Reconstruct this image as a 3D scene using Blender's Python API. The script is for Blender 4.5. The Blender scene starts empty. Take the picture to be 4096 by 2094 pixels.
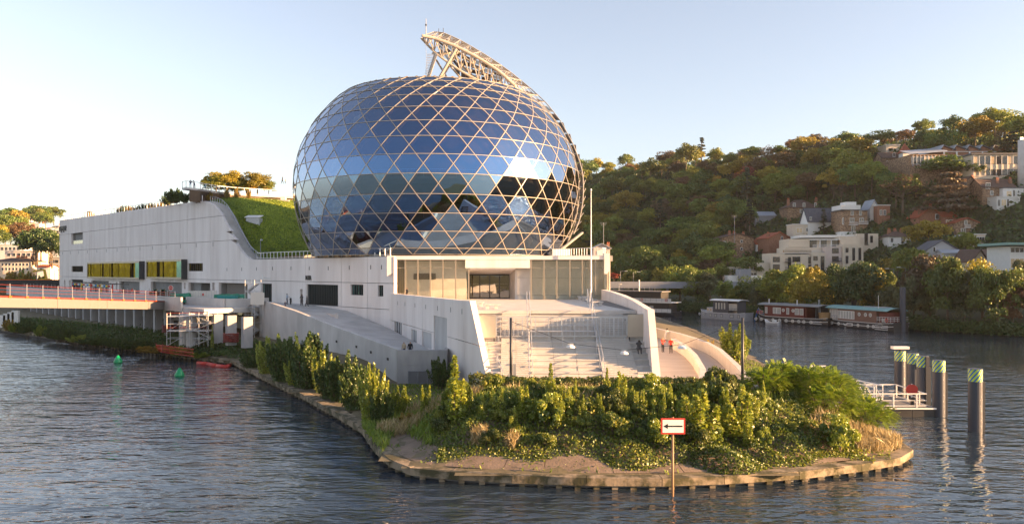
import bpy, math, random
import numpy as np
from mathutils import Vector, Matrix
R = math.radians
S = bpy.context.scene
COL = S.collection
# ------------------------------------------------------------------ camera, sky, sun, exposure
FPX = 3072.0; HOR = 1080.0; EYE = 12.0          # focal length and horizon row of the photograph (4096 px wide), eye height over the water
cam = bpy.data.cameras.new('camera'); cam.sensor_width = 36; cam.lens = 36 * FPX / 4096
cam.shift_y = (HOR - 1047) / 4096; cam.clip_start = 0.5; cam.clip_end = 9000
co = bpy.data.objects.new('camera', cam); COL.objects.link(co)
co.location = (0, 0, EYE); co.rotation_euler = (R(90), 0, 0); S.camera = co
SUN_AZ = 102.5; SUN_EL = 11.5                   # azimuth clockwise from the view direction (+Y)
SD = Vector((math.sin(R(SUN_AZ)) * math.cos(R(SUN_EL)), math.cos(R(SUN_AZ)) * math.cos(R(SUN_EL)), math.sin(R(SUN_EL))))
w = bpy.data.worlds.new('World'); S.world = w; w.use_nodes = True
nt = w.node_tree; bg = nt.nodes['Background']
sky = nt.nodes.new('ShaderNodeTexSky'); sky.sky_type = 'NISHITA'; sky.sun_disc = False
sky.sun_elevation = R(SUN_EL); sky.sun_rotation = R(SUN_AZ); sky.altitude = 50; sky.air_density = 1.0; sky.dust_density = 1.2; sky.ozone_density = 2.0
hs = nt.nodes.new('ShaderNodeHueSaturation'); hs.inputs['Saturation'].default_value = 0.66; nt.links.new(sky.outputs[0], hs.inputs['Color']); wm = nt.nodes.new('ShaderNodeMix'); wm.data_type = 'RGBA'; wm.blend_type = 'MULTIPLY'; wm.inputs[0].default_value = 1.0; wm.inputs[7].default_value = (1.05, .975, .96, 1); nt.links.new(hs.outputs[0], wm.inputs[6]); nt.links.new(wm.outputs[2], bg.inputs[0]); bg.inputs[1].default_value = 0.074
sl = bpy.data.lights.new('sun', 'SUN'); sl.energy = 5.0; sl.angle = R(0.6); sl.color = (1.0, 0.58, 0.27)
so = bpy.data.objects.new('sun', sl); COL.objects.link(so); so.location = (60, -60, 80)
so.rotation_euler = (-SD).to_track_quat('-Z', 'Y').to_euler()
S.view_settings.view_transform = 'Standard'; S.view_settings.look = 'None'; S.view_settings.exposure = 2.2; S.view_settings.gamma = 1
# ------------------------------------------------------------------ helpers
def W(x, y, Y): return Vector(((x - 2048) / FPX * Y, Y, EYE + (HOR - y) / FPX * Y))
def G(x, y, z=0.0):
    Y = FPX * (EYE - z) / (y - HOR); return Vector(((x - 2048) / FPX * Y, Y, z))
def tag(o, label=None, cat=None, group=None, kind=None):
    if label: o['label'] = label
    if cat: o['category'] = cat
    if group: o['group'] = group
    if kind: o['kind'] = kind
    return o
def link(name, me, parent=None):
    o = bpy.data.objects.new(name, me); COL.objects.link(o)
    if parent is not None:
        o.parent = parent; o.matrix_parent_inverse = parent.matrix_basis.inverted()
    return o
def root(name, loc, label, cat, group=None, rz=0.0):
    o = bpy.data.objects.new(name, None); COL.objects.link(o); o.empty_display_size = 0.3
    o.location = loc; o.rotation_euler = (0, 0, rz)
    o.matrix_basis = Matrix.Translation(Vector(loc)) @ Matrix.Rotation(rz, 4, 'Z')
    return tag(o, label, cat, group)
def copy_thing(o, loc=None, rz=None, sc=None, label=None, group=None):
    c = o.copy(); COL.objects.link(c)
    if loc is not None: c.location = loc
    if rz is not None: c.rotation_euler = (0, 0, rz)
    if sc is not None: c.scale = sc if isinstance(sc, tuple) else (sc, sc, sc)
    if label: c['label'] = label
    if group: c['group'] = group
    def rec(a, b):
        for ch in KIDS.get(a.name, []):
            d = ch.copy(); COL.objects.link(d); d.parent = b; d.matrix_parent_inverse = ch.matrix_parent_inverse.copy()
            KIDS.setdefault(b.name, []).append(d); rec(ch, d)
    rec(o, c); return c
KIDS = {}
class B:
    def __init__(s): s.v = []; s.f = []
    def add(s, vs, fs):
        n = len(s.v); s.v += [tuple(p) for p in vs]; s.f += [tuple(i + n for i in f) for f in fs]; return s
    def poly(s, *ps): return s.add(ps, [tuple(range(len(ps)))])
    def hexa(s, p): return s.add(p, [(0, 3, 2, 1), (4, 5, 6, 7), (0, 1, 5, 4), (1, 2, 6, 5), (2, 3, 7, 6), (3, 0, 4, 7)])
    def box(s, x0, x1, y0, y1, z0, z1):
        return s.hexa([(x0, y0, z0), (x1, y0, z0), (x1, y1, z0), (x0, y1, z0), (x0, y0, z1), (x1, y0, z1), (x1, y1, z1), (x0, y1, z1)])
    def obox(s, c, ax, ay, az):      # centre and three half axes
        c, ax, ay, az = Vector(c), Vector(ax), Vector(ay), Vector(az)
        return s.hexa([c - ax - ay - az, c + ax - ay - az, c + ax + ay - az, c - ax + ay - az, c - ax - ay + az, c + ax - ay + az, c + ax + ay + az, c - ax + ay + az])
    def bar(s, p, q, wd, hd=None, up=(0, 0, 1)):
        p, q = Vector(p), Vector(q); d = q - p; hd = hd or wd
        if d.length < 1e-6: return s
        u = Vector(up)
        if abs(d.normalized().dot(u)) > 0.98: u = Vector((0, 1, 0))
        a = d.cross(u).normalized() * wd / 2; b = a.cross(d).normalized() * hd / 2
        return s.obox((p + q) / 2, d / 2, a, b)
    def tube(s, p, q, r, r2=None, n=8, caps=True):
        p, q = Vector(p), Vector(q); d = q - p; r2 = r if r2 is None else r2
        u = Vector((0, 0, 1)) if abs(d.normalized().z) < 0.98 else Vector((0, 1, 0))
        a = d.cross(u).normalized(); b = a.cross(d).normalized(); vs = []
        for c, rr in ((p, r), (q, r2)):
            for i in range(n):
                t = 2 * math.pi * i / n; vs.append(c + (a * math.cos(t) + b * math.sin(t)) * rr)
        fs = [(i, (i + 1) % n, n + (i + 1) % n, n + i) for i in range(n)]
        if caps: fs += [tuple(range(n))[::-1], tuple(range(n, 2 * n))]
        return s.add(vs, fs)
    def pipe(s, pts, r, n=6):
        for a, b in zip(pts[:-1], pts[1:]): s.tube(a, b, r, n=n)
        return s
    def prism(s, pts, z0, z1):
        n = len(pts); vs = [(p[0], p[1], z0 if not callable(z0) else z0(p)) for p in pts] + [(p[0], p[1], z1 if not callable(z1) else z1(p)) for p in pts]
        return s.add(vs, [tuple(range(n))[::-1], tuple(range(n, 2 * n))] + [(i, (i + 1) % n, n + (i + 1) % n, n + i) for i in range(n)])
    def extr(s, pts, d):             # 3d polygon extruded along d
        d = Vector(d); n = len(pts); vs = [Vector(p) for p in pts] + [Vector(p) + d for p in pts]
        return s.add(vs, [tuple(range(n))[::-1], tuple(range(n, 2 * n))] + [(i, (i + 1) % n, n + (i + 1) % n, n + i) for i in range(n)])
    def lathe(s, prof, c=(0, 0, 0), n=16):
        c = Vector(c); vs = []; m = len(prof)
        for r, z in prof:
            for i in range(n):
                t = 2 * math.pi * i / n; vs.append(c + Vector((r * math.cos(t), r * math.sin(t), z)))
        fs = [(j * n + i, j * n + (i + 1) % n, (j + 1) * n + (i + 1) % n, (j + 1) * n + i) for j in range(m - 1) for i in range(n)]
        fs += [tuple(range(n))[::-1], tuple(range((m - 1) * n, m * n))]
        return s.add(vs, fs)
    def sweep(s, pts, wd, z0, z1):   # wall of width wd along a plan polyline; pts (x,y) ; z0,z1 number or per-point lists
        n = len(pts); L = []; Rr = []
        for i in range(n):
            a = Vector(pts[max(i - 1, 0)][:2]); b = Vector(pts[min(i + 1, n - 1)][:2]); d = (b - a).normalized(); nn = Vector((-d.y, d.x)) * wd / 2
            p = Vector(pts[i][:2]); L.append(p + nn); Rr.append(p - nn)
        zz0 = z0 if hasattr(z0, '__len__') else [z0] * n; zz1 = z1 if hasattr(z1, '__len__') else [z1] * n
        vs = []
        for i in range(n): vs += [(L[i].x, L[i].y, zz0[i]), (Rr[i].x, Rr[i].y, zz0[i]), (Rr[i].x, Rr[i].y, zz1[i]), (L[i].x, L[i].y, zz1[i])]
        fs = [(0, 1, 2, 3), (4 * n - 1, 4 * n - 2, 4 * n - 3, 4 * n - 4)]
        for i in range(n - 1):
            for k in range(4): fs.append((4 * i + k, 4 * i + 4 + k, 4 * i + 4 + (k + 1) % 4, 4 * i + (k + 1) % 4))
        return s.add(vs, fs)
    def mesh(s, name, m=None, smooth=False):
        me = bpy.data.meshes.new(name); me.from_pydata(s.v, [], s.f)
        if m is not None: me.materials.append(MAT[m] if isinstance(m, str) else m)
        if smooth: me.polygons.foreach_set('use_smooth', [True] * len(me.polygons))
        return me
    def obj(s, name, m, parent=None, label=None, cat=None, group=None, kind=None, smooth=False):
        o = link(name, s.mesh(name, m, smooth), parent)
        if parent is not None: KIDS.setdefault(parent.name, []).append(o)
        return tag(o, label, cat, group, kind)
def fix_normals(o):
    import bmesh
    bm = bmesh.new(); bm.from_mesh(o.data); bmesh.ops.recalc_face_normals(bm, faces=bm.faces); bm.to_mesh(o.data); bm.free(); return o
def unit_box(name, m):               # shared mesh: a box of size 1 centred on the origin
    return B().box(-.5, .5, -.5, .5, -.5, .5).mesh(name, m)
def inst(name, me, parent, M4):      # a child that shares mesh data, placed by a world matrix
    o = bpy.data.objects.new(name, me); COL.objects.link(o); o.parent = parent
    if parent is not None:
        o.matrix_parent_inverse = parent.matrix_basis.inverted(); KIDS.setdefault(parent.name, []).append(o)
    o.matrix_basis = M4; return o
def bmat(c, ax, ay, az):             # matrix with full axes (for unit_box)
    m = Matrix((tuple(ax), tuple(ay), tuple(az))).transposed().to_4x4(); m.translation = Vector(c); return m
def interp(x, xs, ys): return float(np.interp(x, xs, ys))
def sstep(a, b, x):
    t = min(1, max(0, (x - a) / (b - a))); return t * t * (3 - 2 * t)
# ------------------------------------------------------------------ materials
MAT = {}
def mat(name, col, rough=0.7, col2=None, scale=1.0, amt=1.0, metal=0.0, bump=0.0, bscale=None, stretch=(1, 1, 1), spec=0.5, detail=6.0, lo=0.3, hi=0.7):
    m = bpy.data.materials.new(name); m.use_nodes = True; t = m.node_tree; p = t.nodes['Principled BSDF']
    p.inputs['Roughness'].default_value = rough; p.inputs['Metallic'].default_value = metal; p.inputs['Specular IOR Level'].default_value = spec
    p.inputs['Base Color'].default_value = (*col, 1)
    if col2 is not None or bump:
        g = t.nodes.new('ShaderNodeNewGeometry'); mp = t.nodes.new('ShaderNodeMapping'); mp.inputs['Scale'].default_value = stretch
        t.links.new(g.outputs['Position'], mp.inputs['Vector'])
    if col2 is not None:
        n = t.nodes.new('ShaderNodeTexNoise'); n.inputs['Scale'].default_value = scale; n.inputs['Detail'].default_value = detail; n.inputs['Roughness'].default_value = 0.6
        t.links.new(mp.outputs[0], n.inputs['Vector']); r = t.nodes.new('ShaderNodeValToRGB')
        r.color_ramp.elements[0].position = lo; r.color_ramp.elements[1].position = hi
        r.color_ramp.elements[0].color = (*col, 1); r.color_ramp.elements[1].color = (*col2, 1)
        t.links.new(n.outputs['Fac'], r.inputs[0]); t.links.new(r.outputs[0], p.inputs['Base Color'])
    if bump:
        n2 = t.nodes.new('ShaderNodeTexNoise'); n2.inputs['Scale'].default_value = bscale or scale * 6; n2.inputs['Detail'].default_value = 5
        t.links.new(mp.outputs[0], n2.inputs['Vector']); b = t.nodes.new('ShaderNodeBump'); b.inputs['Strength'].default_value = bump; b.inputs['Distance'].default_value = 0.05
        t.links.new(n2.outputs['Fac'], b.inputs['Height']); t.links.new(b.outputs[0], p.inputs['Normal'])
    MAT[name] = m; return m
def leafmat(name, cols, transl=0.35, rough=0.45, objvar=0.0):
    m = bpy.data.materials.new(name); m.use_nodes = True; t = m.node_tree; out = t.nodes['Material Output']; t.nodes.remove(t.nodes['Principled BSDF'])
    a = t.nodes.new('ShaderNodeAttribute'); a.attribute_name = 'tint'; r = t.nodes.new('ShaderNodeValToRGB')
    e = r.color_ramp.elements; n = len(cols); e[0].position = 0; e[0].color = (*cols[0], 1); e[1].position = 1; e[1].color = (*cols[-1], 1)
    for i in range(1, n - 1):
        k = e.new(i / (n - 1)); k.color = (*cols[i], 1)
    t.links.new(a.outputs['Fac'], r.inputs[0]); c = r.outputs[0]
    if objvar:
        oi = t.nodes.new('ShaderNodeObjectInfo'); h = t.nodes.new('ShaderNodeHueSaturation'); mr = t.nodes.new('ShaderNodeMapRange')
        mr.inputs[3].default_value = 1 - objvar; mr.inputs[4].default_value = 1 + objvar; t.links.new(oi.outputs['Random'], mr.inputs[0]); t.links.new(mr.outputs[0], h.inputs['Value'])
        mh = t.nodes.new('ShaderNodeMapRange'); mh.inputs[3].default_value = 0.5 - objvar * 0.06; mh.inputs[4].default_value = 0.5 + objvar * 0.06
        mm = t.nodes.new('ShaderNodeMath'); mm.operation = 'FRACT'; m3 = t.nodes.new('ShaderNodeMath'); m3.operation = 'MULTIPLY'; m3.inputs[1].default_value = 7.31
        t.links.new(oi.outputs['Random'], m3.inputs[0]); t.links.new(m3.outputs[0], mm.inputs[0]); t.links.new(mm.outputs[0], mh.inputs[0]); t.links.new(mh.outputs[0], h.inputs['Hue'])
        t.links.new(c, h.inputs['Color']); c = h.outputs[0]
    d = t.nodes.new('ShaderNodeBsdfDiffuse'); tr = t.nodes.new('ShaderNodeBsdfTranslucent'); gl = t.nodes.new('ShaderNodeBsdfGlossy'); gl.inputs['Roughness'].default_value = rough
    gl.inputs['Color'].default_value = (0.9, 0.95, 0.8, 1)
    t.links.new(c, d.inputs[0]); t.links.new(c, tr.inputs[0]); m1 = t.nodes.new('ShaderNodeMixShader'); m1.inputs[0].default_value = transl; m2 = t.nodes.new('ShaderNodeMixShader'); m2.inputs[0].default_value = 0.05
    t.links.new(d.outputs[0], m1.inputs[1]); t.links.new(tr.outputs[0], m1.inputs[2]); t.links.new(m1.outputs[0], m2.inputs[1]); t.links.new(gl.outputs[0], m2.inputs[2]); t.links.new(m2.outputs[0], out.inputs[0])
    MAT[name] = m; return m
def glassmat(name, tint, through, base=0.3, rough=0.02, wav=0.0, graze=None):
    """reflecting tinted pane over a partly transparent body"""
    m = bpy.data.materials.new(name); m.use_nodes = True; t = m.node_tree; out = t.nodes['Material Output']; t.nodes.remove(t.nodes['Principled BSDF'])
    gl = t.nodes.new('ShaderNodeBsdfGlossy'); gl.inputs['Color'].default_value = (*tint, 1); gl.inputs['Roughness'].default_value = rough
    tr = t.nodes.new('ShaderNodeBsdfTransparent'); tr.inputs['Color'].default_value = (*through, 1)
    if graze is not None:
        lw_ = t.nodes.new('ShaderNodeLayerWeight'); lw_.inputs['Blend'].default_value = .35; mc = t.nodes.new('ShaderNodeMix'); mc.data_type = 'RGBA'; mc.inputs[6].default_value = (*tint, 1); mc.inputs[7].default_value = (*graze, 1)
        t.links.new(lw_.outputs['Facing'], mc.inputs[0]); t.links.new(mc.outputs[2], gl.inputs['Color'])
    fr = t.nodes.new('ShaderNodeLayerWeight'); fr.inputs['Blend'].default_value = .5; pw_ = t.nodes.new('ShaderNodeMath'); pw_.operation = 'POWER'; pw_.inputs[1].default_value = 4.0; t.links.new(fr.outputs['Facing'], pw_.inputs[0])
    mr = t.nodes.new('ShaderNodeMapRange'); mr.inputs[3].default_value = base; mr.inputs[4].default_value = 1.0
    t.links.new(pw_.outputs[0], mr.inputs[0]); mx = t.nodes.new('ShaderNodeMixShader'); t.links.new(mr.outputs[0], mx.inputs[0]); t.links.new(tr.outputs[0], mx.inputs[1]); t.links.new(gl.outputs[0], mx.inputs[2]); t.links.new(mx.outputs[0], out.inputs[0])
    if wav:
        g = t.nodes.new('ShaderNodeNewGeometry'); n = t.nodes.new('ShaderNodeTexNoise'); n.inputs['Scale'].default_value = 0.5; n.inputs['Detail'].default_value = 1; t.links.new(g.outputs['Position'], n.inputs['Vector'])
        b = t.nodes.new('ShaderNodeBump'); b.inputs['Strength'].default_value = wav; b.inputs['Distance'].default_value = 0.08; t.links.new(n.outputs['Fac'], b.inputs['Height']); t.links.new(b.outputs[0], gl.inputs['Normal'])
    MAT[name] = m; return m
mat('white_concrete', (.68, .61, .57), .8, (.82, .755, .715), .4, bump=.15, bscale=9, stretch=(1, 1, .13), lo=.34, hi=.62)
mat('pale_concrete', (.47, .44, .41), .8, (.58, .55, .52), .6, bump=.2, bscale=10)
mat('grey_concrete', (.25, .25, .255), .85, (.42, .41, .41), .5, bump=.3, bscale=8, stretch=(1, 1, .4))
mat('mid_concrete', (.40, .39, .38), .85, (.56, .55, .54), .45, bump=.3, bscale=7, stretch=(1, 1, .4))
mat('dark_concrete', (.13, .13, .135), .85, (.20, .195, .19), .5, bump=.3, bscale=7)
mat('paving', (.40, .385, .37), .85, (.53, .51, .49), .9, bump=.2, bscale=14)
mat('ramp_paving', (.34, .31, .29), .85, (.46, .42, .39), 1.2, bump=.25, bscale=14, stretch=(.25, 1, 1))
mat('quay_stone', (.06, .055, .025), .9, (.27, .215, .15), 1.1, bump=.5, bscale=6, lo=.42, hi=.58)
mat('bank_slab', (.13, .095, .065), .9, (.27, .20, .15), .7, bump=.6, bscale=9)
mat('earth', (.10, .085, .05), .95, (.17, .14, .08), .8, bump=.5, bscale=5)
mat('white_metal', (.78, .77, .75), .4, metal=0.0)
mat('frame_white', (.50, .45, .38), .35, metal=0.2)
mat('sail_steel', (.36, .34, .31), .4, metal=0.2)
mat('galv', (.48, .49, .51), .45, (.60, .61, .63), 3, metal=.6)
mat('steel_grey', (.20, .21, .23), .5, (.26, .27, .29), .8)
mat('pile_grey', (.042, .05, .07), .5, (.065, .074, .096), .6, metal=.2, stretch=(1, 1, .2))
mat('bridge_grey', (.20, .215, .25), .5, (.235, .25, .285), .4)
mat('dark_metal', (.035, .038, .045), .45)
mat('black_metal', (.012, .012, .014), .4)
mat('bronze', (.33, .29, .23), .4, metal=.5)
mat('plate_metal', (.46, .41, .35), .35, (.54, .49, .42), .8, metal=.5)
mat('timber', (.28, .17, .07), .6, (.36, .23, .10), 2)
mat('timber_dark', (.07, .042, .02), .6, (.10, .06, .03), 2)
mat('red_paint', (.45, .03, .02), .5)
mat('rust_red', (.15, .018, .014), .6, (.20, .03, .02), 2)
mat('orange', (.75, .13, .02), .5)
mat('yellow', (.75, .55, .03), .5)
mat('teal', (.0, .24, .24), .5)
mat('hoarding', (.62, .60, .56), .6)
mat('roof_felt', (.20, .20, .20), .9, (.27, .27, .26), .8)
# ------------------------------------------------------------------ water
def water():
    m = bpy.data.materials.new('river_water'); m.use_nodes = True; t = m.node_tree; p = t.nodes['Principled BSDF']
    p.inputs['Base Color'].default_value = (.020, .034, .052, 1); p.inputs['Roughness'].default_value = .04; p.inputs['IOR'].default_value = 1.7
    g = t.nodes.new('ShaderNodeNewGeometry'); prev = None
    for sc, st, dist, dt in ((.16, (1.0, 1.6, 1), .45, 2), (.62, (.75, 1.8, 1), .26, 2), (1.9, (.8, 1.7, 1), .06, 2)):
        mp = t.nodes.new('ShaderNodeMapping'); mp.inputs['Scale'].default_value = st; mp.inputs['Rotation'].default_value = (0, 0, R(12)); t.links.new(g.outputs['Position'], mp.inputs[0])
        n = t.nodes.new('ShaderNodeTexNoise'); n.inputs['Scale'].default_value = sc; n.inputs['Detail'].default_value = dt; n.inputs['Roughness'].default_value = .55; n.inputs['Distortion'].default_value = .25
        t.links.new(mp.outputs[0], n.inputs['Vector']); b = t.nodes.new('ShaderNodeBump'); b.inputs['Strength'].default_value = 1.0; b.inputs['Distance'].default_value = dist
        t.links.new(n.outputs['Fac'], b.inputs['Height'])
        if prev is not None: t.links.new(prev.outputs[0], b.inputs['Normal'])
        prev = b
    cm = t.nodes.new('ShaderNodeTexNoise'); cm.inputs['Scale'].default_value = .035; cm.inputs['Detail'].default_value = 3; t.links.new(g.outputs['Position'], cm.inputs['Vector']); cr = t.nodes.new('ShaderNodeMapRange'); cr.inputs[1].default_value = .35; cr.inputs[2].default_value = .62; cr.inputs[3].default_value = .35; cr.inputs[4].default_value = 1.0
    t.links.new(cm.outputs['Fac'], cr.inputs[0])
    for nd in t.nodes:
        if nd.type == 'BUMP': t.links.new(cr.outputs[0], nd.inputs['Strength'])
    t.links.new(prev.outputs[0], p.inputs['Normal']); MAT['water'] = m
    B().poly((-900, -300, 0), (700, -300, 0), (700, 900, 0), (-900, 900, 0)).obj('river_water', 'water', kind='structure')
water()
# ------------------------------------------------------------------ island: ground, quay coping
QUAY = [(-35.1, 96.5), (-27, 83), (-19, 70), (-13.8, 61), (-10.9, 55.6), (-8.85, 49.6), (-7.4, 46.2), (-5.87, 44.2), (-3.5, 43.3), (0, 42.5), (4.1, 42.0), (8.2, 41.9), (11.7, 42.3), (16.2, 43.3), (20.5, 45.0), (23.5, 46.5), (25.4, 48.6), (26.0, 52), (27.2, 60), (28.6, 72), (30.2, 90), (32.6, 110), (35, 150), (36, 230), (30, 330)]
QLEFT = [(-230, 290), (-150, 200), (-100, 150), (-78, 131), (-60.5, 117), (-47, 106)]
ISL = QLEFT + QUAY + [(-200, 340)]
IA = np.array(ISL)
def inside(x, y, P=IA):
    j = len(P) - 1; c = False
    for i in range(len(P)):
        if (P[i][1] > y) != (P[j][1] > y) and x < (P[j][0] - P[i][0]) * (y - P[i][1]) / (P[j][1] - P[i][1]) + P[i][0]: c = not c
        j = i
    return c
def edge_dist(x, y):
    a = IA; b = np.roll(IA, -1, 0); p = np.array((x, y)); d = b - a; tt = np.clip(((p - a) * d).sum(1) / (d * d).sum(1), 0, 1)
    return float(np.sqrt((((a + d * tt[:, None]) - p) ** 2).sum(1).min()))
def ground_z(x, y):
    d = edge_dist(x, y)
    if y > 84: top = 2.4
    else:
        sh_ = 3.6 * sstep(56, 62, y); k = sstep(-9.5 + sh_, -4.5 + sh_, x)
        top = .72 + (3.0 - .72) * k
        top -= sstep(54, 60, y) * k * .55
        top += sstep(76, 84, y) * (2.4 - top)
    if x > 13 and y > 66: top += (1.5 - top) * sstep(20, 25, x)
    h = .62 + (top - .62) * sstep(.4, 8.5, d) * 1.0
    if 11.5 < x < 24.5 and y > 55.5: h = min(h, 1.55 + (h - 1.55) * (1 - sstep(55.5, 57.5, y)) if h > 1.55 else h)
    return h
def island():
    xs = np.arange(-232, 40, 1.6); ys = np.arange(41, 340, 1.6); idx = {}; b = B()
    def vid(i, j):
        if (i, j) not in idx:
            idx[(i, j)] = len(b.v); b.v.append((xs[i], ys[j], ground_z(xs[i], ys[j])))
        return idx[(i, j)]
    for i in range(len(xs) - 1):
        for j in range(len(ys) - 1):
            cx, cy = xs[i] + .8, ys[j] + .8
            if cy > 175 and (i % 1): continue
            if inside(cx, cy) and edge_dist(cx, cy) > .3: b.f.append((vid(i, j), vid(i + 1, j), vid(i + 1, j + 1), vid(i, j + 1)))
    b.obj('island_ground', 'earth', kind='structure', smooth=True)
    r = root('quay_edge', (8, 42, 0), 'weathered low concrete quay edge running round the tip of the island', 'quay')
    pts = QLEFT + QUAY
    segs = []
    for i in range(len(pts) - 1):                 # coping blocks, each a piece of its own
        a, c = Vector(pts[i]), Vector(pts[i + 1]); n = max(1, int((c - a).length / 3.2)) if a.y < 120 and a.y + c.y < 240 else 1
        for k in range(n): segs.append((a.lerp(c, k / n), a.lerp(c, (k + 1) / n)))
    P = [s[0] for s in segs] + [segs[-1][1]]
    def off(i, dd):
        a = P[max(i - 1, 0)]; c = P[min(i + 1, len(P) - 1)]; d = (c - a).normalized(); return P[i] + Vector((-d.y, d.x)) * dd
    for i in range(len(P) - 1):
        e = .004
        a0, a1, c0, c1 = off(i, 0), off(i, .85), off(i + 1, 0), off(i + 1, .85); dz = random.Random(i).uniform(-.015, .015)
        aa0 = a0.lerp(c0, e); cc0 = c0.lerp(a0, e); aa1 = a1.lerp(c1, e); cc1 = c1.lerp(a1, e)
        B().hexa([(aa0.x, aa0.y, .22), (cc0.x, cc0.y, .22), (cc1.x, cc1.y, .22), (aa1.x, aa1.y, .22), (aa0.x, aa0.y, .66 + dz), (cc0.x, cc0.y, .66 + dz), (cc1.x, cc1.y, .66 + dz), (aa1.x, aa1.y, .66 + dz)]).obj('coping_stone', 'quay_stone', r)
    pm = unit_box('timber_pile', 'quay_stone')
    for i in range(len(P) - 1):
        a = off(i, .28); c = off(i + 1, .28); n = max(1, int((c - a).length / 1.0))
        if a.y > 140: n = 1
        for k in range(n):
            q = a.lerp(c, (k + .5) / n); inst('timber_pile', pm, r, bmat((q.x, q.y, -.385), (.32, 0, 0), (0, .28, 0), (0, 0, 1.23)))

    B().sweep([off(i, .62) for i in range(len(P))], .3, -1, .225).obj('quay_wall', 'dark_concrete', r)
island()
# ------------------------------------------------------------------ the music hall: walls on the island's left flank
WD = Vector((-.697, .717, 0)); WN = Vector((-.717, -.697, 0)); WP = Vector((-16.7, 105.0, 0))
def wall_hit(x, y, off=0.0):         # pixel -> (s along the wall, z) on the flank wall plane
    dx = (x - 2048) / FPX; n = WN; P0 = WP + WN * off; dirv = Vector((dx, 1, (HOR - y) / FPX))
    t = (P0.x * n.x + P0.y * n.y) / (dirv.x * n.x + dirv.y * n.y); q = dirv * t
    return ((q.x - WP.x) * WD.x + (q.y - WP.y) * WD.y, q.z + EYE)
def WS(s, z, o=0.0):
    p = WP + WD * s + WN * o; return Vector((p.x, p.y, z))
S_FAR = wall_hit(238, 900)[0]
crest = [(1012, 1040), (1000, 1036), (985, 1026), (965, 1005), (945, 975), (925, 938), (905, 898), (888, 862), (872, 838), (852, 818), (830, 808), (806, 804)]
CR = [wall_hit(x, y) for x, y in crest]
def ztop(s):
    if s <= CR[0][0]: return 13.85
    if s >= CR[-1][0]: return interp(s, [CR[-1][0], S_FAR], [CR[-1][1], 26.4])
    return interp(s, [c[0] for c in CR], [c[1] for c in CR])
hall = root('music_hall', (-16.7, 105, 2.4), 'long white concrete music hall with curved stepped roofline', 'building')
def panel_wall(par, place, s0, s1, zb, zt, vs, hs, openings, th, m, name='wall_panel', g=.035, curve=None):
    vs = [s0] + [v for v in vs if s0 < v < s1] + [s1]
    for a, b_ in zip(vs[:-1], vs[1:]):
        mx = max(zt(a + (b_ - a) * k / 10) for k in range(11)); hh = [zb] + [h for h in hs if zb < h < mx - .3] + [mx + 1]
        for za, zc in zip(hh[:-1], hh[1:]):
            sb = {a + g, b_ - g}; zbk = {za + g, zc - g}
            for o in openings:
                for e in o[:2]:
                    if a + g < e < b_ - g: sb.add(e)
                for e in o[2:4]:
                    if za + g < e < zc - g: zbk.add(e)
            if curve:
                for e in curve:
                    if a + g < e < b_ - g: sb.add(e)
            sb = sorted(sb); zbk = sorted(zbk); m_ = B()
            for p, q in zip(sb[:-1], sb[1:]):
                for u, v in zip(zbk[:-1], zbk[1:]):
                    cs, cz = (p + q) / 2, (u + v) / 2
                    if any(o[0] < cs < o[1] and o[2] < cz < o[3] for o in openings): continue
                    t0, t1 = min(v, zt(p)), min(v, zt(q))
                    if max(t0, t1) <= u + .01: continue
                    t0 = max(t0, u + .005); t1 = max(t1, u + .005)
                    m_.hexa([place(p, u, 0), place(q, u, 0), place(q, u, -th), place(p, u, -th), place(p, t0, 0), place(q, t1, 0), place(q, t1, -th), place(p, t0, -th)])
            if m_.v: m_.obj(name, m, par)
def px_open(x0, x1, y0, y1):
    a = wall_hit(x0, (y0 + y1) / 2)[0]; c = wall_hit(x1, (y0 + y1) / 2)[0]; xm = (x0 + x1) / 2
    return [min(a, c), max(a, c), wall_hit(xm, y1)[1], wall_hit(xm, y0)[1]]
DECK = 6.6
glassmat('teal_glass', (.30, .62, .60), (.02, .10, .10), .55, .03, .25)
glassmat('yellow_reflect_glass', (.25, .21, .025), (.10, .08, .01), .7, .06, .9)  # tinted panes; the olive yellow also paints in reflected trees
glassmat('clear_glass', (.9, .93, .9), (.94, .95, .91), .03, .02)
glassmat('dark_glass', (.75, .78, .8), (.05, .06, .06), .25, .03, .15)
glassmat('warm_glass', (1.0, .85, .6), (.25, .2, .14), .35, .03, .2)
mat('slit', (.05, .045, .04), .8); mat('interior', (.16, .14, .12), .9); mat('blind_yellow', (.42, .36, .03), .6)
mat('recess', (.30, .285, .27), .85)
OPEN = []; def_open = dict(
    loggia=px_open(285, 331, 931, 975), win_a=px_open(286, 332, 1063, 1087), win_b=px_open(752, 811, 1052, 1084),
    g1=px_open(285, 332, 1117, 1166), g0=px_open(276, 283, 1120, 1166), g00=px_open(256, 262, 1120, 1166), g2=px_open(365, 435, 1122, 1166), g3=px_open(476, 558, 1125, 1172), g35=px_open(464, 470, 1128, 1160), g4=px_open(603, 727, 1127, 1172), g45=px_open(736, 742, 1130, 1155),
    g5=px_open(753, 841, 1130, 1175), g55=px_open(848, 858, 1130, 1160), g6=px_open(875, 990, 1131, 1180), door=px_open(1046, 1087, 1133, 1205), niche=px_open(1200, 1210, 1155, 1200),
    nub=px_open(1226, 1352, 1137, 1217), w3=px_open(1402, 1453, 1137, 1180), w4=px_open(1511, 1533, 1140, 1185))
for k in ('g1', 'g0', 'g00', 'g2', 'g3', 'g4', 'g5', 'g6', 'door'): def_open[k][2] = DECK
def_open['nub'][2] = 6.62; def_open['niche'][2] = 6.75
OPEN = list(def_open.values())
vseam = sorted(wall_hit(x, 1060)[0] for x in (358, 500, 620, 750, 843, 1104, 1222, 1365, 1470))
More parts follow.
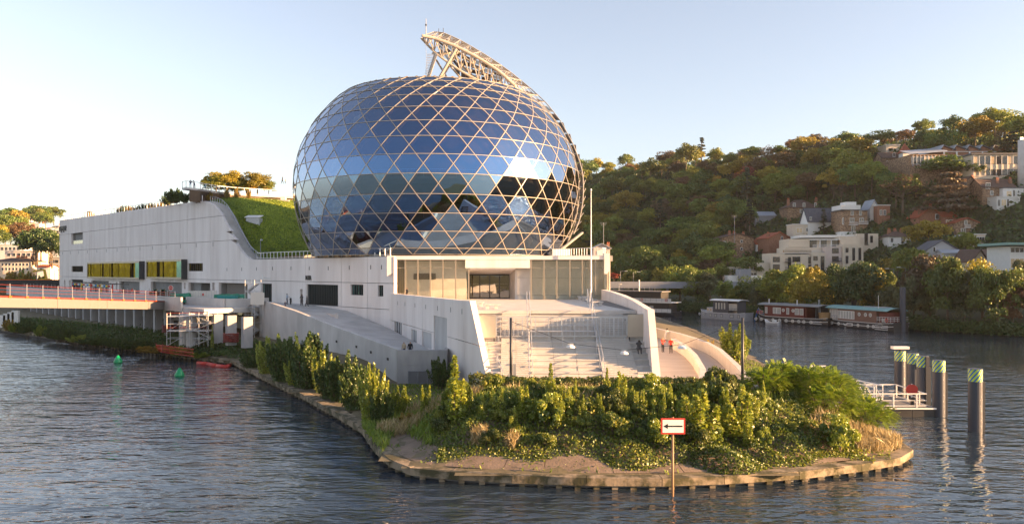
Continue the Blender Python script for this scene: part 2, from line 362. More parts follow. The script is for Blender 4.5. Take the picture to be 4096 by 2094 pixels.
panel_wall(hall, WS, -1.0, S_FAR, 2.2, ztop, vseam, [6.62, 10.2, 17.5, 22.2], OPEN, .5, 'white_concrete', curve=[c[0] for c in CR])
# end wall of the far corner and the bulk behind the flank
def bulk():
    n = 26; ss = [-.6 + (S_FAR + .3) * i / n for i in range(n + 1)] + [c[0] for c in CR]; ss.sort(); b = B(); k = len(ss)
    for off, in ((-.95,), (-52,)):
        for s_ in ss: b.v.append(tuple(WS(s_, 2.2, off))); b.v.append(tuple(WS(s_, ztop(s_) - .25, off)))
    for i in range(k - 1):
        p = 2 * i; q = 2 * k + 2 * i
        b.f += [(p, p + 2, p + 3, p + 1), (q, q + 1, q + 3, q + 2), (p + 1, p + 3, q + 3, q + 1)]
    e = 2 * (k - 1); b.f += [(0, 1, 2 * k + 1, 2 * k), (e, 2 * k + e, 2 * k + e + 1, e + 1)]
    return b
CR_H = CR[-1][0]
blk = B(); blk.obox(WS((S_FAR + CR_H) / 2 + 1, 14.0, -27), WD * ((S_FAR - CR_H) / 2 - 1.6), WN * 26, Vector((0, 0, 11.7))); blk.obj('roof_slab', 'roof_felt', hall)
blk = B(); blk.obox(WS(S_FAR - .28, 14.2, -14.3), WD * .25, WN * 13.75, Vector((0, 0, 12.0))); blk.obj('end_wall', 'white_concrete', hall)
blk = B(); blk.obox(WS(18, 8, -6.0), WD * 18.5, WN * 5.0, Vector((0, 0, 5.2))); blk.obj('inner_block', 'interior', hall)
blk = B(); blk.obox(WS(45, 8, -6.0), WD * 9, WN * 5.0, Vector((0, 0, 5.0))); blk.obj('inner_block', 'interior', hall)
def window(o, depth=.35, fins=0, glass='teal_glass', inset=0, deep=None, nm='window', frame='dark_metal'):
    s0, s1, z0, z1 = o; fr = B()
    for (a, b_, c, d) in ((s0, s1, z0, z0 + .09), (s0, s1, z1 - .09, z1), (s0, s0 + .09, z0 + .09, z1 - .09), (s1 - .09, s1, z0 + .09, z1 - .09)):
        fr.obox(WS((a + b_) / 2, (c + d) / 2, -depth), WD * (b_ - a) / 2, WN * .06, Vector((0, 0, (d - c) / 2)))
    wo = fr.obj(nm, frame, hall)
    n = max(1, fins)
    for i in range(n):
        a = s0 + .09 + (s1 - s0 - .18) * i / n; b_ = s0 + .09 + (s1 - s0 - .18) * (i + 1) / n; tl = random.Random(i * 7 + int(s0)).uniform(-.03, .03)
        B().obox(WS((a + b_) / 2, (z0 + z1) / 2, -depth - .02), WD * (b_ - a - .03) / 2 + WN * tl, WN * .012, Vector((0, 0, (z1 - z0 - .18) / 2))).obj('pane', glass, wo)
        if fins and i: B().obox(WS(a, (z0 + z1) / 2, -depth + .06), WD * .03, WN * .12, Vector((0, 0, (z1 - z0 - .18) / 2))).obj('mullion', frame, wo)
    if deep:
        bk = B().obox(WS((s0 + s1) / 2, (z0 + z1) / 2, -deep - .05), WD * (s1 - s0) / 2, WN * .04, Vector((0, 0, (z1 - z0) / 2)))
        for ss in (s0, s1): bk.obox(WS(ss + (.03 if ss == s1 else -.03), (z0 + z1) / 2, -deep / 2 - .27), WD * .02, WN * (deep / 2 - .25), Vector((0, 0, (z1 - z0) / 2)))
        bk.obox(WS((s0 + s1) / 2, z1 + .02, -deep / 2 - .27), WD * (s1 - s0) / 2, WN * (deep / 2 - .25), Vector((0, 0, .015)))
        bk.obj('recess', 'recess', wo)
    return wo
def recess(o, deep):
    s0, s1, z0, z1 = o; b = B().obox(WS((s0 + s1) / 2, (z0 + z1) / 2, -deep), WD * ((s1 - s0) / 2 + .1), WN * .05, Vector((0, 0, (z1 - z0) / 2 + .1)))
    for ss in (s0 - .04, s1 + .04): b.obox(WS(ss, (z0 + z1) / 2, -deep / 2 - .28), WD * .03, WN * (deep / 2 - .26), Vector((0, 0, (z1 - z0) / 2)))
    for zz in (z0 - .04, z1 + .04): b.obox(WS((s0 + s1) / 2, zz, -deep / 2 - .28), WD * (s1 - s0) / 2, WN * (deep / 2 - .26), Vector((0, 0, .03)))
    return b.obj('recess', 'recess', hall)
window(def_open['win_a'], .3, 8, 'yellow_reflect_glass'); window(def_open['win_b'], .3, 7, 'yellow_reflect_glass')
lg = recess(def_open['loggia'], 3.0); o = def_open['loggia']
B().obox(WS((o[0] + o[1]) / 2, o[2] + .5, -.3), WD * ((o[1] - o[0]) / 2 - .02), WN * .012, Vector((0, 0, .45))).obj('balustrade', 'clear_glass', lg)
B().obox(WS((o[0] + o[1]) / 2, o[2] + 1.0, -.3), WD * ((o[1] - o[0]) / 2 - .02), WN * .04, Vector((0, 0, .03))).obj('handrail', 'galv', lg)
for k, f in (('g1', 9), ('door', 5), ('nub', 18), ('w3', 5), ('w4', 2)): window(def_open[k], .35, f, 'teal_glass')
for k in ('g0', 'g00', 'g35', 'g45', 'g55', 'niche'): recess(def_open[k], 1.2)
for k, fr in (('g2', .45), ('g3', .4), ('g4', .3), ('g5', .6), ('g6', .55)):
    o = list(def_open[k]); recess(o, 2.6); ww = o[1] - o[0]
    q = [o[0] + .05, o[0] + ww * (1 - fr), o[2] + .05, o[3] - .05]   # image right side = small s
    window(q, 2.2, max(4, int((q[1] - q[0]) / 1.1)), 'teal_glass' if k in ('g2', 'g3') else 'dark_glass', nm='shopfront', frame='galv' if k == 'g4' else 'dark_metal')
# projecting glazed bays
def bay(x0, x1, y0, y1, n):
    s1 = wall_hit(x0, 1080, 1.2)[0]; s0 = wall_hit(x1, 1080, 1.2)[0]; z1 = wall_hit((x0 + x1) / 2, y0, 1.2)[1]; z0 = wall_hit((x0 + x1) / 2, y1, 1.2)[1]
    r = B(); pr = 1.2
    r.obox(WS((s0 + s1) / 2, z1 - .2, pr / 2 + .01), WD * (s1 - s0) / 2, WN * pr / 2, Vector((0, 0, .2))).obox(WS((s0 + s1) / 2, z0 + .2, pr / 2 + .01), WD * (s1 - s0) / 2, WN * pr / 2, Vector((0, 0, .2)))
    r.obox(WS(s1 - .1, (z0 + z1) / 2, pr / 2 + .01), WD * .1, WN * pr / 2, Vector((0, 0, (z1 - z0) / 2 - .4)))
    r.obox(WS((s0 + s1) / 2, (z0 + z1) / 2, .08), WD * ((s1 - s0) / 2 - .2), WN * .05, Vector((0, 0, (z1 - z0) / 2 - .4)))
    bo = r.obj('glazed_bay', 'bronze', hall)
    a0 = s0 + .05; 
    for i in range(n):
        a = a0 + 2.6 + (s1 - .2 - a0 - 2.6) * i / n; b_ = a0 + 2.6 + (s1 - .2 - a0 - 2.6) * (i + 1) / n; tl = random.Random(i + n).uniform(-.10, .10)
        B().obox(WS((a + b_) / 2, (z0 + z1) / 2, pr - .08), WD * (b_ - a - .04) / 2 + WN * tl, WN * .012, Vector((0, 0, (z1 - z0) / 2 - .42))).obj('pane', 'yellow_reflect_glass', bo)
    B().obox(WS(a0 + 1.25, (z0 + z1) / 2, pr - .05), WD * 1.25, WN * .015, Vector((0, 0, (z1 - z0) / 2 - .42))).obj('pane', 'teal_glass', bo)
    B().obox(WS(s0 - .01, (z0 + z1) / 2, pr / 2 + .02), WD * .03, WN * pr / 2, Vector((0, 0, (z1 - z0) / 2 - .02))).obj('end_plate', 'dark_metal', bo)
bay(348, 556, 1046, 1114, 30); bay(584, 725, 1038, 1115, 20)
# ventilation slits
sm = unit_box('slit_hole', 'slit')
def slit(s, z, h=.75): inst('slit_hole', sm, hall, bmat(WS(s, z, .0), WD * .16, WN * .03, Vector((0, 0, h))))
sa = wall_hit(250, 1012); sb_ = wall_hit(852, 977)
for i in range(14): slit(sa[0] + (sb_[0] - sa[0]) * i / 13, sa[1] + (sb_[1] - sa[1]) * i / 13, .8)
for x, y in ((908, 1077), (967, 1076), (1026, 1075), (1090, 1073), (1164, 1072), (1237, 1072), (1313, 1072), (1397, 1070), (1483, 1068), (1526, 1068)): slit(*wall_hit(x, y), .6)
# lettering on the wall
def text(txt, size, loc, ex, ez, m, parent, name, thick=.03, font_sp=1.0, hfix=None):
    c = bpy.data.curves.new(name, 'FONT'); c.body = txt; c.size = size; c.extrude = thick; c.space_character = font_sp; c.resolution_u = 2
    t = bpy.data.objects.new(name, c); COL.objects.link(t); bpy.context.view_layer.update()
    me = bpy.data.meshes.new_from_object(t.evaluated_get(bpy.context.evaluated_depsgraph_get())); bpy.data.objects.remove(t)
    me.materials.clear(); me.materials.append(MAT[m]); ex = Vector(ex).normalized(); ez = Vector(ez).normalized(); ey = ex.cross(ez) * -1
    o = link(name, me, parent); M_ = Matrix((ex, ez, ex.cross(ez))).transposed().to_4x4(); M_.translation = Vector(loc); o.matrix_basis = M_
    if hfix: o.matrix_basis = M_ @ Matrix.Diagonal((hfix, 1, 1, 1))
    if parent is not None: KIDS.setdefault(parent.name, []).append(o)
    return o
UPV = Vector((0, 0, 1))
s_, z_ = wall_hit(1223, 1119); text('NUBIA', 1.05, WS(s_, z_, .06), -WD, UPV, 'black_metal', hall, 'lettering', .05, .9, .62)
s_, z_ = wall_hit(239, 925); text('LE(M)U!', 2.0, WS(s_, z_, .15), -WD, UPV, 'dark_metal', hall, 'lettering', .12, 1.0, 1.05)
s_, z_ = wall_hit(1054, 1115); text('Académie Jaroussky', .52, WS(s_, z_, .03), -WD, UPV, 'white_metal', hall, 'lettering', .015, 1, .62)
s_, z_ = wall_hit(1049, 1117); B().obox(WS(s_ - .12, z_ + .45, .03), WD * .12, WN * .015, UPV * .45).obj('emblem_plate', 'white_metal', hall)
# ------------------------------------------------------------------ podium, plaza, steps
PZ = 8.0; FY = 105.0; PT = 14.0
pod = root('podium', (0, 105, 8), 'pale concrete podium with glazed entrance front under the glass dome', 'building')
B().prism([(-17.6, 106.0), (13.9, 106.0), (13.9, 160), (-58, 160), (-55, 147.5)], 13.25, PT).obj('roof_slab', 'roof_felt', pod)
B().prism([(-16.9, 104.55), (13.0, 104.55), (13.0, 106.0), (-17.3, 106.0)], 13.45, 13.95).obj('cornice', 'white_concrete', pod)
def fx(x): return (x - 2048) / FPX * FY
def fz(y): return EYE + (HOR - y) / FPX * FY
# back wall (concrete seen behind the glass), entrance recess
DX0, DX1 = fx(1872), fx(2037)
bw = B(); bw.box(-17.0, DX0 - .3, 106.2, 106.6, PZ - .2, 13.3); bw.obj('wall_panel', 'pale_concrete', pod)
xs = [fx(2060), fx(2130), fx(2180), fx(2235), fx(2290), fx(2345), fx(2400), 13.6]
for a, c in zip(xs[:-1], xs[1:]):
    B().box(a + .012, c - .012, 106.2, 106.6, PZ + .55, 10.9).obj('wall_panel', 'pale_concrete', pod); B().box(a + .012, c - .012, 106.2, 106.6, 10.92, 13.3).obj('wall_panel', 'pale_concrete', pod)
B().box(fx(2060), 13.6, 106.15, 107.0, PZ - .2, PZ + .5).obj('plinth', 'mid_concrete', pod)
B().extr([(DX1, 110, PZ), (fx(2062), 106.25, PZ), (fx(2062), 106.25, 13.3), (DX1, 110, 13.3)], (.3, .3, 0)).obj('reveal_wall', 'pale_concrete', pod)
B().box(DX0 - .3, DX1 + .5, 110.4, 110.7, PZ, 13.3).obj('back_wall', 'interior', pod)
B().extr([(DX0 - .3, 105.0, 12.1), (fx(2062), 105.0, 12.1), (fx(2062), 106.3, 12.1), (DX1, 110.3, 11.4), (DX0 - .3, 110.3, 11.4)], (0, 0, .25)).obj('canopy_soffit', 'white_concrete', pod)
B().box(DX0 - .35, fx(2120), 104.62, 104.95, 12.3, 13.45).obj('fascia', 'white_concrete', pod)
gr = root('entrance_doors', (DX0, 109.9, PZ), 'dark glass entrance doors under the white canopy of the podium', 'door')
for i in range(4):
    a = DX0 + (DX1 - DX0) * i / 4; c = DX0 + (DX1 - DX0) * (i + 1) / 4; zt = 11.35
    f = B(); f.box(a, c, 109.9, 109.98, PZ + .02, PZ + .12).box(a, c, 109.9, 109.98, zt - .1, zt).box(a, a + .07, 109.9, 109.98, PZ + .12, zt - .1).box(c - .07, c, 109.9, 109.98, PZ + .12, zt - .1)
    fo = f.obj('door_frame', 'black_metal', gr); B().box(a + .07, c - .07, 109.93, 109.95, PZ + .12, zt - .1).obj('pane', 'dark_glass', fo)
    dots = B()
    for k in range(9):
        for zz in (9.55, 10.05): dots.box(a + .12 + k * .13, a + .16 + k * .13, 109.9, 109.905, zz, zz + .04)
    dots.obj('safety_dots', 'white_metal', fo)
# glazed screen in front: mullions and panes
scr = root('glass_screen', (0, 104.7, PZ), 'tall glass screen with bronze posts along the podium front', 'glass wall')
left_m = [fx(x) for x in (1572, 1622, 1672, 1722, 1772, 1823, 1875)]; right_m = [fx(x) for x in (2125, 2176, 2227, 2279, 2329, 2381, 2433)]
for ms in (left_m, right_m):
    for x in ms: B().box(x - .09, x + .09, 104.7, 104.98, PZ, 13.44).obj('post', 'bronze', scr)
    for a, c in zip(ms[:-1], ms[1:]):
        B().box(a + .1, c - .1, 104.82, 104.84, PZ + .02, 12.28).obj('pane', 'clear_glass', scr); B().box(a + .1, c - .1, 104.8, 104.82, 12.36, 13.4).obj('pane', 'clear_glass', scr)
        B().box(a + .09, c - .09, 104.78, 104.9, 12.28, 12.35).obj('transom', 'bronze', scr)
vt = root('vent_grille', (fx(1690), 106.1, 11), 'horizontal louvred vent grille behind the glass screen', 'vent')
for k in range(6): B().box(fx(1650), fx(1740), 106.05, 106.19, 10.75 + k * .14, 10.83 + k * .14).obj('slat', 'timber_dark', vt)
# end piers with chamfered corbel
for nm, pts, d in (('end_pier', [(-17.0, 104.4, 13.95), (-16.2, 104.4, 13.95), (-16.2, 104.4, 11.6), (-17.0, 104.4, 11.2)], .5), ('end_pier', [(12.55, 104.4, 14.3), (13.3, 104.4, 14.3), (13.3, 104.4, 12.0), (12.9, 104.4, 11.5), (12.55, 104.4, 11.5)], 2.0)):
    B().extr(pts, (0, d, 0)).obj(nm, 'white_concrete', pod)
B().box(12.6, 13.0, 104.9, 106.2, PZ - .2, 13.4).obj('side_wall', 'pale_concrete', pod)
# plaza
PL = Vector((-16.7, 105)); PN = Vector((-1.7, 66))       # plan of the splayed left prow wall
def prow_x(y): return PL.x + (PN.x - PL.x) * (105 - y) / 39
RWX = 12.5; SY0 = 76.8; NST = 13; RISE = (PZ - 2.2) / NST; RUN = (SY0 - 65.4) / NST
plz = root('plaza_terrace', (0, 90, PZ), 'pale paved terrace in front of the glass entrance', 'terrace')
ys = [SY0 - .6, 81.5, 86.5, 91.5, 96.5, 101.5, 110.3]
for i, (a, c) in enumerate(zip(ys[:-1], ys[1:])):
    x = prow_x((a + c) / 2) + .3; k = 0
    lim = [prow_x(min(c, 105)) - .2, prow_x(a) + .15]
    xsg = [None] + [v for v in np.arange(-12.8, 12, 4.9) if v > lim[1] + .6] + [RWX - .15]
    for j in range(len(xsg) - 1):
        l0 = prow_x(min(a, 105)) + .1 if xsg[j] is None else xsg[j] + .008; l1 = prow_x(min(c, 105)) + .1 if xsg[j] is None else xsg[j] + .008; rr = xsg[j + 1] - .008
        B().hexa([(l0, a + .008, PZ - .3), (rr, a + .008, PZ - .3), (rr, c - .008, PZ - .3), (l1, c - .008, PZ - .3), (l0, a + .008, PZ), (rr, a + .008, PZ), (rr, c - .008, PZ), (l1, c - .008, PZ)]).obj('paving_slab', 'pale_concrete', plz)
B().prism([(prow_x(SY0) + .2, SY0 - .3), (RWX - .2, SY0 - .3), (RWX - .2, 110), (-16.2, 110), (-16.4, 105)], 2.0, PZ - .31).obj('terrace_base', 'mid_concrete', plz)
tr = B(); tr.prism([(9.2, 100), (RWX - .2, 100), (RWX - .2, 77.4), (11.6, 77.4)], PZ + .004, PZ + .03); tr.obj('dark_wedge', 'dark_concrete', plz)  # dark tapering sheet laid along the right wall
# steps: rows of seat blocks and finer flights
st = root('amphitheatre_steps', (4, 66, 2.2), 'broad pale concrete steps with seat blocks below the terrace', 'stairs')
rnd = random.Random(4)
def stair_y(i): return SY0 - RUN * i
def seat_row(i, a0, a1, n, mt='pale_concrete'):
    z = PZ - RISE * (i + 1); y1 = stair_y(i); y0 = stair_y(i + 1); sh = .5 if i % 2 else .0
    for k in range(n):
        xa = a0 + (a1 - a0) * k / n + .01; xb = a0 + (a1 - a0) * (k + 1) / n - .01; dy = rnd.uniform(-.02, .02)
        b = B().box(xa, xb, y0 + dy, y1 + .35, z - .5, z - .0); b.box(xa - .0, xb + .0, y0 + dy - .07, y0 + dy - .002, z - .11, z - .003); b.obj('seat_block', mt, st)
for i in range(NST):
    if i == 3:
        pass
    l = prow_x(stair_y(i + 1)) + .25
    seat_row(i, l, -1.0, max(1, int((-1.0 - l) / 2.0) + 1)); seat_row(i, 1.7, 7.9, 3); seat_row(i, 11.0, RWX - .2, 2)
NS = NST * 3; r3 = (PZ - 2.2) / NS; u3 = (SY0 - 65.4) / NS
for (a0, a1, n) in ((-1.0, 1.7, 2), (7.9, 11.0, 2)):
    for i in range(NS):
        z = PZ - r3 * (i + 1); y1 = SY0 - u3 * i; y0 = y1 - u3
        for k in range(n):
            xa = a0 + (a1 - a0) * k / n + .006; xb = a0 + (a1 - a0) * (k + 1) / n - .006
            B().box(xa, xb, y0, y1 + .18, z - .3, z).box(xa, xb, y0 - .03, y0 - .002, z - .04, z - .002).obj('step', 'pale_concrete', st)
B().hexa([(-1.3, 66, 1.5), (RWX - .2, 66, 1.5), (RWX - .2, SY0, 1.5), (-5.4, SY0, 1.5), (-1.3, 66, 1.8), (RWX - .2, 66, 1.8), (RWX - .2, SY0, 7.3), (-5.4, SY0, 7.3)]).obj('stair_base', 'mid_concrete', st)
def stair_z(y): return PZ - (SY0 - y) / (SY0 - 65.4) * (PZ - 2.2)
def handrail(x, y0, y1, label, posts):
    r = root('handrail', (x, y0, stair_z(y0)), label, 'handrail')
    B().tube((x, y0, stair_z(y0) + .95), (x, y1, stair_z(y1) + .95), .035).obj('rail', 'galv', r); B().tube((x + .28, y0 - .1, stair_z(y0) + .95), (x + .28, y1 - .1, stair_z(y1) + .95), .03).obj('rail', 'galv', r)
    for k in range(posts):
        y = y0 + (y1 - y0) * k / (posts - 1); B().tube((x, y, stair_z(y) - .3), (x, y, stair_z(y) + .95), .03).obj('post', 'galv', r); B().tube((x + .28, y - .1, stair_z(y) - .3), (x + .28, y - .1, stair_z(y) + .95), .025).obj('post', 'galv', r)
        B().tube((x, y, stair_z(y) + .9), (x + .28, y - .1, stair_z(y) + .9), .02).obj('bracket', 'galv', r)
handrail(1.5, 65.8, 78.5, 'double steel handrail beside the lit flight of steps', 7); handrail(7.75, 65.8, 79, 'double steel handrail beside the shaded flight of steps', 7)
hr = root('handrail', (4.6, 71.3, 5.4), 'level steel rail crossing the steps between the two handrails', 'handrail'); B().tube((1.6, 71.1, 6.35), (7.8, 71.1, 6.35), .035).obj('rail', 'galv', hr)
for x in (1.6, 4.7, 7.8): B().tube((x, 71.1, 4.9), (x, 71.1, 6.35), .03).obj('post', 'galv', hr)
hr = root('handrail', (-1.2, 67, 3), 'short single handrail at the foot of the lit prow wall', 'handrail'); B().tube((-1.35, 68.6, 4.4), (-.75, 66.2, 3.2), .035).obj('rail', 'galv', hr); B().tube((-1.35, 68.6, 3.2), (-1.35, 68.6, 4.4), .03).obj('post', 'galv', hr); B().tube((-.75, 66.2, 2.0), (-.75, 66.2, 3.2), .03).obj('post', 'galv', hr)
# sliding mesh gate across the steps
GY = 72.1; gx = lambda x: (x - 2048) / FPX * GY; gz = lambda y: EYE + (HOR - y) / FPX * GY
gt = root('mesh_gate', (0, GY, 5.6), 'long galvanised mesh gate closing the steps', 'gate')
g0, g1, gb, gtp = gx(1985), gx(2508), gz(1346), gz(1266)
B().box(g0, g1, GY - .04, GY + .04, gtp - .09, gtp).obj('top_rail', 'galv', gt); B().box(g0, g1, GY - .04, GY + .04, gb, gb + .09).obj('bottom_rail', 'galv', gt)
mm = unit_box('gate_post', 'galv')
for k in range(31):
    x = g0 + (g1 - g0) * k / 30; wd = .11 if k % 3 == 0 else .05
    inst('gate_post', mm, gt, bmat((x, GY, (gb + gtp) / 2), (wd, 0, 0), (0, .07, 0), (0, 0, gtp - gb - .18)))
wr = B(); n = 60
for k in range(int((g1 - g0) / .14)):
    x = g0 + .07 + k * .14; wr.bar((x, GY + .02, gb + .09), (min(x + .6, g1), GY + .02, gtp - .09), .008); wr.bar((x, GY + .024, gtp - .09), (min(x + .6, g1), GY + .024, gb + .09), .008)
wr.obj('wire_mesh', 'galv', gt, kind='stuff')
for x in np.linspace(g0 + .2, g1 - .2, 6): B().box(x - .05, x + .05, GY - .05, GY + .05, stair_z(GY) - .6, gb).obj('foot', 'galv', gt)
for (a, c, t0, t1, lb) in ((1905, 1983, 1262, 1350, 'bronze metal gate panel against the lit prow wall'), (2511, 2588, 1256, 1346, 'bronze metal gate panel at the shaded right edge of the steps')):
    g = root('gate_panel', (gx(a), GY, 5.6), lb, 'gate panel'); B().box(gx(a), gx(c), GY - .13, GY - .09, gz(t1), gz(t0)).obj('plate', 'plate_metal', g); B().box(gx(a), gx(c), GY - .085, GY - .03, gz(t0) - .06, gz(t0) + .02).obj('edge_frame', 'dark_metal', g)
    for x in (gx(a) + .15, gx(c) - .15): B().box(x - .05, x + .05, GY - .085, GY, stair_z(GY) - .7, gz(t0) - .07).obj('post', 'dark_metal', g)
# prow wall (left) with leaning front edge and slits
pw = root('prow_wall', (PN.x, PN.y, 2.2), 'white concrete prow wall with leaning front edge left of the steps', 'wall')
PD = Vector((PL.x - PN.x, PL.y - PN.y, 0)); PLEN = PD.length; PD.normalize(); PNO = Vector((-PD.y, PD.x, 0))
if PNO.x > 0: PNO = -PNO
def PW(s, z, o=0.0): p = Vector((PN.x, PN.y, 0)) + PD * s + PNO * o; return Vector((p.x, p.y, z))
zt_ = lambda s: 9.15 - .3 * s / PLEN
lean = lambda z: 6.2 * (z - .6) / 8.5
def prow_hit(x, y):
    dv = Vector(((x - 2048) / FPX, 1, (HOR - y) / FPX)); P0 = Vector((PN.x, PN.y, 0)); t = P0.dot(PNO) / dv.dot(PNO); q = dv * t
    return ((q - P0).dot(PD), q.z + EYE)
cuts = [0, 7.5, 15, 24, 33, PLEN + .4]; pdo = [prow_hit(1577, 1330), prow_hit(1606, 1330)]
oz = lambda x0, x1, y0, y1: [min(prow_hit(x0, (y0 + y1) / 2)[0], prow_hit(x1, (y0 + y1) / 2)[0]), max(prow_hit(x0, (y0 + y1) / 2)[0], prow_hit(x1, (y0 + y1) / 2)[0]), prow_hit((x0 + x1) / 2, y1)[1], prow_hit((x0 + x1) / 2, y0)[1]]
PO = dict(d=oz(1577, 1606, 1286, 1376), a=oz(1645, 1666, 1318, 1375), b=oz(1688, 1726, 1327, 1392), c=oz(1735, 1788, 1266, 1402))
PO['c'][2] = 2.4; PO['b'][2] = max(PO['b'][2], 3.2)
def pplace(s, z, o):
    l = lean(max(z, .6)); return PW(l + s * (1 - l / 9.0) if s < 9 else s, z, o)
panel_wall(pw, pplace, 0, PLEN + .4, .6, zt_, cuts[1:-1], [5.2], list(PO.values()), .55, 'white_concrete', curve=[3, 6, 9])
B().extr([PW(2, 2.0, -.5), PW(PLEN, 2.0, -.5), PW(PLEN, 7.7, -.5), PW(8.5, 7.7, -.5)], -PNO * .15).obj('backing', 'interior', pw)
def pwindow(k, fins, glass):
    s0, s1, z0, z1 = PO[k]; fr = B()
    for (a, b_, c, d) in ((s0, s1, z0, z0 + .08), (s0, s1, z1 - .08, z1), (s0, s0 + .08, z0 + .08, z1 - .08), (s1 - .08, s1, z0 + .08, z1 - .08)): fr.obox(PW((a + b_) / 2, (c + d) / 2, -.28), PD * (b_ - a) / 2, PNO * .05, Vector((0, 0, (d - c) / 2)))
    wo = fr.obj('window', 'dark_metal', pw)
    for i in range(fins):
        a = s0 + (s1 - s0) * i / fins; b_ = s0 + (s1 - s0) * (i + 1) / fins
        B().obox(PW((a + b_) / 2, (z0 + z1) / 2, -.31), PD * ((b_ - a) / 2 - .03), PNO * .012, Vector((0, 0, (z1 - z0) / 2 - .09))).obj('pane', glass, wo)
        if i: B().obox(PW(a, (z0 + z1) / 2, -.25), PD * .035, PNO * .09, Vector((0, 0, (z1 - z0) / 2 - .09))).obj('mullion', 'dark_metal', wo)
pwindow('d', 4, 'teal_glass'); pwindow('a', 3, 'dark_glass'); pwindow('b', 5, 'dark_glass')
s0, s1, z0, z1 = PO['c']; rc = B().obox(PW((s0 + s1) / 2, (z0 + z1) / 2, -.50), PD * ((s1 - s0) / 2 - .01), PNO * .03, Vector((0, 0, (z1 - z0) / 2 - .01))); rc.obj('portal_back', 'recess', pw)
for x, y in ((1558, 1207), (1591, 1211), (1620, 1215), (1660, 1220), (1703, 1226), (1750, 1232), (1803, 1238), (1848, 1245)): s_, z_ = prow_hit(x, y); inst('slit_hole', sm, pw, bmat(PW(s_, z_, 0), PD * .12, PNO * .03, Vector((0, 0, .5))))
# right wall of the steps
rw = root('stair_side_wall', (12.7, 66, 2.2), 'tall white concrete wall with leaning front edge right of the steps', 'wall')
rwp = [(RWX, 105.0), (RWX + .15, 96), (RWX + .25, 88), (RWX + .25, 80), (RWX + .1, 71.5)]; rzt = [9.35, 9.3, 9.15, 8.9, 8.5]
for i in range(4): B().sweep([(Vector(rwp[i]).lerp(Vector(rwp[i + 1]), .002)), (Vector(rwp[i + 1]).lerp(Vector(rwp[i]), .002))], .6, 1.6, rzt[i:i + 2]).obj('wall_panel', 'white_concrete', rw)
B().hexa([(RWX - .25, 66.3, 1.5), (RWX + .45, 66.3, 1.5), (RWX + .42, 71.45, 1.5), (RWX - .19, 71.45, 1.5), (RWX - .2, 69.6, 8.42), (RWX + .4, 69.6, 8.42), (RWX + .4, 71.45, 8.48), (RWX - .2, 71.45, 8.48)]).obj('leaning_end', 'white_concrete', rw)
# left access ramp along the flank: floor, parapet, grey end box with grille
rp = root('access_ramp', (-20, 95, 2.4), 'long grey concrete ramp descending along the white flank wall', 'ramp')
RA = [(-36.6, 112.0, 6.65), (-28.5, 101.2, 5.6), (-20, 89.3, 4.2), (-11.3, 77.0, 2.95)]   # outer edge
RB = [WS(23.5, 6.65), WS(11, 6.1), PW(PLEN - .5, 4.0), PW(14.5, 2.95)]
for i in range(3):
    a, c = Vector(RA[i]), Vector(RA[i + 1]); d, e = Vector(RB[i]), Vector(RB[i + 1])
    n = 2
    for k in range(n):
        p, q, r_, s_ = a.lerp(c, k / n + .002), a.lerp(c, (k + 1) / n - .002), d.lerp(e, (k + 1) / n - .002), d.lerp(e, k / n + .002)
        dn = Vector((0, 0, -.4)); B().hexa([p + dn, q + dn, r_ + dn, s_ + dn, p, q, r_, s_]).obj('ramp_slab', 'mid_concrete', rp)
B().hexa([(-36.6, 112, 6.25), WS(23.5, 6.25), WS(40, 6.25), (-47, 119.5, 6.25), (-36.6, 112, 6.65), WS(23.5, 6.65), WS(40, 6.65), (-47, 119.5, 6.65)]).obj('ramp_slab', 'mid_concrete', rp)
pts = [(p[0], p[1]) for p in RA]; zt2 = [7.75, 6.7, 5.3, 4.07]
for i in range(3):
    for k in range(2):
        a = Vector(pts[i]).lerp(Vector(pts[i + 1]), k / 2 + .001); c = Vector(pts[i]).lerp(Vector(pts[i + 1]), (k + 1) / 2 - .001); za = zt2[i] + (zt2[i + 1] - zt2[i]) * k / 2; zc = zt2[i] + (zt2[i + 1] - zt2[i]) * (k + 1) / 2
        B().sweep([a, c], .5, .3, [za, zc]).obj('parapet', 'mid_concrete', rp)
for x, y in ((1354, 1364), (1434, 1385), (1492, 1407), (1560, 1434)):
    dv = Vector(((x - 2048) / FPX, 1, (HOR - y) / FPX)); P0 = Vector(RA[1]); d_ = (Vector(RA[3]) - P0); n_ = Vector((d_.y, -d_.x, 0)).normalized(); t = P0.dot(n_) / dv.dot(n_); q = dv * t
    n2 = n_ if n_.x < 0 else -n_; q = q + n2 * .26; dd = Vector((d_.x, d_.y, 0)).normalized(); B().obox((q.x, q.y, q.z + EYE), dd * .2, n2 * .02, UPV * .13).obj('drain_hole', 'slit', rp)
ex0, ex1 = -11.35, (1788 - 2048) / FPX * 76.6
B().box(ex0 - .05, ex1, 76.4, 76.9, 2.55, 4.05).obj('end_wall', 'grey_concrete', rp); B().box(ex0 - .05, ex1, 76.4, 76.9, .4, 2.54).obj('end_wall', 'grey_concrete', rp)
B().box(ex1 - .4, ex1, 76.9, 80.5, .4, 4.03).obj('end_wall', 'grey_concrete', rp)
gv = root('louvre_grille', ((1685 - 2048) / FPX * 76.3, 76.3, .7), 'grey louvred service doors in the end wall of the ramp', 'vent')
lx0, lx1, lz0, lz1 = (1632 - 2048) / FPX * 76.3, (1748 - 2048) / FPX * 76.3, .72, 2.02
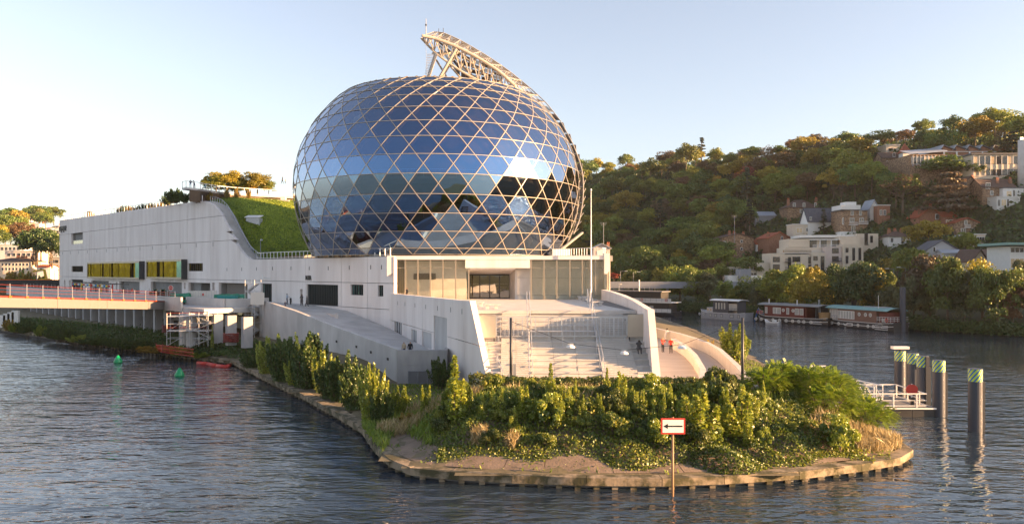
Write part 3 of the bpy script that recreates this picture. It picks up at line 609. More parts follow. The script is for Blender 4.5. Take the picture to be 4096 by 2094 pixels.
for a, c in zip(np.linspace(lx0, lx1, 4)[:-1], np.linspace(lx0, lx1, 4)[1:]):
    f = B().box(a, a + .06, 76.28, 76.39, lz0, lz1).box(c - .06, c, 76.28, 76.39, lz0, lz1).box(a + .06, c - .06, 76.28, 76.39, lz1 - .06, lz1).box(a + .06, c - .06, 76.28, 76.39, lz0, lz0 + .06).obj('door_frame', 'steel_grey', gv)
    for k in range(14): z = lz0 + .08 + k * .083; B().obox(((a + c) / 2, 76.34, z + .03), ((c - a) / 2 - .065, 0, 0), (0, .03, -.02), (0, .004, .012)).obj('slat', 'steel_grey', f)
# right ramps
rr = root('garden_ramp', (18, 66, 2.2), 'curved double ramp with pale concrete parapets right of the steps', 'ramp')
OP = [(18.6, 58.5), (20.6, 70), (22.5, 83), (23.05, 90), (23.0, 97), (22.4, 104), (20.9, 112)]; OZ = [3.15, 3.3, 3.45, 3.5, 3.5, 3.55, 3.6]
DV = [(14.2, 57.5), (16.9, 68), (18.6, 78), (19.7, 87), (20.1, 96)]; DZ = [3.15, 3.3, 3.4, 3.45, 3.48]
def fl(y, tab): return interp(y, [p[1] for p in tab], [p[0] for p in tab])
yy = [57.5, 62, 68, 74, 80, 86, 92, 98, 105, 112]
for a, c in zip(yy[:-1], yy[1:]):
    B().hexa([(12.8, a + .01, 1.7), (fl(a, DV), a + .01, 1.7), (fl(c, DV), c - .01, 1.7), (12.8, c - .01, 1.7), (12.8, a + .01, 2.32), (fl(a, DV), a + .01, 2.32), (fl(c, DV), c - .01, 2.32), (12.8, c - .01, 2.32)]).obj('ramp_slab', 'ramp_paving', rr)
    z0, z1 = 2.0 + .3 * sstep(57, 97, a), 2.0 + .3 * sstep(57, 97, c)
    B().hexa([(fl(a, DV), a + .01, 1.5), (fl(a, OP), a + .01, 1.5), (fl(c, OP), c - .01, 1.5), (fl(c, DV), c - .01, 1.5), (fl(a, DV), a + .01, z0), (fl(a, OP), a + .01, z0), (fl(c, OP), c - .01, z1), (fl(c, DV), c - .01, z1)]).obj('ramp_slab', 'ramp_paving', rr)
for P_, Z_ in ((OP, OZ), (DV, DZ)):
    for i in range(len(P_) - 1):
        a, c = Vector(P_[i]), Vector(P_[i + 1]); B().sweep([a.lerp(c, -.012), c], .5, 1.2, [Z_[i], Z_[i + 1] ]).obj('parapet', 'pale_concrete', rr)
B().box(14.2, 15.2, 83.6, 83.85, 2.325, 2.34).obj('drain_grate', 'black_metal', rr)
# ------------------------------------------------------------------ glass dome
DC = Vector((-12.2, 128.0, 0)); DA = 23.4; DB = 24.0; DN = 36
PZT = [14.15, 17.2, 21.3, 24.95, 27.4, 31.4, 35.5, 39.5, 42.3, 43.4, 43.85]; PRT = [.868, .935, .987, 1.0, .997, .956, .866, .717, .53, .36, .18]
from numpy import interp as _ip
_zz = np.linspace(14.15, 43.85, 240)
def _smooth():
    r = np.interp(_zz, PZT, PRT)
    for _ in range(60): r[1:-1] = r[1:-1] * .5 + (r[:-2] + r[2:]) * .25
    return r
_rr = _smooth()
def prof(z): return float(np.interp(z, _zz, _rr))
def dome_pt(th, z, off=0.0):
    r = prof(z); return Vector((DC.x + (DA * r + off) * math.cos(th), DC.y + (DB * r + off) * math.sin(th), z))
fdir = math.atan2(-DC.y, -DC.x)                 # direction from the dome to the camera
def front_z(y):
    lo, hi = 14.15, 43.8
    for _ in range(40):
        m_ = (lo + hi) / 2; p = dome_pt(fdir, m_); py = HOR - (m_ - EYE) / p.y * FPX
        if py > y: lo = m_
        else: hi = m_
    return lo
RINGY = [992, 924, 851, 774, 692, 614, 542, 480, 425, 378, 346, 322, 307]
RZ = [front_z(y) for y in RINGY]
for i in range(1, len(RZ)):
    if RZ[i] < RZ[i - 1] + .25: RZ[i] = RZ[i - 1] + .3
glassmat('dome_glass', (.19, .41, .78), (.24, .24, .20), .45, .006, .06, (.97, .97, .98))  # blue tint paints in the deep sky reflected by the panes
mat('hall_timber', (.20, .13, .06), .6, (.28, .18, .09), 1.5)
dome = root('glass_dome', (DC.x, DC.y, 14.1), 'egg shaped glass dome with white kagome lattice of hexagons and triangles', 'dome')
dth = 2 * math.pi / DN
mids = [14.16] + [(a + b_) / 2 for a, b_ in zip(RZ[:-1], RZ[1:])]        # rows of crossings; row 0 at the base
def shrink(ps, off):
    c = sum(ps, Vector()) / len(ps); out = []
    for p in ps:
        d = (c - p); l = d.length; out.append(p + d * min(.10 / max(l, .3), .3))
    return out
panes = []
def th_(k, i): return fdir + (i + .5 * (k % 2)) * dth
for k in range(len(mids)):
    zc = mids[k]; zl = RZ[k - 1] if k else None; zu = RZ[k] if k < len(RZ) else None
    for i in range(DN):
        t0 = th_(k, i); t1 = th_(k, i + 1)
        top = [dome_pt(t1 - dth / 4, zu), dome_pt(t0 + dth / 4, zu)]
        bot = [dome_pt(t0 + dth / 4, zl), dome_pt(t1 - dth / 4, zl)] if zl else []
        panes.append((1, [dome_pt(t0, zc)] + bot + [dome_pt(t1, zc)] + top))
        panes.append((0, [dome_pt(t0, zc), dome_pt(t0 + dth / 4, zu), dome_pt(t0 - dth / 4, zu)]))
        if zl: panes.append((0, [dome_pt(t0, zc), dome_pt(t0 - dth / 4, zl), dome_pt(t0 + dth / 4, zl)]))
kl = len(RZ) - 1                                  # last ring: close with a row of triangles to the cap
rest = B(); score = []
rng = random.Random(11)
for kind_, ps in panes:
    c = sum(ps, Vector()) / len(ps); nrm = Vector((c.x - DC.x, c.y - DC.y, 0)).normalized(); view = Vector((0, 0, EYE)) - c; view.z = 0
    a = sum(((ps[j] - c).cross(ps[(j + 1) % len(ps)] - c)).length for j in range(len(ps))) / 2
    score.append((nrm.dot(view.normalized()) * a if nrm.dot(view.normalized()) > .02 else 0))
order = sorted(range(len(panes)), key=lambda i: -score[i]); pick = set(i for i in order[:298] if score[i] > 0)
for i, (kind_, ps) in enumerate(panes):
    ps = shrink(ps, 0); c = sum(ps, Vector()) / len(ps); n = Vector((0, 0, 0))
    for j in range(len(ps)): n += (ps[j] - c).cross(ps[(j + 1) % len(ps)] - c)
    n.normalize()
    if n.dot(c - Vector((DC.x, DC.y, 25))) < 0: n = -n; ps = ps[::-1]
    ax = (ps[0] - c).normalized(); ay = n.cross(ax); ga, gb_ = rng.gauss(0, .006), rng.gauss(0, .006)
    ps = [p - n * (p - c).dot(n) + n * ((p - c).dot(ax) * ga + (p - c).dot(ay) * gb_ - .03) for p in ps]   # flat pane, set a hair off true
    if i in pick: B().poly(*ps).obj('hexagon_pane' if kind_ else 'triangle_pane', 'dome_glass', dome)
    else: rest.poly(*ps)
rest.obj('rear_panes', 'dome_glass', dome, kind='stuff')
def bars(path, wdt, dep): 
    b = B()
    for p, q in zip(path[:-1], path[1:]):
        m_ = (p + q) / 2; up = Vector((m_.x - DC.x, m_.y - DC.y, (m_.z - 26) * .9)).normalized(); b.bar(p, q, wdt, dep, up)
    return b
for z in [14.2] + RZ:
    pth = [dome_pt(fdir + j * dth / 4, z) for j in range(DN * 4 + 1)]; bars(pth, .06, .06).obj('ring_beam', 'frame_white', dome)
for i in range(DN):
    for sg in (1, -1):
        pth = []
        for k in range(len(mids)):
            t = fdir + i * dth + sg * k * dth / 2; pth.append(dome_pt(t, mids[k]))
            if k < len(RZ): pth.append(dome_pt(t + sg * dth / 4, RZ[k]))
        bars(pth, .07, .06).obj('diagonal_mullion', 'frame_white', dome)
ht = RZ[-1]; b = B(); n = 72
ring = [dome_pt(fdir + j * 2 * math.pi / n, ht) for j in range(n)]; cp = Vector((DC.x, DC.y, ht + .25))
for j in range(n): b.poly(ring[j], ring[(j + 1) % n], cp)
b.obj('roof_cap', 'pale_concrete', dome)
# interior: timber lattice, hall drum, gallery floors
lat = B()
for i in range(DN):
    for sg in (1, -1):
        pth = []
        for k in range(len(mids)):
            t = fdir + i * dth + sg * k * dth / 2; pth.append(dome_pt(t, mids[k], -.75))
            if k < len(RZ): pth.append(dome_pt(t + sg * dth / 4, RZ[k], -.75))
        for p, q in zip(pth[:-1], pth[1:]): m_ = (p + q) / 2; lat.bar(p, q, .28, .7, (m_ - Vector((DC.x, DC.y, 26))).normalized())
lat.obj('timber_lattice', 'timber', dome)
B().lathe([(12, 0), (15.2, 4), (16.6, 12), (15.5, 20), (11, 26), (2, 28)], (DC.x, DC.y + 1.5, 14.05), 40).obj('concert_hall_drum', 'hall_timber', dome, smooth=True)
for z, ro, ri in ((18.9, 21.6, 15), (24.6, 21.8, 16)):
    b = B(); n = 60
    for j in range(n):
        t, u = 2 * math.pi * j / n, 2 * math.pi * (j + 1) / n
        def pp(r, a, zz): return (DC.x + r * math.cos(a), DC.y + r * 1.02 * math.sin(a), zz)
        b.hexa([pp(ri, t, z), pp(ro, t, z), pp(ro, u, z), pp(ri, u, z), pp(ri, t, z + .35), pp(ro, t, z + .35), pp(ro, u, z + .35), pp(ri, u, z + .35)])
    b.obj('gallery_floor', 'recess', dome)
    rb = B()
    for j in range(n):
        t, u = 2 * math.pi * j / n, 2 * math.pi * (j + 1) / n; rb.bar(pp(ro - .1, t, z + 1.35), pp(ro - .1, u, z + 1.35), .05); rb.bar(pp(ro - .1, t, z + .35), pp(ro - .1, t, z + 1.35), .04)
    rb.obj('gallery_rail', 'galv', dome)
# ------------------------------------------------------------------ solar sail
mat('solar_cell', (.05, .045, .045), .3, (.09, .08, .075), 3, metal=.3, spec=.6)
glassmat('cell_glass', (.8, .75, .7), (.42, .38, .33), .18, .05)
sail = root('solar_sail', (DC.x + 14, DC.y + 20, 14.1), 'curved steel sail of tilted solar panels riding around the dome', 'solar sail')
OUT = [(2295, 935), (2318, 880), (2330, 820), (2334, 760), (2332, 700), (2318, 640), (2290, 570), (2240, 480), (2185, 412), (2130, 360), (2060, 302), (1985, 247), (1905, 197), (1830, 155), (1770, 130), (1735, 128)]
INN = [(2200, 935), (2215, 880), (2225, 820), (2230, 760), (2225, 700), (2205, 640), (2175, 570), (2140, 480), (2100, 412), (2062, 345), (2000, 288), (1935, 245), (1870, 208), (1800, 175), (1735, 152), (1688, 143)]
def catm(P, n):
    P = np.array(P, float); t = np.linspace(0, len(P) - 1, n); return [(float(np.interp(u, range(len(P)), P[:, 0])), float(np.interp(u, range(len(P)), P[:, 1]))) for u in t]
NR = 28; oo = catm(OUT, NR + 1); ii = catm(INN, NR + 1)
Yo = [float(np.interp(k / NR, [0, .4, .62, 1], [131, 133, 141, 142])) for k in range(NR + 1)]; Yi = [float(np.interp(k / NR, [0, .4, .62, 1], [139, 141, 131, 126])) for k in range(NR + 1)]
OW = [W(oo[k][0], oo[k][1], Yo[k]) for k in range(NR + 1)]; IW = [W(ii[k][0], ii[k][1], Yi[k]) for k in range(NR + 1)]
IW = [p + Vector((0, 0, 0)) for p in IW]
NCO = 5
def sp(k, c): return OW[k].lerp(IW[k], c / NCO)
for k in range(NR):
    up = (sp(k + 1, 3) - sp(k, 3)); 
    for c in range(NCO):
        a, b2, c2, d = sp(k, c + .06), sp(k, c + .94), sp(k + 1, c + .94), sp(k + 1, c + .06)
        nrm = (b2 - a).cross(d - a).normalized()
        if nrm.y > 0 and nrm.z < .3: nrm = -nrm
        lift = -nrm * .55
        q = [a.lerp(d, .06), b2.lerp(c2, .06), c2.lerp(b2, .12) + lift, d.lerp(a, .12) + lift]
        fr = B()
        for p_, q_ in zip(q, q[1:] + q[:1]): fr.bar(p_, q_, .05)
        fr.bar((q[0] + q[1]) / 2, (q[2] + q[3]) / 2, .03)
        fo = fr.obj('panel_frame', 'steel_grey', sail)
        B().poly(*q).obj('solar_panel', 'solar_cell' if (k * 3 + c) % 7 else 'cell_glass', fo)
for c in range(0, NCO + 1, 1):
    tb = B()
    for k in range(NR): tb.tube(sp(k, c) , sp(k + 1, c), .09 if c in (0, NCO) else .06, n=6)
    tb.obj('sail_rib', 'sail_steel', sail)
for k in range(0, NR + 1, 2): B().tube(sp(k, 0), sp(k, NCO), .07, n=6).obj('cross_tube', 'sail_steel', sail)
# concave underside of the sail, hung with more panel rows
for k in range(int(NR * .58), NR - 1):
    def und(kk, f):
        x, y = oo[kk]; yb = float(np.interp(x, [1735, 1790, 1840, 2100], [172, 240, 312, 345])); yy_ = y + (max(yb, y + 4) - y) * f
        return W(x, yy_, Yo[kk] + 3.5 * math.sin(f * 1.5) + .4)
    for j in range(6):
        f0, f1 = j / 6 + .02, (j + 1) / 6 - .03; q = [und(k, f0), und(k + 1, f0), und(k + 1, f1), und(k, f1)]; q = [q[0].lerp(q[1], .05), q[1].lerp(q[0], .1), q[2].lerp(q[3], .1), q[3].lerp(q[2], .05)]
        if (q[0] - q[3]).length < .35: continue
        fr = B()
        for p_, q_ in zip(q, q[1:] + q[:1]): fr.bar(p_, q_, .06)
        fr.bar((q[0] + q[1]) / 2, (q[2] + q[3]) / 2, .04); fo = fr.obj('panel_frame', 'sail_steel', sail); B().poly(*q).obj('solar_panel', 'solar_cell' if (k + j) % 3 else 'cell_glass', fo)
# lower chord truss along the near edge, struts, tip
top0 = int(NR * .60); LC = []
for k in range(top0, NR + 1):
    f = (k - top0) / (NR - top0); drop = 3.4 * math.sin(math.pi * min(1, f * 1.02)) ** .8; LC.append(IW[k] + Vector((-.3, 1.2, -drop)))
tb = B()
for a, c in zip(LC[:-1], LC[1:]): tb.tube(a, c, .2, n=8)
tb.obj('lower_chord', 'sail_steel', sail); tb = B()
for k in range(top0, NR): tb.tube(IW[k], IW[k + 1], .26, n=8)
tb.obj('upper_chord', 'sail_steel', sail)
for j in range(0, len(LC) - 1):
    tb = B(); tb.tube(LC[j], IW[top0 + j], .1, n=6); tb.tube(LC[j], IW[top0 + j + 1], .1, n=6); tb.tube(LC[j], sp(top0 + j, 2), .1, n=6); tb.tube(LC[j], sp(top0 + j + 1, 4), .08, n=6); tb.tube(LC[j], sp(top0 + j, 1), .08, n=6); tb.obj('web_strut', 'sail_steel', sail)
for (x0, y0, x1, y1, r, yy_) in ((1712, 302, 1744, 215, .3, 128), (1756, 303, 1825, 195, .26, 127), (1768, 300, 1832, 205, .18, 130), (1790, 303, 1745, 240, .16, 131), (1845, 303, 1760, 218, .16, 134), (1900, 303, 1800, 210, .2, 134), (1960, 303, 1830, 205, .2, 132)):
    B().tube(W(x0, y0 + 12, yy_), W(x1, y1, yy_), r, n=8).obj('support_leg', 'sail_steel', sail)
B().tube(W(1730, 215, 129), W(1840, 212, 133), .22, n=8).obj('cross_brace', 'sail_steel', sail)
for k in range(14): a = W(1712 + 2 * k * .35, 302 - k * 6.5, 127.6); B().box(a.x - .55, a.x + .55, a.y - .05, a.y + .05, a.z - .04, a.z + .04).obj('ladder_rung', 'galv', sail)
mast = W(1704, 150, 126.5); mt = W(1704, 75, 126.5)
B().tube(mast - Vector((0, 0, .6)), mt, .09, .04, n=6).obj('lightning_rod', 'sail_steel', sail); B().tube(mt - Vector((0, 0, 1.2)), mt - Vector((0, 0, .9)), .14, n=6).obj('rod_collar', 'dark_metal', sail)
for x, y in ((1755, 130), (1773, 128)): a = W(x, y, 139); B().tube(a - Vector((0, 0, .6)), a + Vector((0, 0, .7)), .05, n=6).obj('rod', 'dark_metal', sail)
B().tube(W(1702, 160, 126.5), W(1709, 300, 124), .025, n=4).obj('cable', 'steel_grey', sail)
# rail carriage of the sail at the dome foot
cr = root('sail_carriage', (9, 118, 14), 'white sail carriage on the rail at the foot of the dome', 'carriage')
a = W(2240, 1012, 117); B().box(a.x - 1.2, a.x + 1.5, a.y - 1, a.y + 1, 13.95, 15.2).obj('carriage_body', 'white_metal', cr); B().bar((a.x, a.y, 15), W(2330, 930, 131) , .28, .28).obj('carriage_arm', 'sail_steel', cr); B().box(a.x - 1.5, a.x + 1.8, a.y - 1.2, a.y + 1.2, 14.0, 14.25).obj('carriage_skirt', 'galv', cr)
# ------------------------------------------------------------------ leaf and grass cards
def cards(name, C, size, rg, tint, aspect=.6, normals=None, jitter=1.0, up=None):
    """leaf shaped four-corner faces at the points C"""
    n = len(C); C = np.asarray(C, float); size = np.broadcast_to(np.asarray(size, float), (n,))
    if normals is None: N = rg.normal(size=(n, 3))
    else: N = np.asarray(normals, float) + rg.normal(size=(n, 3)) * jitter
    N /= np.linalg.norm(N, axis=1, keepdims=True) + 1e-9
    A = rg.normal(size=(n, 3)) if up is None else np.asarray(up, float) + rg.normal(size=(n, 3)) * .35
    A -= N * (A * N).sum(1, keepdims=True); A /= np.linalg.norm(A, axis=1, keepdims=True) + 1e-9; Bv = np.cross(N, A)
    h = (size / 2)[:, None]; v = np.empty((n, 4, 3)); v[:, 0] = C - A * h; v[:, 1] = C + Bv * h * aspect; v[:, 2] = C + A * h; v[:, 3] = C - Bv * h * aspect
    v[:, 1] += N * h * .18; v[:, 3] += N * h * .18
    return raw_quads(name, v.reshape(-1, 3), np.clip(np.asarray(tint, float), 0, 1))
def raw_quads(name, v, tint):
    n = len(v) // 4; me = bpy.data.meshes.new(name); me.vertices.add(n * 4); me.vertices.foreach_set('co', v.astype(np.float32).ravel())
    me.loops.add(n * 4); me.loops.foreach_set('vertex_index', np.arange(n * 4, dtype=np.int32)); me.polygons.add(n)
    me.polygons.foreach_set('loop_start', np.arange(0, n * 4, 4, dtype=np.int32)); me.update(calc_edges=True)
    a = me.attributes.new('tint', 'FLOAT', 'FACE'); a.data.foreach_set('value', tint.astype(np.float32)); return me
leafmat('grass_leaf', [(.07, .12, .012), (.16, .24, .02), (.28, .33, .035)], .45)
leafmat('dry_grass', [(.20, .14, .06), (.36, .27, .12), (.48, .38, .2)], .4)
leafmat('poplar_leaf', [(.08, .13, .015), (.19, .25, .03), (.36, .40, .06)], .5, .35)
leafmat('ivy_leaf', [(.05, .085, .012), (.13, .18, .022), (.25, .27, .035), (.34, .29, .045)], .45)
leafmat('hedge_leaf', [(.04, .06, .012), (.09, .12, .02), (.19, .16, .03)], .3)
leafmat('robinia_leaf', [(.08, .14, .012), (.18, .27, .02), (.32, .38, .04)], .5)
leafmat('shade_leaf', [(.025, .05, .012), (.06, .11, .02), (.11, .15, .03)], .35)
leafmat('amber_leaf', [(.14, .09, .015), (.30, .20, .025), (.42, .30, .05)], .4)
leafmat('sapling_leaf', [(.13, .18, .02), (.28, .33, .04), (.48, .50, .09)], .5, .3)
mat('bark', (.10, .075, .05), .9, (.16, .125, .09), 2.5, bump=.5, bscale=8)
mat('lawn', (.19, .26, .012), .9, (.33, .38, .02), 1.2, bump=.6, bscale=6)
# ------------------------------------------------------------------ roof lawn, walkway, railings
zn_s = [(c[0] - CR[0][0]) / (CR_H - CR[0][0]) for c in CR]; zn_z = [(c[1] - CR[0][1]) / (CR[-1][1] - CR[0][1]) for c in CR]
HB = [WS(CR[0][0] - .3, 14.0, -2.3), W(1130, 1034, 137), W(1260, 1017, 139), W(1430, 1008, 147), W(1560, 1010, 158)]
HT = [WS(CR_H + 5, 26.2, -2.3), W(930, 784, 158), W(1165, 797, 165), W(1360, 797, 173), W(1500, 800, 180)]
HB = [Vector((p.x, p.y, 14.0 + .2 * i)) for i, p in enumerate(HB)]
def lawn_pt(u, f):
    k = min(int(u), 3); t = u - k; b = HB[k].lerp(HB[k + 1], t); q = HT[k].lerp(HT[k + 1], t)
    z1 = float(np.interp(f, zn_s, zn_z)); z2 = .25 * f + .75 * sstep(-.15, 1.1, f) * 1.0; m_ = min(1, u / 1.2); zz = z1 * (1 - m_) + z2 * m_
    p = b.lerp(q, f); p.z = b.z + (q.z - b.z) * min(1, zz); return p
lw = B(); NU, NF = 28, 26
for i in range(NU + 1):
    for j in range(NF + 1): lw.v.append(tuple(lawn_pt(4 * i / NU, j / NF)))
for i in range(NU):
    for j in range(NF): a = i * (NF + 1) + j; lw.f.append((a, a + NF + 1, a + NF + 2, a + 1))
lwo = lw.obj('roof_lawn', 'lawn', kind='structure', smooth=True)
rg = np.random.default_rng(3)
def lawn_tufts():
    n = 26000; C = []; tn = []
    for _ in range(n):
        p = lawn_pt(rg.uniform(0, 3.0), rg.uniform(0, 1)); C.append((p.x, p.y, p.z + .05)); tn.append(.45 + .35 * math.sin(p.x * .9 + 2 * math.sin(p.y * .7)) * rg.uniform(.3, 1) + rg.normal() * .15)
    me = cards('lawn_grass', C, rg.uniform(.14, .34, n), rg, tn, .5, up=np.tile((0, 0, 1.0), (n, 1)), normals=np.tile((.2, -.4, .6), (n, 1)), jitter=.6); me.materials.append(MAT['grass_leaf'])
    tag(link('lawn_grass', me), 'short green grass on the curved roof lawn', 'grass', kind='stuff')
lawn_tufts()
WK = [(728, 768, 149), (745, 772, 147.5), (790, 770, 150), (850, 766, 155), (930, 764, 159), (1050, 766, 163), (1165, 770, 166), (1350, 772, 173), (1500, 775, 179)]
WKp = [W(*k) for k in WK]; wkz = 27.9
wk = root('roof_walkway', (WKp[3].x, WKp[3].y, 26), 'curved roof walkway with pale slab edge above a dark retaining wall', 'walkway')
back = Vector((.35, 1, 0)).normalized()
for i in range(len(WKp) - 1):
    a, c = WKp[i], WKp[i + 1]; a2, c2 = a + back * 4, c + back * 4
    B().hexa([(a.x, a.y, wkz - .35), (c.x, c.y, wkz - .35), (c2.x, c2.y, wkz - .35), (a2.x, a2.y, wkz - .35), (a.x, a.y, wkz), (c.x, c.y, wkz), (c2.x, c2.y, wkz), (a2.x, a2.y, wkz)]).obj('slab', 'pale_concrete', wk)
    if i >= 1:
        o2 = back * .8; B().hexa([(a.x + o2.x, a.y + o2.y, 25.2), (c.x + o2.x, c.y + o2.y, 25.2), (c2.x, c2.y, 25.2), (a2.x, a2.y, 25.2), (a.x + o2.x, a.y + o2.y, wkz - .36), (c.x + o2.x, c.y + o2.y, wkz - .36), (c2.x, c2.y, wkz - .36), (a2.x, a2.y, wkz - .36)]).obj('retaining_wall', 'timber_dark', wk)
def railing(name, pts, label, sp=1.5, h=1.05, m='white_metal', pm_='white_metal', bars=0, cat='railing', r=.035):
    rt = root(name, tuple(pts[0]), label, cat); pl = [Vector(p) for p in pts]
    b = B()
    for a, c in zip(pl[:-1], pl[1:]):
        b.bar(a + UPV * h, c + UPV * h, r * 2)
    b.obj('top_rail', m, rt)
    b = B()
    for a, c in zip(pl[:-1], pl[1:]): b.bar(a + UPV * .12, c + UPV * .12, r * 1.4)
    b.obj('bottom_rail', m, rt)
    for q in range(bars):
        b = B()
        for a, c in zip(pl[:-1], pl[1:]): b.bar(a + UPV * h * (q + 1) / (bars + 1), c + UPV * h * (q + 1) / (bars + 1), r)
        b.obj('mid_rail', m, rt)
    me = unit_box('post', pm_); acc = 0.0
    for a, c in zip(pl[:-1], pl[1:]):
        L = (c - a).length; d = (c - a).normalized(); d2 = Vector((d.x, d.y, 0)).normalized(); pn = Vector((-d2.y, d2.x, 0))
        t = acc
        while t < L:
            q = a + d * t; inst('post', me, rt, bmat(q + UPV * (h / 2 - .01), d2 * r * 2, pn * r * 2.4, UPV * h)); t += sp
        acc = t - L
    return rt
railing('railing', [p + Vector((0, .1, wkz - p.z)) for p in WKp], 'white post railing along the curved roof walkway', 1.9, 1.25, r=.05)
railing('railing', [WS(s_, ztop(s_) - .02, -.35) for s_ in np.linspace(CR_H + .5, S_FAR - .2, 12)], 'pale railing on top of the long white flank wall', 1.9, 1.2, r=.045)
crv = [WS(c[0], c[1] + .05, -1.75) for c in CR[::-1]]
railing('railing', crv, 'grey railing of the roof stair following the curved wall edge', 1.1, 1.0, 'galv', 'galv', r=.035)
railing('railing', [WS(s_, 13.98, -.5) for s_ in np.linspace(CR[0][0] - .5, .5, 8)], 'white post railing on the low part of the flank wall', 1.25, 1.05, r=.04)
railing('railing', [(6.5, 112, 14.0), (10.5, 107.5, 14.0), (12.6, 107.2, 14.0), (13.2, 108, 14), (13.3, 120, 14.0)], 'pale railing on the podium roof right of the dome', .5, 1.1, r=.03)
rs = root('roof_stair', tuple(WS(CR[5][0], CR[5][1], -1)), 'grey concrete roof stair climbing the curved edge beside the lawn', 'stairs')
sl_ = np.linspace(CR[0][0], CR_H, 44); smm = unit_box('stair_tread', 'mid_concrete')
for a, c in zip(sl_[:-1], sl_[1:]):
    z = max(ztop(a), ztop(c)); inst('stair_tread', smm, rs, bmat(WS((a + c) / 2, z - .32, -1.3), WD * (c - a) * .99, WN * 1.55, UPV * .7))
b = B()
for a, c in zip(sl_[:-1], sl_[1:]): b.hexa([WS(a, ztop(a) - 2.0, -2.1), WS(c, ztop(c) - 2.0, -2.1), WS(c, ztop(c) - 2.0, -3.2), WS(a, ztop(a) - 2.0, -3.2), WS(a, ztop(a) - .02, -2.1), WS(c, ztop(c) - .02, -2.1), WS(c, ztop(c) - .02, -2.6), WS(a, ztop(a) - .02, -2.6)])
b.obj('stair_kerb', 'grey_concrete', rs)
# upper lawn behind the walkway
UL = B(); k = len(WKp)
for i, p in enumerate(WKp):
    for j in range(5): q = p + back * (3.8 + 6 * j); rise = interp(i, [0, 2, 4, 6, 8], [0, .2, .8, 3.0, 4.0]); UL.v.append((q.x, q.y, wkz - .05 + rise * sstep(0, 3, j)))
for i in range(k - 1):
    for j in range(4): a = i * 5 + j; UL.f.append((a, a + 5, a + 6, a + 1))
UL.obj('upper_lawn', 'lawn', kind='structure', smooth=True)
sk = root('roof_skylight', tuple(lawn_pt(.95, .5)), 'small white roof hatch on the lawn slope', 'hatch')
p = lawn_pt(.98, .52); B().box(p.x - 1.3, p.x + 1.3, p.y - .9, p.y + .9, p.z - .9, p.z + .55).obj('hatch_base', 'galv', sk); B().extr([(p.x - 1.5, p.y - 1.1, p.z + .56), (p.x + 1.5, p.y - 1.1, p.z + .56), (p.x + 1.5, p.y + .9, p.z + 1.05), (p.x - 1.5, p.y + .9, p.z + 1.05)], (0, 0, .12)).obj('hatch_lid', 'white_metal', sk)
p = lawn_pt(1.85, .97); q = root('vent_box', tuple(p), 'small white vent box at the foot of the dark retaining wall', 'vent'); B().box(p.x - .5, p.x + .5, p.y - .4, p.y + .4, p.z - .3, p.z + .7).obj('box_body', 'white_metal', q); B().box(p.x - 1.4, p.x + 1.4, p.y - .8, p.y - .41, p.z - .3, p.z + .06).obj('box_pad', 'mid_concrete', q)
p = WS(CR[0][0] - .8, 13.9, -1.0); q = root('roof_lamp', tuple(p), 'slim roof lamp post at the foot of the lawn', 'lamp'); B().tube(p, p + UPV * 3.3, .06, n=6).obj('post', 'steel_grey', q); B().lathe([(.05, 0), (.22, .05), (.22, .22), (.08, .3)], p + UPV * 3.25 + Vector((.2, 0, 0)), 10).obj('lamp_head', 'galv', q)
# ------------------------------------------------------------------ street deck on columns, its back wall
dk = root('street_deck', tuple(WS(40, 2.4, 12)), 'raised street deck on rows of concrete columns beside the music hall', 'deck')
def col_hit(x, o):
    dv = Vector(((x - 2048) / FPX, 1, 0)); P0 = WP + WN * o; t = P0.dot(WN) / dv.dot(WN); q = dv * t; return (q - WP).dot(WD)
CO = 16.4; c_px = [127, 150, 175, 199, 225, 251, 279, 308, 338, 369, 402, 435, 470, 506, 543, 583, 624, 667, 862, 916, 980]
csx = [col_hit(x + 8, CO) for x in c_px]
for s_ in csx: B().obox(WS(s_, 3.95, CO), WD * .38, WN * .62, UPV * 1.99).obj('column', 'grey_concrete', dk)
for s_ in csx[:-3:2]: B().obox(WS(s_ + 1.5, 3.95, CO - 6), WD * .35, WN * .35, UPV * 1.99).obj('column', 'grey_concrete', dk)
for a, c in zip(np.linspace(19.4, 140, 9)[:-1], np.linspace(19.4, 140, 9)[1:]): B().obox(WS((a + c) / 2, 6.27, 8.8), WD * ((c - a) / 2 - .01), WN * 8.7, UPV * .33).obj('deck_slab', 'mid_concrete', dk)
for a, c in zip(np.linspace(27, 140, 10)[:-1], np.linspace(27, 140, 10)[1:]): B().obox(WS((a + c) / 2, 7.0, 17.65), WD * ((c - a) / 2 - .015), WN * .14, UPV * 1.05).obj('parapet', 'pale_concrete', dk)
bwl = B().obox(WS(68, 4.05, 4.6), WD * 62, WN * .2, UPV * 1.88); bwl.obj('basement_wall', 'pale_concrete', dk)
for s_ in np.arange(10, 120, 5.2): B().obox(WS(s_, 5.1, 4.82), WD * 1.6, WN * .02, UPV * .75).obj('basement_window', 'warm_glass', dk)
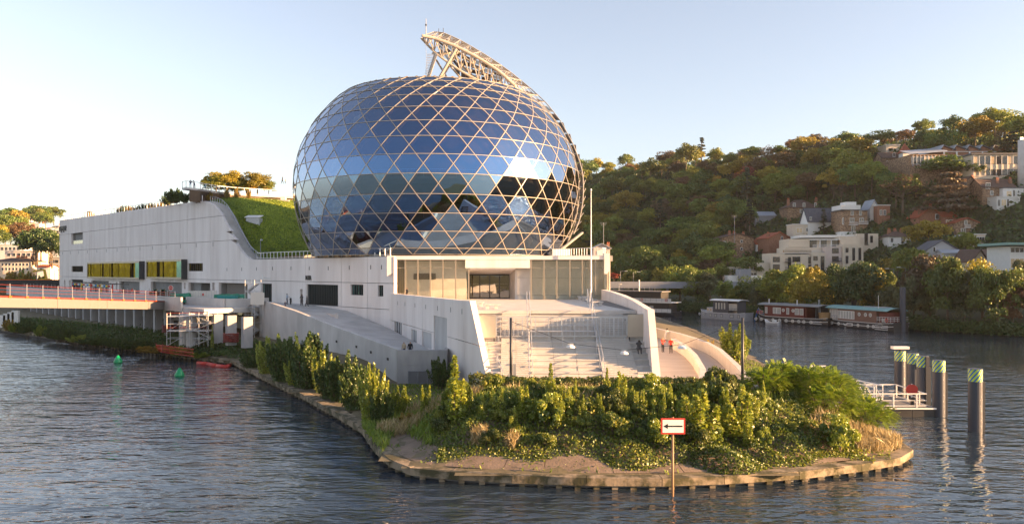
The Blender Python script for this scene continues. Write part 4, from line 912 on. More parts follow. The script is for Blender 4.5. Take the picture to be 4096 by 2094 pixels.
# platform where the footbridge lands
PF = [(-52.6, 122.4), (-51.0, 120.6), (-41.6, 111.6), (-38.0, 113.2), (-36.9, 116.2), (-44, 128)]
pfm = root('bridge_landing', (-44, 116, 5.8), 'angular pale concrete bridge landing at the end of the deck', 'platform')
for i in range(5):
    a, c = Vector(PF[i]), Vector(PF[i + 1])
    if i < 4: B().sweep([a.lerp(c, .01), c.lerp(a, .01)], .35, 5.75, 7.85).obj('face_panel', ['pale_concrete', 'pale_concrete', 'mid_concrete', 'mid_concrete'][i], pfm)
B().prism(PF, 6.62, 6.95).obj('floor_slab', 'mid_concrete', pfm)
for x, Y in ((742, 109.5), (767, 107.5)): p = W(x, 1300, Y); B().tube((p.x, p.y, 1.2), (p.x, p.y, 6.0), .75, n=18).obj('round_pier', 'mid_concrete', pfm)
# white footbridge beam leaving towards the left bank
mat('bridge_white_shaded', (.16, .158, .155), .6)  # white beam darkened to grey: shade put into its colour
fb = root('white_footbridge', (-52, 122, 5.8), 'white footbridge beam under construction with red edge rails', 'bridge')
E0 = Vector((-51.9, 121.6, 5.75)); E1 = Vector((-57.6, 85, 7.9)); E2 = E0 + (E1 - E0) * 2.2; nb = 9
for k in range(nb):
    a = E0.lerp(E2, k / nb); c = E0.lerp(E2, (k + 1) / nb - .0006); h0 = UPV * 1.12; wv = Vector((-3.4, .5, 0))
    B().hexa([a, c, c + wv, a + wv, a + h0, c + h0, c + wv + h0, a + wv + h0]).obj('beam', 'bridge_white_shaded', fb)
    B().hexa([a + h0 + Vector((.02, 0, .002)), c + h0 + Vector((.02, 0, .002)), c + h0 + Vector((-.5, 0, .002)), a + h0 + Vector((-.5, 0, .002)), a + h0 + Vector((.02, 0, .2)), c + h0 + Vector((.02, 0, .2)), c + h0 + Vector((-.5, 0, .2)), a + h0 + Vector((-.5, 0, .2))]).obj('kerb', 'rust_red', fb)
fr = root('safety_rail', tuple(E0), 'red and steel temporary safety rail on the white footbridge', 'railing'); pmz = unit_box('rail_post', 'galv'); omz = unit_box('post_foot', 'orange')
for zz in (.65, 1.05, 1.45): B().tube(E0 + UPV * (1.12 + zz), E2 + UPV * (1.12 + zz), .025, n=6).obj('rail', 'rust_red', fr)
for k in range(34):
    p = E0.lerp(E2, k / 33) + UPV * 1.12 + Vector((.06, 0, 0)); inst('rail_post', pmz, fr, bmat(p + UPV * .85, (.06, 0, 0), (0, .06, 0), (0, 0, 1.5))); inst('post_foot', omz, fr, bmat(p + UPV * .12 + Vector((.04, 0, 0)), (.1, 0, 0), (0, .5, 0), (0, 0, .18)))
fr = root('safety_rail', tuple(WS(60, 8, 17.5)), 'thin red tube rail above the pale deck parapet', 'railing')
for zz in (8.3, 8.65): B().tube(WS(30, zz, 17.5), WS(125, zz, 17.5), .035, n=5).obj('rail', 'red_paint', fr)
for s_ in np.arange(30, 126, 3): B().tube(WS(s_, 7.9, 17.5), WS(s_, 8.9, 17.5), .035, n=5).obj('rail_post', 'galv', fr)
# ------------------------------------------------------------------ scaffolds
def scaffold(label, c, nx, ny, nz, bx, by, bz, rz, planks=True, stair=False):
    r = root('scaffold_tower', c, label, 'scaffold'); ca, sa_ = math.cos(rz), math.sin(rz)
    def P(i, j, k): x, y = (i - nx / 2) * bx, (j - ny / 2) * by; return Vector((c[0] + x * ca - y * sa_, c[1] + x * sa_ + y * ca, c[2] + k * bz))
    for i in range(nx + 1):
        for j in range(ny + 1): B().tube(P(i, j, 0), P(i, j, nz + .5), .045, n=6).obj('standard', 'galv', r)
    for k in range(1, nz + 1):
        for j in range(ny + 1): B().tube(P(0, j, k), P(nx, j, k), .035, n=5).obj('ledger', 'galv', r)
        for i in range(nx + 1): B().tube(P(i, 0, k), P(i, ny, k), .035, n=5).obj('transom', 'galv', r)
        for i in range(nx):
            if (i + k) % 2: B().tube(P(i, 0, k - 1), P(i + 1, 0, k), .03, n=5).obj('brace', 'galv', r)
        if planks and k in (nz, nz - 2): B().obox((P(0, 0, k) + P(nx, ny, k)) / 2 + UPV * .06, (P(nx, 0, k) - P(0, 0, k)) / 2, (P(0, ny, k) - P(0, 0, k)) / 2, UPV * .025).obj('plank_deck', 'galv', r); B().tube(P(0, 0, k) + UPV * .5, P(nx, 0, k) + UPV * .5, .04, n=5).obj('guard_rail', 'rust_red', r)
        if stair:
            a, b_ = (P(0, .5, k - 1), P(nx, .5, k)) if k % 2 else (P(nx, .5, k - 1), P(0, .5, k))
            B().bar(a, b_, .7, .06).obj('stair_flight', 'galv', r)
            for q in range(7): pp = a.lerp(b_, q / 7); B().box(pp.x - .15, pp.x + .15, pp.y - .4, pp.y + .4, pp.z + .03, pp.z + .07).obj('tread', 'galv', r)
    return r
scaffold('scaffold around the round piers below the bridge landing', tuple(W(748, 1380, 107) * Vector((1, 1, 0)) + Vector((0, 0, 1.6)) if False else (W(748, 1300, 107).x, 107, 1.6)), 3, 1, 4, 1.6, 2.0, 1.0, .2)
scaffold('scaffold with ladders right of the round piers', (W(815, 1300, 106).x, 106, 1.6), 2, 1, 4, 1.5, 2.0, 1.05, -.3, stair=True)
scaffold('tall galvanised stair tower beside the ramp parapet', (W(1012, 1300, 111).x, 111.0, 2.2), 1, 1, 7, 1.9, 1.2, 1.12, -.5, False, True)
p = W(1033, 1190, 110); hb = root('hoarding_box', (p.x, p.y, 7.0), 'pale sheet metal hoarding against the scaffold stair tower', 'hoarding')
for k in range(5): B().obox((p.x - .9 + k * .42, p.y - k * .1, 7.95), (.2, -.03, 0), (.01, .05, 0), (0, 0, .88)).obj('sheet', 'hoarding', hb)
for k in (0, 4): B().obox((p.x - .9 + k * .42, p.y - k * .1 + .1, 6.9), (.03, 0, 0), (0, .03, 0), (0, 0, 1.9)).obj('post', 'galv', hb)
# ------------------------------------------------------------------ site clutter on the deck and bank
def deck_pt(x, Y): p = W(x, 1180, Y); return Vector((p.x, p.y, DECK))
p = deck_pt(683, 124); sg = root('stop_sign', tuple(p), 'red octagonal stop sign on the deck', 'sign')
oc = [(p.x + .42 * math.cos(R(22.5 + 45 * k)), p.y, p.z + 2.55 + .42 * math.sin(R(22.5 + 45 * k))) for k in range(8)]; B().extr(oc, (0, .03, 0)).obj('sign_plate', 'white_metal', sg)
oc = [(p.x + .37 * math.cos(R(22.5 + 45 * k)), p.y - .006, p.z + 2.55 + .37 * math.sin(R(22.5 + 45 * k))) for k in range(8)]; B().extr(oc, (0, .005, 0)).obj('red_face', 'red_paint', sg)
text('STOP', .30, (p.x - .30, p.y - .012, p.z + 2.45), (1, 0, 0), UPV, 'white_metal', sg, 'lettering', .003, 1, .85); B().box(p.x - .12, p.x + .12, p.y + .04, p.y + .1, p.z, p.z + 2.6).obj('post', 'steel_grey', sg)
mat('green_bag', (.015, .16, .10), .4, (.02, .26, .17), 3); mat('green_net', (.01, .09, .06), .5)
def bag(x, Y, z, label): 
    p = deck_pt(x, Y); r = root('rubble_bag', (p.x, p.y, z), label, 'bag', 'green rubble bags on the deck'); j = random.Random(int(x)); w_ = .62
    B().hexa([(p.x - w_, p.y - .5, z), (p.x + w_, p.y - .5, z), (p.x + w_, p.y + .5, z), (p.x - w_, p.y + .5, z), (p.x - w_ * .75 + j.uniform(-.15, .15), p.y - .35, z + 1.35), (p.x + w_ * .7, p.y - .35, z + 1.25 + j.uniform(0, .3)), (p.x + w_ * .7, p.y + .4, z + 1.4), (p.x - w_ * .7, p.y + .4, z + 1.3)]).obj('sack', 'green_bag', r)
    B().box(p.x - w_ * .6, p.x + w_ * .6, p.y - .52, p.y - .46, z + .45, z + .8).obj('printed_band', 'white_metal', r)
for x in range(694, 752, 9): bag(x, 121, 6.95, 'green rubble bag with white print in the row beside the stop sign')
for x in range(872, 972, 12): bag(x, 117.5, 6.95, 'green rubble bag with white print stacked beside the scaffold stair tower')
pn = root('site_hoarding', tuple(deck_pt(810, 121)), 'row of pale ribbed hoarding panels behind the bridge landing', 'hoarding')
for k in range(11): a = deck_pt(757 + k * 10.5, 121.5); B().box(a.x - .19, a.x + .19, a.y, a.y + .05, 6.95, 8.75).obj('sheet', 'hoarding', pn); B().box(a.x + .19, a.x + .22, a.y - .05, a.y + .05, 6.95, 8.8).obj('post', 'galv', pn)
a = deck_pt(812, 121.2); B().box(a.x - .12, a.x + .12, a.y - .02, a.y + .02, 8.0, 8.35).obj('notice_plate', 'red_paint', pn)
for k in range(4): 
    a = deck_pt(612 + k * 16, 124); r = root('net_screen', tuple(a), 'dark green debris net hung on posts beside the stop sign', 'net', 'green debris nets'); z = 7.4
    B().hexa([(a.x - .6, a.y, z), (a.x + .6, a.y, z), (a.x + .6, a.y + .04, z), (a.x - .6, a.y + .04, z), (a.x - .6, a.y, z + (1.6 if k % 2 else 1.1)), (a.x + .6, a.y, z + (1.1 if k % 2 else 1.6)), (a.x + .6, a.y + .04, z + (1.1 if k % 2 else 1.6)), (a.x - .6, a.y + .04, z + (1.6 if k % 2 else 1.1))]).obj('net', 'green_net', r)
    for dx in (-.62, .62): B().tube((a.x + dx, a.y, 6.6), (a.x + dx, a.y, 9.0), .03, n=5).obj('pole', 'timber', r)
a = deck_pt(915, 115.6); r = root('site_tool_chest', tuple(a), 'teal site tool chest on the bridge landing edge', 'chest'); B().box(a.x - 1.6, a.x + 1.2, a.y - .3, a.y + .5, 7.3, 8.0).obj('chest_body', 'teal', r); B().box(a.x - 1.7, a.x + 1.3, a.y - .35, a.y + .55, 8.0, 8.15).obj('chest_lid', 'teal', r)
a = deck_pt(725, 122.5); r = root('yellow_barrier', tuple(a), 'yellow plastic barrier beside the bridge landing', 'barrier'); B().box(a.x - 1.4, a.x + 1.2, a.y - .2, a.y + .2, 6.95, 7.25).obj('barrier_base', 'yellow', r); B().box(a.x - 1.3, a.x + 1.1, a.y - .1, a.y + .1, 7.25, 7.75).obj('barrier_body', 'yellow', r)
# pergola with coloured lanterns
pg = root('cafe_pergola', tuple(deck_pt(340, 160)), 'dark cafe pergola with coloured lanterns in front of the white wall', 'pergola')
lam = [mat('lantern_' + n, c, .5).name for n, c in (('blue', (.05, .25, .5)), ('yellow', (.7, .5, .05)), ('red', (.5, .05, .04)), ('white', (.7, .68, .62)))]
pa, pb_ = deck_pt(290, 178), deck_pt(450, 150)
B().bar(pa + UPV * 2.6, pb_ + UPV * 2.6, .12).obj('beam', 'dark_metal', pg); B().bar(pa + UPV * 2.5 + WN * -3, pb_ + UPV * 2.5 + WN * -3, .12).obj('beam', 'dark_metal', pg)
for k in range(9): q = pa.lerp(pb_, k / 8); B().tube(q, q + UPV * 2.6, .09 if k % 2 else .14, n=6).obj('post', [lam[2], 'black_metal', lam[1], 'dark_metal'][k % 4], pg); B().bar(q + UPV * 2.62, q + UPV * 2.62 - WN * 3, .08).obj('rafter', 'dark_metal', pg)
for k in range(20): q = pa.lerp(pb_, (k + .5) / 20) + UPV * 2.2; B().lathe([(.05, -.25), (.24, -.1), (.24, .1), (.05, .25)], q, 8).obj('lantern', lam[k % 4], pg)
# bank below: red fence, hoses, booms, buoys
rf = root('red_mesh_fence', tuple(G(700, 1425, 1.2)), 'leaning red mesh site fence on the quay edge', 'fence'); A = [G(624, 1392, 1.3), G(650, 1412, 1.0), G(700, 1418, .9), G(775, 1432, .85)]
A = [Vector((p.x, p.y, ground_z(p.x, p.y))) for p in A]
for a, c in zip(A[:-1], A[1:]):
    for zz in (.15, .6, 1.05): B().bar(a + UPV * zz, c + UPV * zz, .06).obj('rail', 'red_paint', rf)
    wr = B()
    for k in range(14): q = a.lerp(c, k / 14); wr.bar(q + UPV * .1, q + UPV * 1.1, .025)
    wr.obj('mesh_wire', 'red_paint', rf, kind='stuff')
    B().tube(a, a + UPV * 1.3, .04, n=5).obj('post', 'rust_red', rf)
for x, lb in ((916, 'coiled red hoses round the foot of a column near the ramp'), (668, 'coiled red hoses round the foot of a column beside the scaffold')):
    s_ = col_hit(x + 8, CO); q = WS(s_, 2.4, CO); r = root('hose_coil', tuple(q), lb, 'hose')
    for k in range(6): b = B(); b.pipe([q + Vector((.95 * math.cos(t), .95 * math.sin(t), .1 + k * .2 + .05 * math.sin(3 * t + k))) for t in np.linspace(0, 2 * math.pi, 13)], .1, 6); b.obj('hose_turn', 'rust_red', r)
bm = root('floating_boom', tuple(G(850, 1465)), 'chain of red floating boom segments beside the quay', 'boom'); bp = [G(790, 1454), G(832, 1458), G(868, 1466), G(905, 1470), G(922, 1462)]
for a, c in zip(bp[:-1], bp[1:]): B().tube(a.lerp(c, .03) + UPV * .1, c.lerp(a, .03) + UPV * .1, .26, n=10).obj('float', 'red_paint', bm, smooth=True)
mat('buoy_green', (.0, .28, .10), .35)
for x, y, lb in ((472, 1449, 'green conical buoy floating farther along the white footbridge'), (718, 1503, 'green conical buoy floating off the red floating boom')):
    p = G(x, y); r = root('buoy', tuple(p), lb, 'buoy', 'green buoys'); B().lathe([(.3, -.2), (.52, -.02), (.55, .14), (.3, .62), (.1, .95)], p, 16).obj('float_body', 'buoy_green', r, smooth=True); B().lathe([(.1, .95), (.09, 1.05), (.02, 1.08)], p, 8).obj('cap', 'black_metal', r)
# ------------------------------------------------------------------ terrain of both shores
BKY = [-120, 100, 136, 147, 164, 180, 217, 238, 262, 300, 420, 700]; BKX = [190, 114, 95, 85, 75.5, 64, 54, 46, 33, -14, -100, -260]
RDX = [-420, -300, -160, -100, -60, 0, 39, 60, 77, 105, 133, 175, 217, 259, 287, 420]; RDZ = [50, 44, 38, 28, 24, 34, 53, 51, 60, 69, 71, 72, 75, 82, 79, 70]
def hill_z(X, Y):
    d = X - interp(Y, BKY, BKX)
    if d < -2: return -3.0
    z = -.6 + 2.4 * sstep(-1, 4, d) + 4.4 * sstep(6, 30, d)
    g1 = min(1, max(0, (d * .87 - 60) / 150)); z1 = (interp(X, [100, 170, 240, 400], [76, 76, 61, 56]) + 4 * sstep(420, 560, Y) + 5 * math.sin(X * .025 + 1) - 6) * (.4 * g1 + .6 * g1 * g1 * (3 - 2 * g1))
    g2 = min(1, max(0, (Y - 340) / 300)); z2 = (interp(X, RDX, RDZ) - 6) * (.35 * g2 + .65 * g2 * g2 * (3 - 2 * g2)); k = sstep(-110, -20, X)
    return z + z1 * k + z2 * (1 - k) + 1.2 * math.sin(X * .07 + 1.3) * math.sin(Y * .06) * min(1, g1 * 4) * k
def hill_hit(x, y, y0=150, y1=640):
    dx = (x - 2048) / FPX; dz = (HOR - y) / FPX; Y = y0
    while Y < y1:
        if EYE + dz * Y < hill_z(dx * Y, Y): break
        Y += .5
    return Vector((dx * Y, Y, EYE + dz * Y))
mat('hillside', (.025, .035, .012), .95, (.06, .065, .02), .15, bump=.5, bscale=1)
tb = B(); xs_ = np.arange(-430, 461, 6.0); ys_ = np.arange(-120, 701, 6.0)
for i, X in enumerate(xs_):
    for j, Y in enumerate(ys_): tb.v.append((X, Y, hill_z(X, Y)))
nj = len(ys_)
for i in range(len(xs_) - 1):
    for j in range(nj - 1):
        a = i * nj + j; q = (a, a + nj, a + nj + 1, a + 1)
        if max(tb.v[k][2] for k in q) > -2.9: tb.f.append(q)
tb.obj('hillside', 'hillside', kind='structure', smooth=True)
# low land behind the camera, seen only mirrored in the glass
b = B(); n = 60
for k in range(n + 1):
    t = math.pi * (1.08 + .84 * k / n) ; 
    for rr_, zz in ((190, -1), (205, 5), (240, 7 + 5 * math.sin(k * 1.7) + 3 * math.sin(k * .6)), (280, 12 + 6 * math.sin(k * .9) + 4 * math.sin(k * 2.3)), (320, 10)): b.v.append((rr_ * math.cos(t) * 1.4, rr_ * math.sin(t), zz * (.55 if t < math.pi * 1.62 else .3)))
for k in range(n):
    for j in range(4): a = k * 5 + j; b.f.append((a, a + 5, a + 6, a + 1))
mat('far_sunlit_gold', (.16, .14, .04), .95, (.26, .22, .08), .06)  # golden base colour stands in for sunlight on the mirrored land
b.obj('far_shore', 'far_sunlit_gold', kind='structure', smooth=True)
# ------------------------------------------------------------------ trees
def crown_points(rg, nc, nl, rx, rz, cz, shape='round'):
    C = []; N = []; T = []
    ctr = []
    for k in range(nc):
        d = rg.normal(size=3); d /= np.linalg.norm(d); r = rg.uniform(.35, 1) ** .6
        if shape == 'cone': h = rg.uniform(0, 1) ** 1.3; a = rg.uniform(0, 6.283); q = (1 - h) * rg.uniform(.5, 1); ctr.append((rx * q * math.cos(a), rx * q * math.sin(a), cz - rz + 2 * rz * h))
        elif shape == 'flat': h = rg.integers(0, 6) / 5; a = rg.uniform(0, 6.283); q = (1 - .75 * h) * rg.uniform(.3, 1); ctr.append((rx * q * math.cos(a), rx * q * math.sin(a), cz - rz + 2 * rz * h))
        else:
            if d[2] < -.55: d[2] *= -.5
            ctr.append((d[0] * rx * r * .8, d[1] * rx * r * .8, cz + d[2] * rz * r * .8))
    ctr = np.array(ctr)
    if shape == 'round': a_ = np.arctan2(ctr[:, 1], ctr[:, 0]); ctr[:, :2] *= (1 + .28 * np.sin(2 * a_ + rg.uniform(0, 6)) + .2 * np.sin(3 * a_ + rg.uniform(0, 6)))[:, None]; ctr[:, 2] += .16 * rz * np.sin(a_ * 2 + rg.uniform(0, 6))
    rc = rg.uniform(.16, .42, nc) * rx * (.75 if shape != 'round' else 1); ct = rg.uniform(.15, .75, nc)
    per = nl // nc
    for k in range(nc):
        d = rg.normal(size=(per, 3)); d /= np.linalg.norm(d, axis=1, keepdims=True); d[:, 2] = np.where(d[:, 2] < -.4, -d[:, 2], d[:, 2])
        r = rc[k] * rg.uniform(.55, 1.08, (per, 1)); sq = np.array((1, 1, .75 if shape == 'round' else .35))
        C.append(ctr[k] + d * r * sq); N.append(d); T.append(np.clip(ct[k] + rg.normal(size=per) * .13, 0, 1))
    return np.concatenate(C), np.concatenate(N), np.concatenate(T), ctr
def crown_mesh(name, seed, nc, nl, rx, rz, cz, leaf, shape='round', m='poplar_leaf'):
    rg = np.random.default_rng(seed); C, N, T, ctr = crown_points(rg, nc, nl, rx, rz, cz, shape)
    me = cards(name, C, rg.uniform(.7, 1.3, len(C)) * leaf, rg, T, .75, normals=N, jitter=.7); me.materials.append(MAT[m]); return me, ctr
def trunk_mesh(seed, h, r, ctr, nl=7, lean=.3):
    rd = random.Random(seed); b = B(); top = Vector((rd.uniform(-lean, lean), rd.uniform(-lean, lean), h)); mid = Vector((rd.uniform(-lean, lean) * .5, 0, h * .5))
    b.tube((0, 0, -1), mid, r, r * .7, 7); b.tube(mid, top, r * .7, r * .3, 6)
    for c in rd.sample([tuple(c) for c in ctr], min(nl, len(ctr))): p = mid.lerp(top, rd.uniform(0, .8)); b.tube(p, Vector(c), r * .32, r * .1, 5)
    return b.mesh('trunk', 'bark', True)
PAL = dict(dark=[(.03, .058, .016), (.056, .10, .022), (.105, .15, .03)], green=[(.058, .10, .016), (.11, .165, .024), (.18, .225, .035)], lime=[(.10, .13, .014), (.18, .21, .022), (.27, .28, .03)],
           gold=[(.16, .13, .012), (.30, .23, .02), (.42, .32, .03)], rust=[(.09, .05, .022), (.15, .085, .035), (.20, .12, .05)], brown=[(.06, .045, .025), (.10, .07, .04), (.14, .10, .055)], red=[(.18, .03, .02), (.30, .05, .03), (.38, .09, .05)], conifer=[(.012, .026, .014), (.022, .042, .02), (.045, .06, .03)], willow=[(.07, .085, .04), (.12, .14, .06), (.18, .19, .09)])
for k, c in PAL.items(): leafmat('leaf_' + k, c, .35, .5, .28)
PROTO = {}
for i in range(5): me, ctr = crown_mesh('crown', 100 + i, 34 + 7 * i, 4400, 6.0 + .35 * i, 4.4 + .5 * (i % 3), 8.0, .7); PROTO['round%d' % i] = (me, trunk_mesh(i, 8, .35, ctr))
for i in range(2): me, ctr = crown_mesh('crown', 140 + i, 40, 2400, 3.0, 6.5, 7.8, .7, 'cone'); PROTO['cone%d' % i] = (me, trunk_mesh(20 + i, 11, .3, ctr, 4, .05))
for i in range(2): me, ctr = crown_mesh('crown', 150 + i, 60, 3600, 7.2, 5.0, 7.5, .8, 'flat'); PROTO['cedar%d' % i] = (me, trunk_mesh(30 + i, 11, .5, ctr, 9, .2))
for i in range(2): me, ctr = crown_mesh('crown', 160 + i, 26, 900, 6.2, 4.6, 8.2, .5); PROTO['sparse%d' % i] = (me, trunk_mesh(40 + i, 9, .35, ctr, 16))
for i in range(5): me, ctr = crown_mesh('crown', 170 + i, 52, 9500, 5.0 + .4 * i, 6.0, 4.9, .5); PROTO['near%d' % i] = (me, trunk_mesh(50 + i, 8, .3, ctr, 9))
KINDTXT = dict(dark='dark green broadleaf', green='mid green broadleaf', lime='yellow green broadleaf', gold='golden yellow', rust='rust brown', brown='grey brown thin', red='red leaved', conifer='dark conifer', willow='pale silvery')
def tree(p, proto, kind, sc, label, group=None, rz=None, squash=1.0, name='tree'):
    me, tr_ = PROTO[proto]; o = bpy.data.objects.new(name, None); COL.objects.link(o); o.location = p; o.rotation_euler = (0, 0, random.uniform(0, 6.28) if rz is None else rz); o.scale = (sc, sc, sc * squash); tag(o, label, 'tree', group)
    c = bpy.data.objects.new('crown', me); COL.objects.link(c); c.parent = o
    c.material_slots[0].link = 'OBJECT'; c.material_slots[0].material = MAT['leaf_' + kind]
    t = bpy.data.objects.new('trunk', tr_); COL.objects.link(t); t.parent = o
    return o
# ------------------------------------------------------------------ houses on the hillside
mat('render_cream', (.62, .52, .40), .85, (.66, .56, .44), 1); mat('render_pink', (.60, .49, .43), .85, (.64, .53, .47), 1); mat('render_white', (.66, .64, .60), .8, (.72, .70, .66), 1); mat('render_grey', (.38, .38, .39), .8, (.44, .44, .45), 1)
mat('millstone', (.16, .10, .065), .95, (.36, .24, .15), 1.6, bump=.8, bscale=3, lo=.4, hi=.6); mat('brick_brown', (.22, .10, .06), .95, (.33, .17, .11), 2.2, bump=.6, bscale=4); mat('red_tile', (.28, .065, .03), .85, (.36, .10, .05), 1.2, bump=.6, bscale=3); mat('brown_tile', (.08, .05, .04), .9, (.13, .085, .065), 1.2, bump=.5, bscale=3)
mat('slate', (.06, .065, .08), .7, (.10, .105, .12), 1, bump=.4, bscale=4); mat('zinc', (.30, .33, .38), .5, (.37, .40, .45), .5, metal=.3); mat('copper_green', (.20, .34, .30), .7); mat('window_white', (.75, .73, .70), .5); mat('win_dark', (.02, .022, .025), .12, spec=.8); mat('shutter_dark', (.03, .035, .05), .5)
mat('win_lit', (.55, .40, .24), .15, spec=.8); mat('chimney_pot', (.45, .12, .05), .8); mat('shed_green', (.10, .26, .14), .6)
HOUSES = []
class House:
    def __init__(s, name, label, x0, x1, yb, Y=None, rot=0.0, cat='house', group=None, base=None):
        s.p = hill_hit((x0 + x1) / 2, yb) if Y is None else W((x0 + x1) / 2, yb, Y)
        s.sc = s.p.y / FPX; s.w = (x1 - x0) * s.sc; s.z0 = s.p.z; s.yb = yb; s.x0 = x0; s.rot = rot
        s.r = root(name, tuple(s.p), label, cat, group); s.ex = Vector((math.cos(rot), math.sin(rot), 0)); s.ey = Vector((-math.sin(rot), math.cos(rot), 0)); HOUSES.append((s.p.x, s.p.y, s.w))
    def P(s, u, v, z): q = s.p + s.ex * (u - s.w / 2) + s.ey * v; return Vector((q.x, q.y, z))
    def zy(s, y): return EYE + (HOR - y) * s.sc
    def u(s, x): return (x - s.x0) * s.sc
    def block(s, u0, u1, v0, v1, z0, z1, m, name='wall'):
        return B().hexa([s.P(u0, v0, z0), s.P(u1, v0, z0), s.P(u1, v1, z0), s.P(u0, v1, z0), s.P(u0, v0, z1), s.P(u1, v0, z1), s.P(u1, v1, z1), s.P(u0, v1, z1)]).obj(name, m, s.r)
    def gable_wall(s, u0, u1, v0, v1, z0, ze, zr, m):     # gable faces the viewer
        um = (u0 + u1) / 2; return B().extr([s.P(u0, v0, z0), s.P(u1, v0, z0), s.P(u1, v0, ze), s.P(um, v0, zr), s.P(u0, v0, ze)], s.ey * (v1 - v0)).obj('wall', m, s.r)
    def roof_gf(s, u0, u1, v0, v1, ze, zr, m, ov=.5):
        um = (u0 + u1) / 2; dz = (zr - ze) / (um - u0) * ov
        for a in (u0 - ov, u1 + ov): b = B().extr([s.P(a, v0 - ov, ze - dz + .05), s.P(um, v0 - ov, zr + .05), s.P(um, v0 - ov, zr + .3), s.P(a, v0 - ov, ze - dz + .3)], s.ey * (v1 - v0 + 2 * ov)); ro = b.obj('roof', m, s.r)
        return ro
    def roof_gs(s, u0, u1, v0, v1, ze, zr, m, ov=.4):      # ridge runs across the view
        vm = (v0 + v1) / 2; dz = (zr - ze) / (vm - v0) * ov
        for a in (v0 - ov, v1 + ov): b = B().extr([s.P(u0 - ov, a, ze - dz + .05), s.P(u0 - ov, vm, zr + .05), s.P(u0 - ov, vm, zr + .28), s.P(u0 - ov, a, ze - dz + .28)], s.ex * (u1 - u0 + 2 * ov)); ro = b.obj('roof', m, s.r)
        for a, d in ((u0 + .02, .2), (u1 - .22, .2)): B().extr([s.P(a, v0, ze), s.P(a, v1, ze), s.P(a, vm, zr)], s.ex * d).obj('gable', s.wm, s.r)
        return ro
    def roof_hip(s, u0, u1, v0, v1, ze, zr, m, ov=.5, k=.5):
        u0 -= ov; u1 += ov; v0 -= ov; v1 += ov; vm = (v0 + v1) / 2; h = min((u1 - u0) / 2, (v1 - v0) / 2) * 2 * k
        a, b_, c, d = s.P(u0, v0, ze), s.P(u1, v0, ze), s.P(u1, v1, ze), s.P(u0, v1, ze); e, f = s.P(min(u0 + h, (u0 + u1) / 2 - .05), vm, zr), s.P(max(u1 - h, (u0 + u1) / 2 + .05), vm, zr)
        return B().add([a, b_, c, d, e, f], [(0, 1, 5, 4), (1, 2, 5), (2, 3, 4, 5), (3, 0, 4), (3, 2, 1, 0)]).obj('roof', m, s.r)
    def win(s, u, z, w, h, v=0.0, kind='win_dark', frame='window_white', cross=True, sill=True):
        o = B().hexa([s.P(u - w / 2 - .12, v - .07, z - .12), s.P(u + w / 2 + .12, v - .07, z - .12), s.P(u + w / 2 + .12, v - .01, z - .12), s.P(u - w / 2 - .12, v - .01, z - .12), s.P(u - w / 2 - .12, v - .07, z + h + .12), s.P(u + w / 2 + .12, v - .07, z + h + .12), s.P(u + w / 2 + .12, v - .01, z + h + .12), s.P(u - w / 2 - .12, v - .01, z + h + .12)]).obj('window', frame, s.r)
        n = 2 if cross and w > .7 else 1
        for k in range(n):
            a = u - w / 2 + w * k / n + (.04 if k else 0); c = u - w / 2 + w * (k + 1) / n - (.04 if k < n - 1 else 0)
            B().hexa([s.P(a, v - .085, z), s.P(c, v - .085, z), s.P(c, v - .072, z), s.P(a, v - .072, z), s.P(a, v - .085, z + h), s.P(c, v - .085, z + h), s.P(c, v - .072, z + h), s.P(a, v - .072, z + h)]).obj('pane', kind, o)
        return o
    def wpx(s, x0, x1, y0, y1, v=0.0, kind='win_dark', frame='window_white', cross=True): s.win(s.u((x0 + x1) / 2), s.zy(y1), (x1 - x0) * s.sc, (y1 - y0) * s.sc, v, kind, frame, cross)
    def chim(s, u, v, z0, z1, m='brick_brown', w=.5, pots=2):
        o = s.block(u - w, u + w, v - .35, v + .35, z0, z1, m, 'chimney')
        for k in range(pots): q = s.P(u - w * .5 + w * k, v, z1); B().tube(q, q + UPV * .55, .16, .13, 8).obj('chimney_pot', 'chimney_pot', o)
    def balcony(s, u0, u1, z, v=0.0, m='window_white', d=.9):
        o = s.block(u0, u1, v - d, v - .01, z - .15, z, m, 'balcony')
        bb = B(); bb.bar(s.P(u0, v - d, z + .95), s.P(u1, v - d, z + .95), .08)
        n = int((u1 - u0) / .22)
        for k in range(n + 1): q = u0 + (u1 - u0) * k / n; bb.bar(s.P(q, v - d, z), s.P(q, v - d, z + .95), .05)
        bb.obj('balustrade', m, o, kind='stuff')
def villa(name, label, x0, x1, yb, ye, yr, wm, rm, style, dep=9, wins=(), rot=0.0, chims=(), Y=None, cat='house', group=None, k=.5, vs=0.0):
    h = House(name, label, x0, x1, yb, Y, rot, cat, group); h.wm = wm; ze, zr = h.zy(ye), h.zy(yr)
    if style == 'gf': h.gable_wall(0, h.w, 0, dep, h.z0 - 7, ze, zr - .1, wm); h.roof_gf(0, h.w, 0, dep, ze, zr, rm)
    elif style == 'gs': h.block(0, h.w, 0, dep, h.z0 - 7, ze, wm); h.roof_gs(0, h.w, 0, dep, ze, zr, rm)
    elif style == 'hip': h.block(0, h.w, 0, dep, h.z0 - 7, ze, wm); h.roof_hip(0, h.w, 0, dep, ze, zr, rm, k=k)
    else: h.block(0, h.w, 0, dep, h.z0 - 7, ze, wm); h.block(-.2, h.w + .2, -.2, dep + .2, ze, ze + .3, rm, 'parapet')
    for wq in wins: h.wpx(*wq[:4], **(wq[4] if len(wq) > 4 else {}))
    for c in chims: h.chim(h.u(c[0]), c[2] if len(c) > 2 else dep * .5, ze - .5, h.zy(c[1]))
    return h
DK = dict(frame='shutter_dark'); LIT = dict(kind='win_lit')
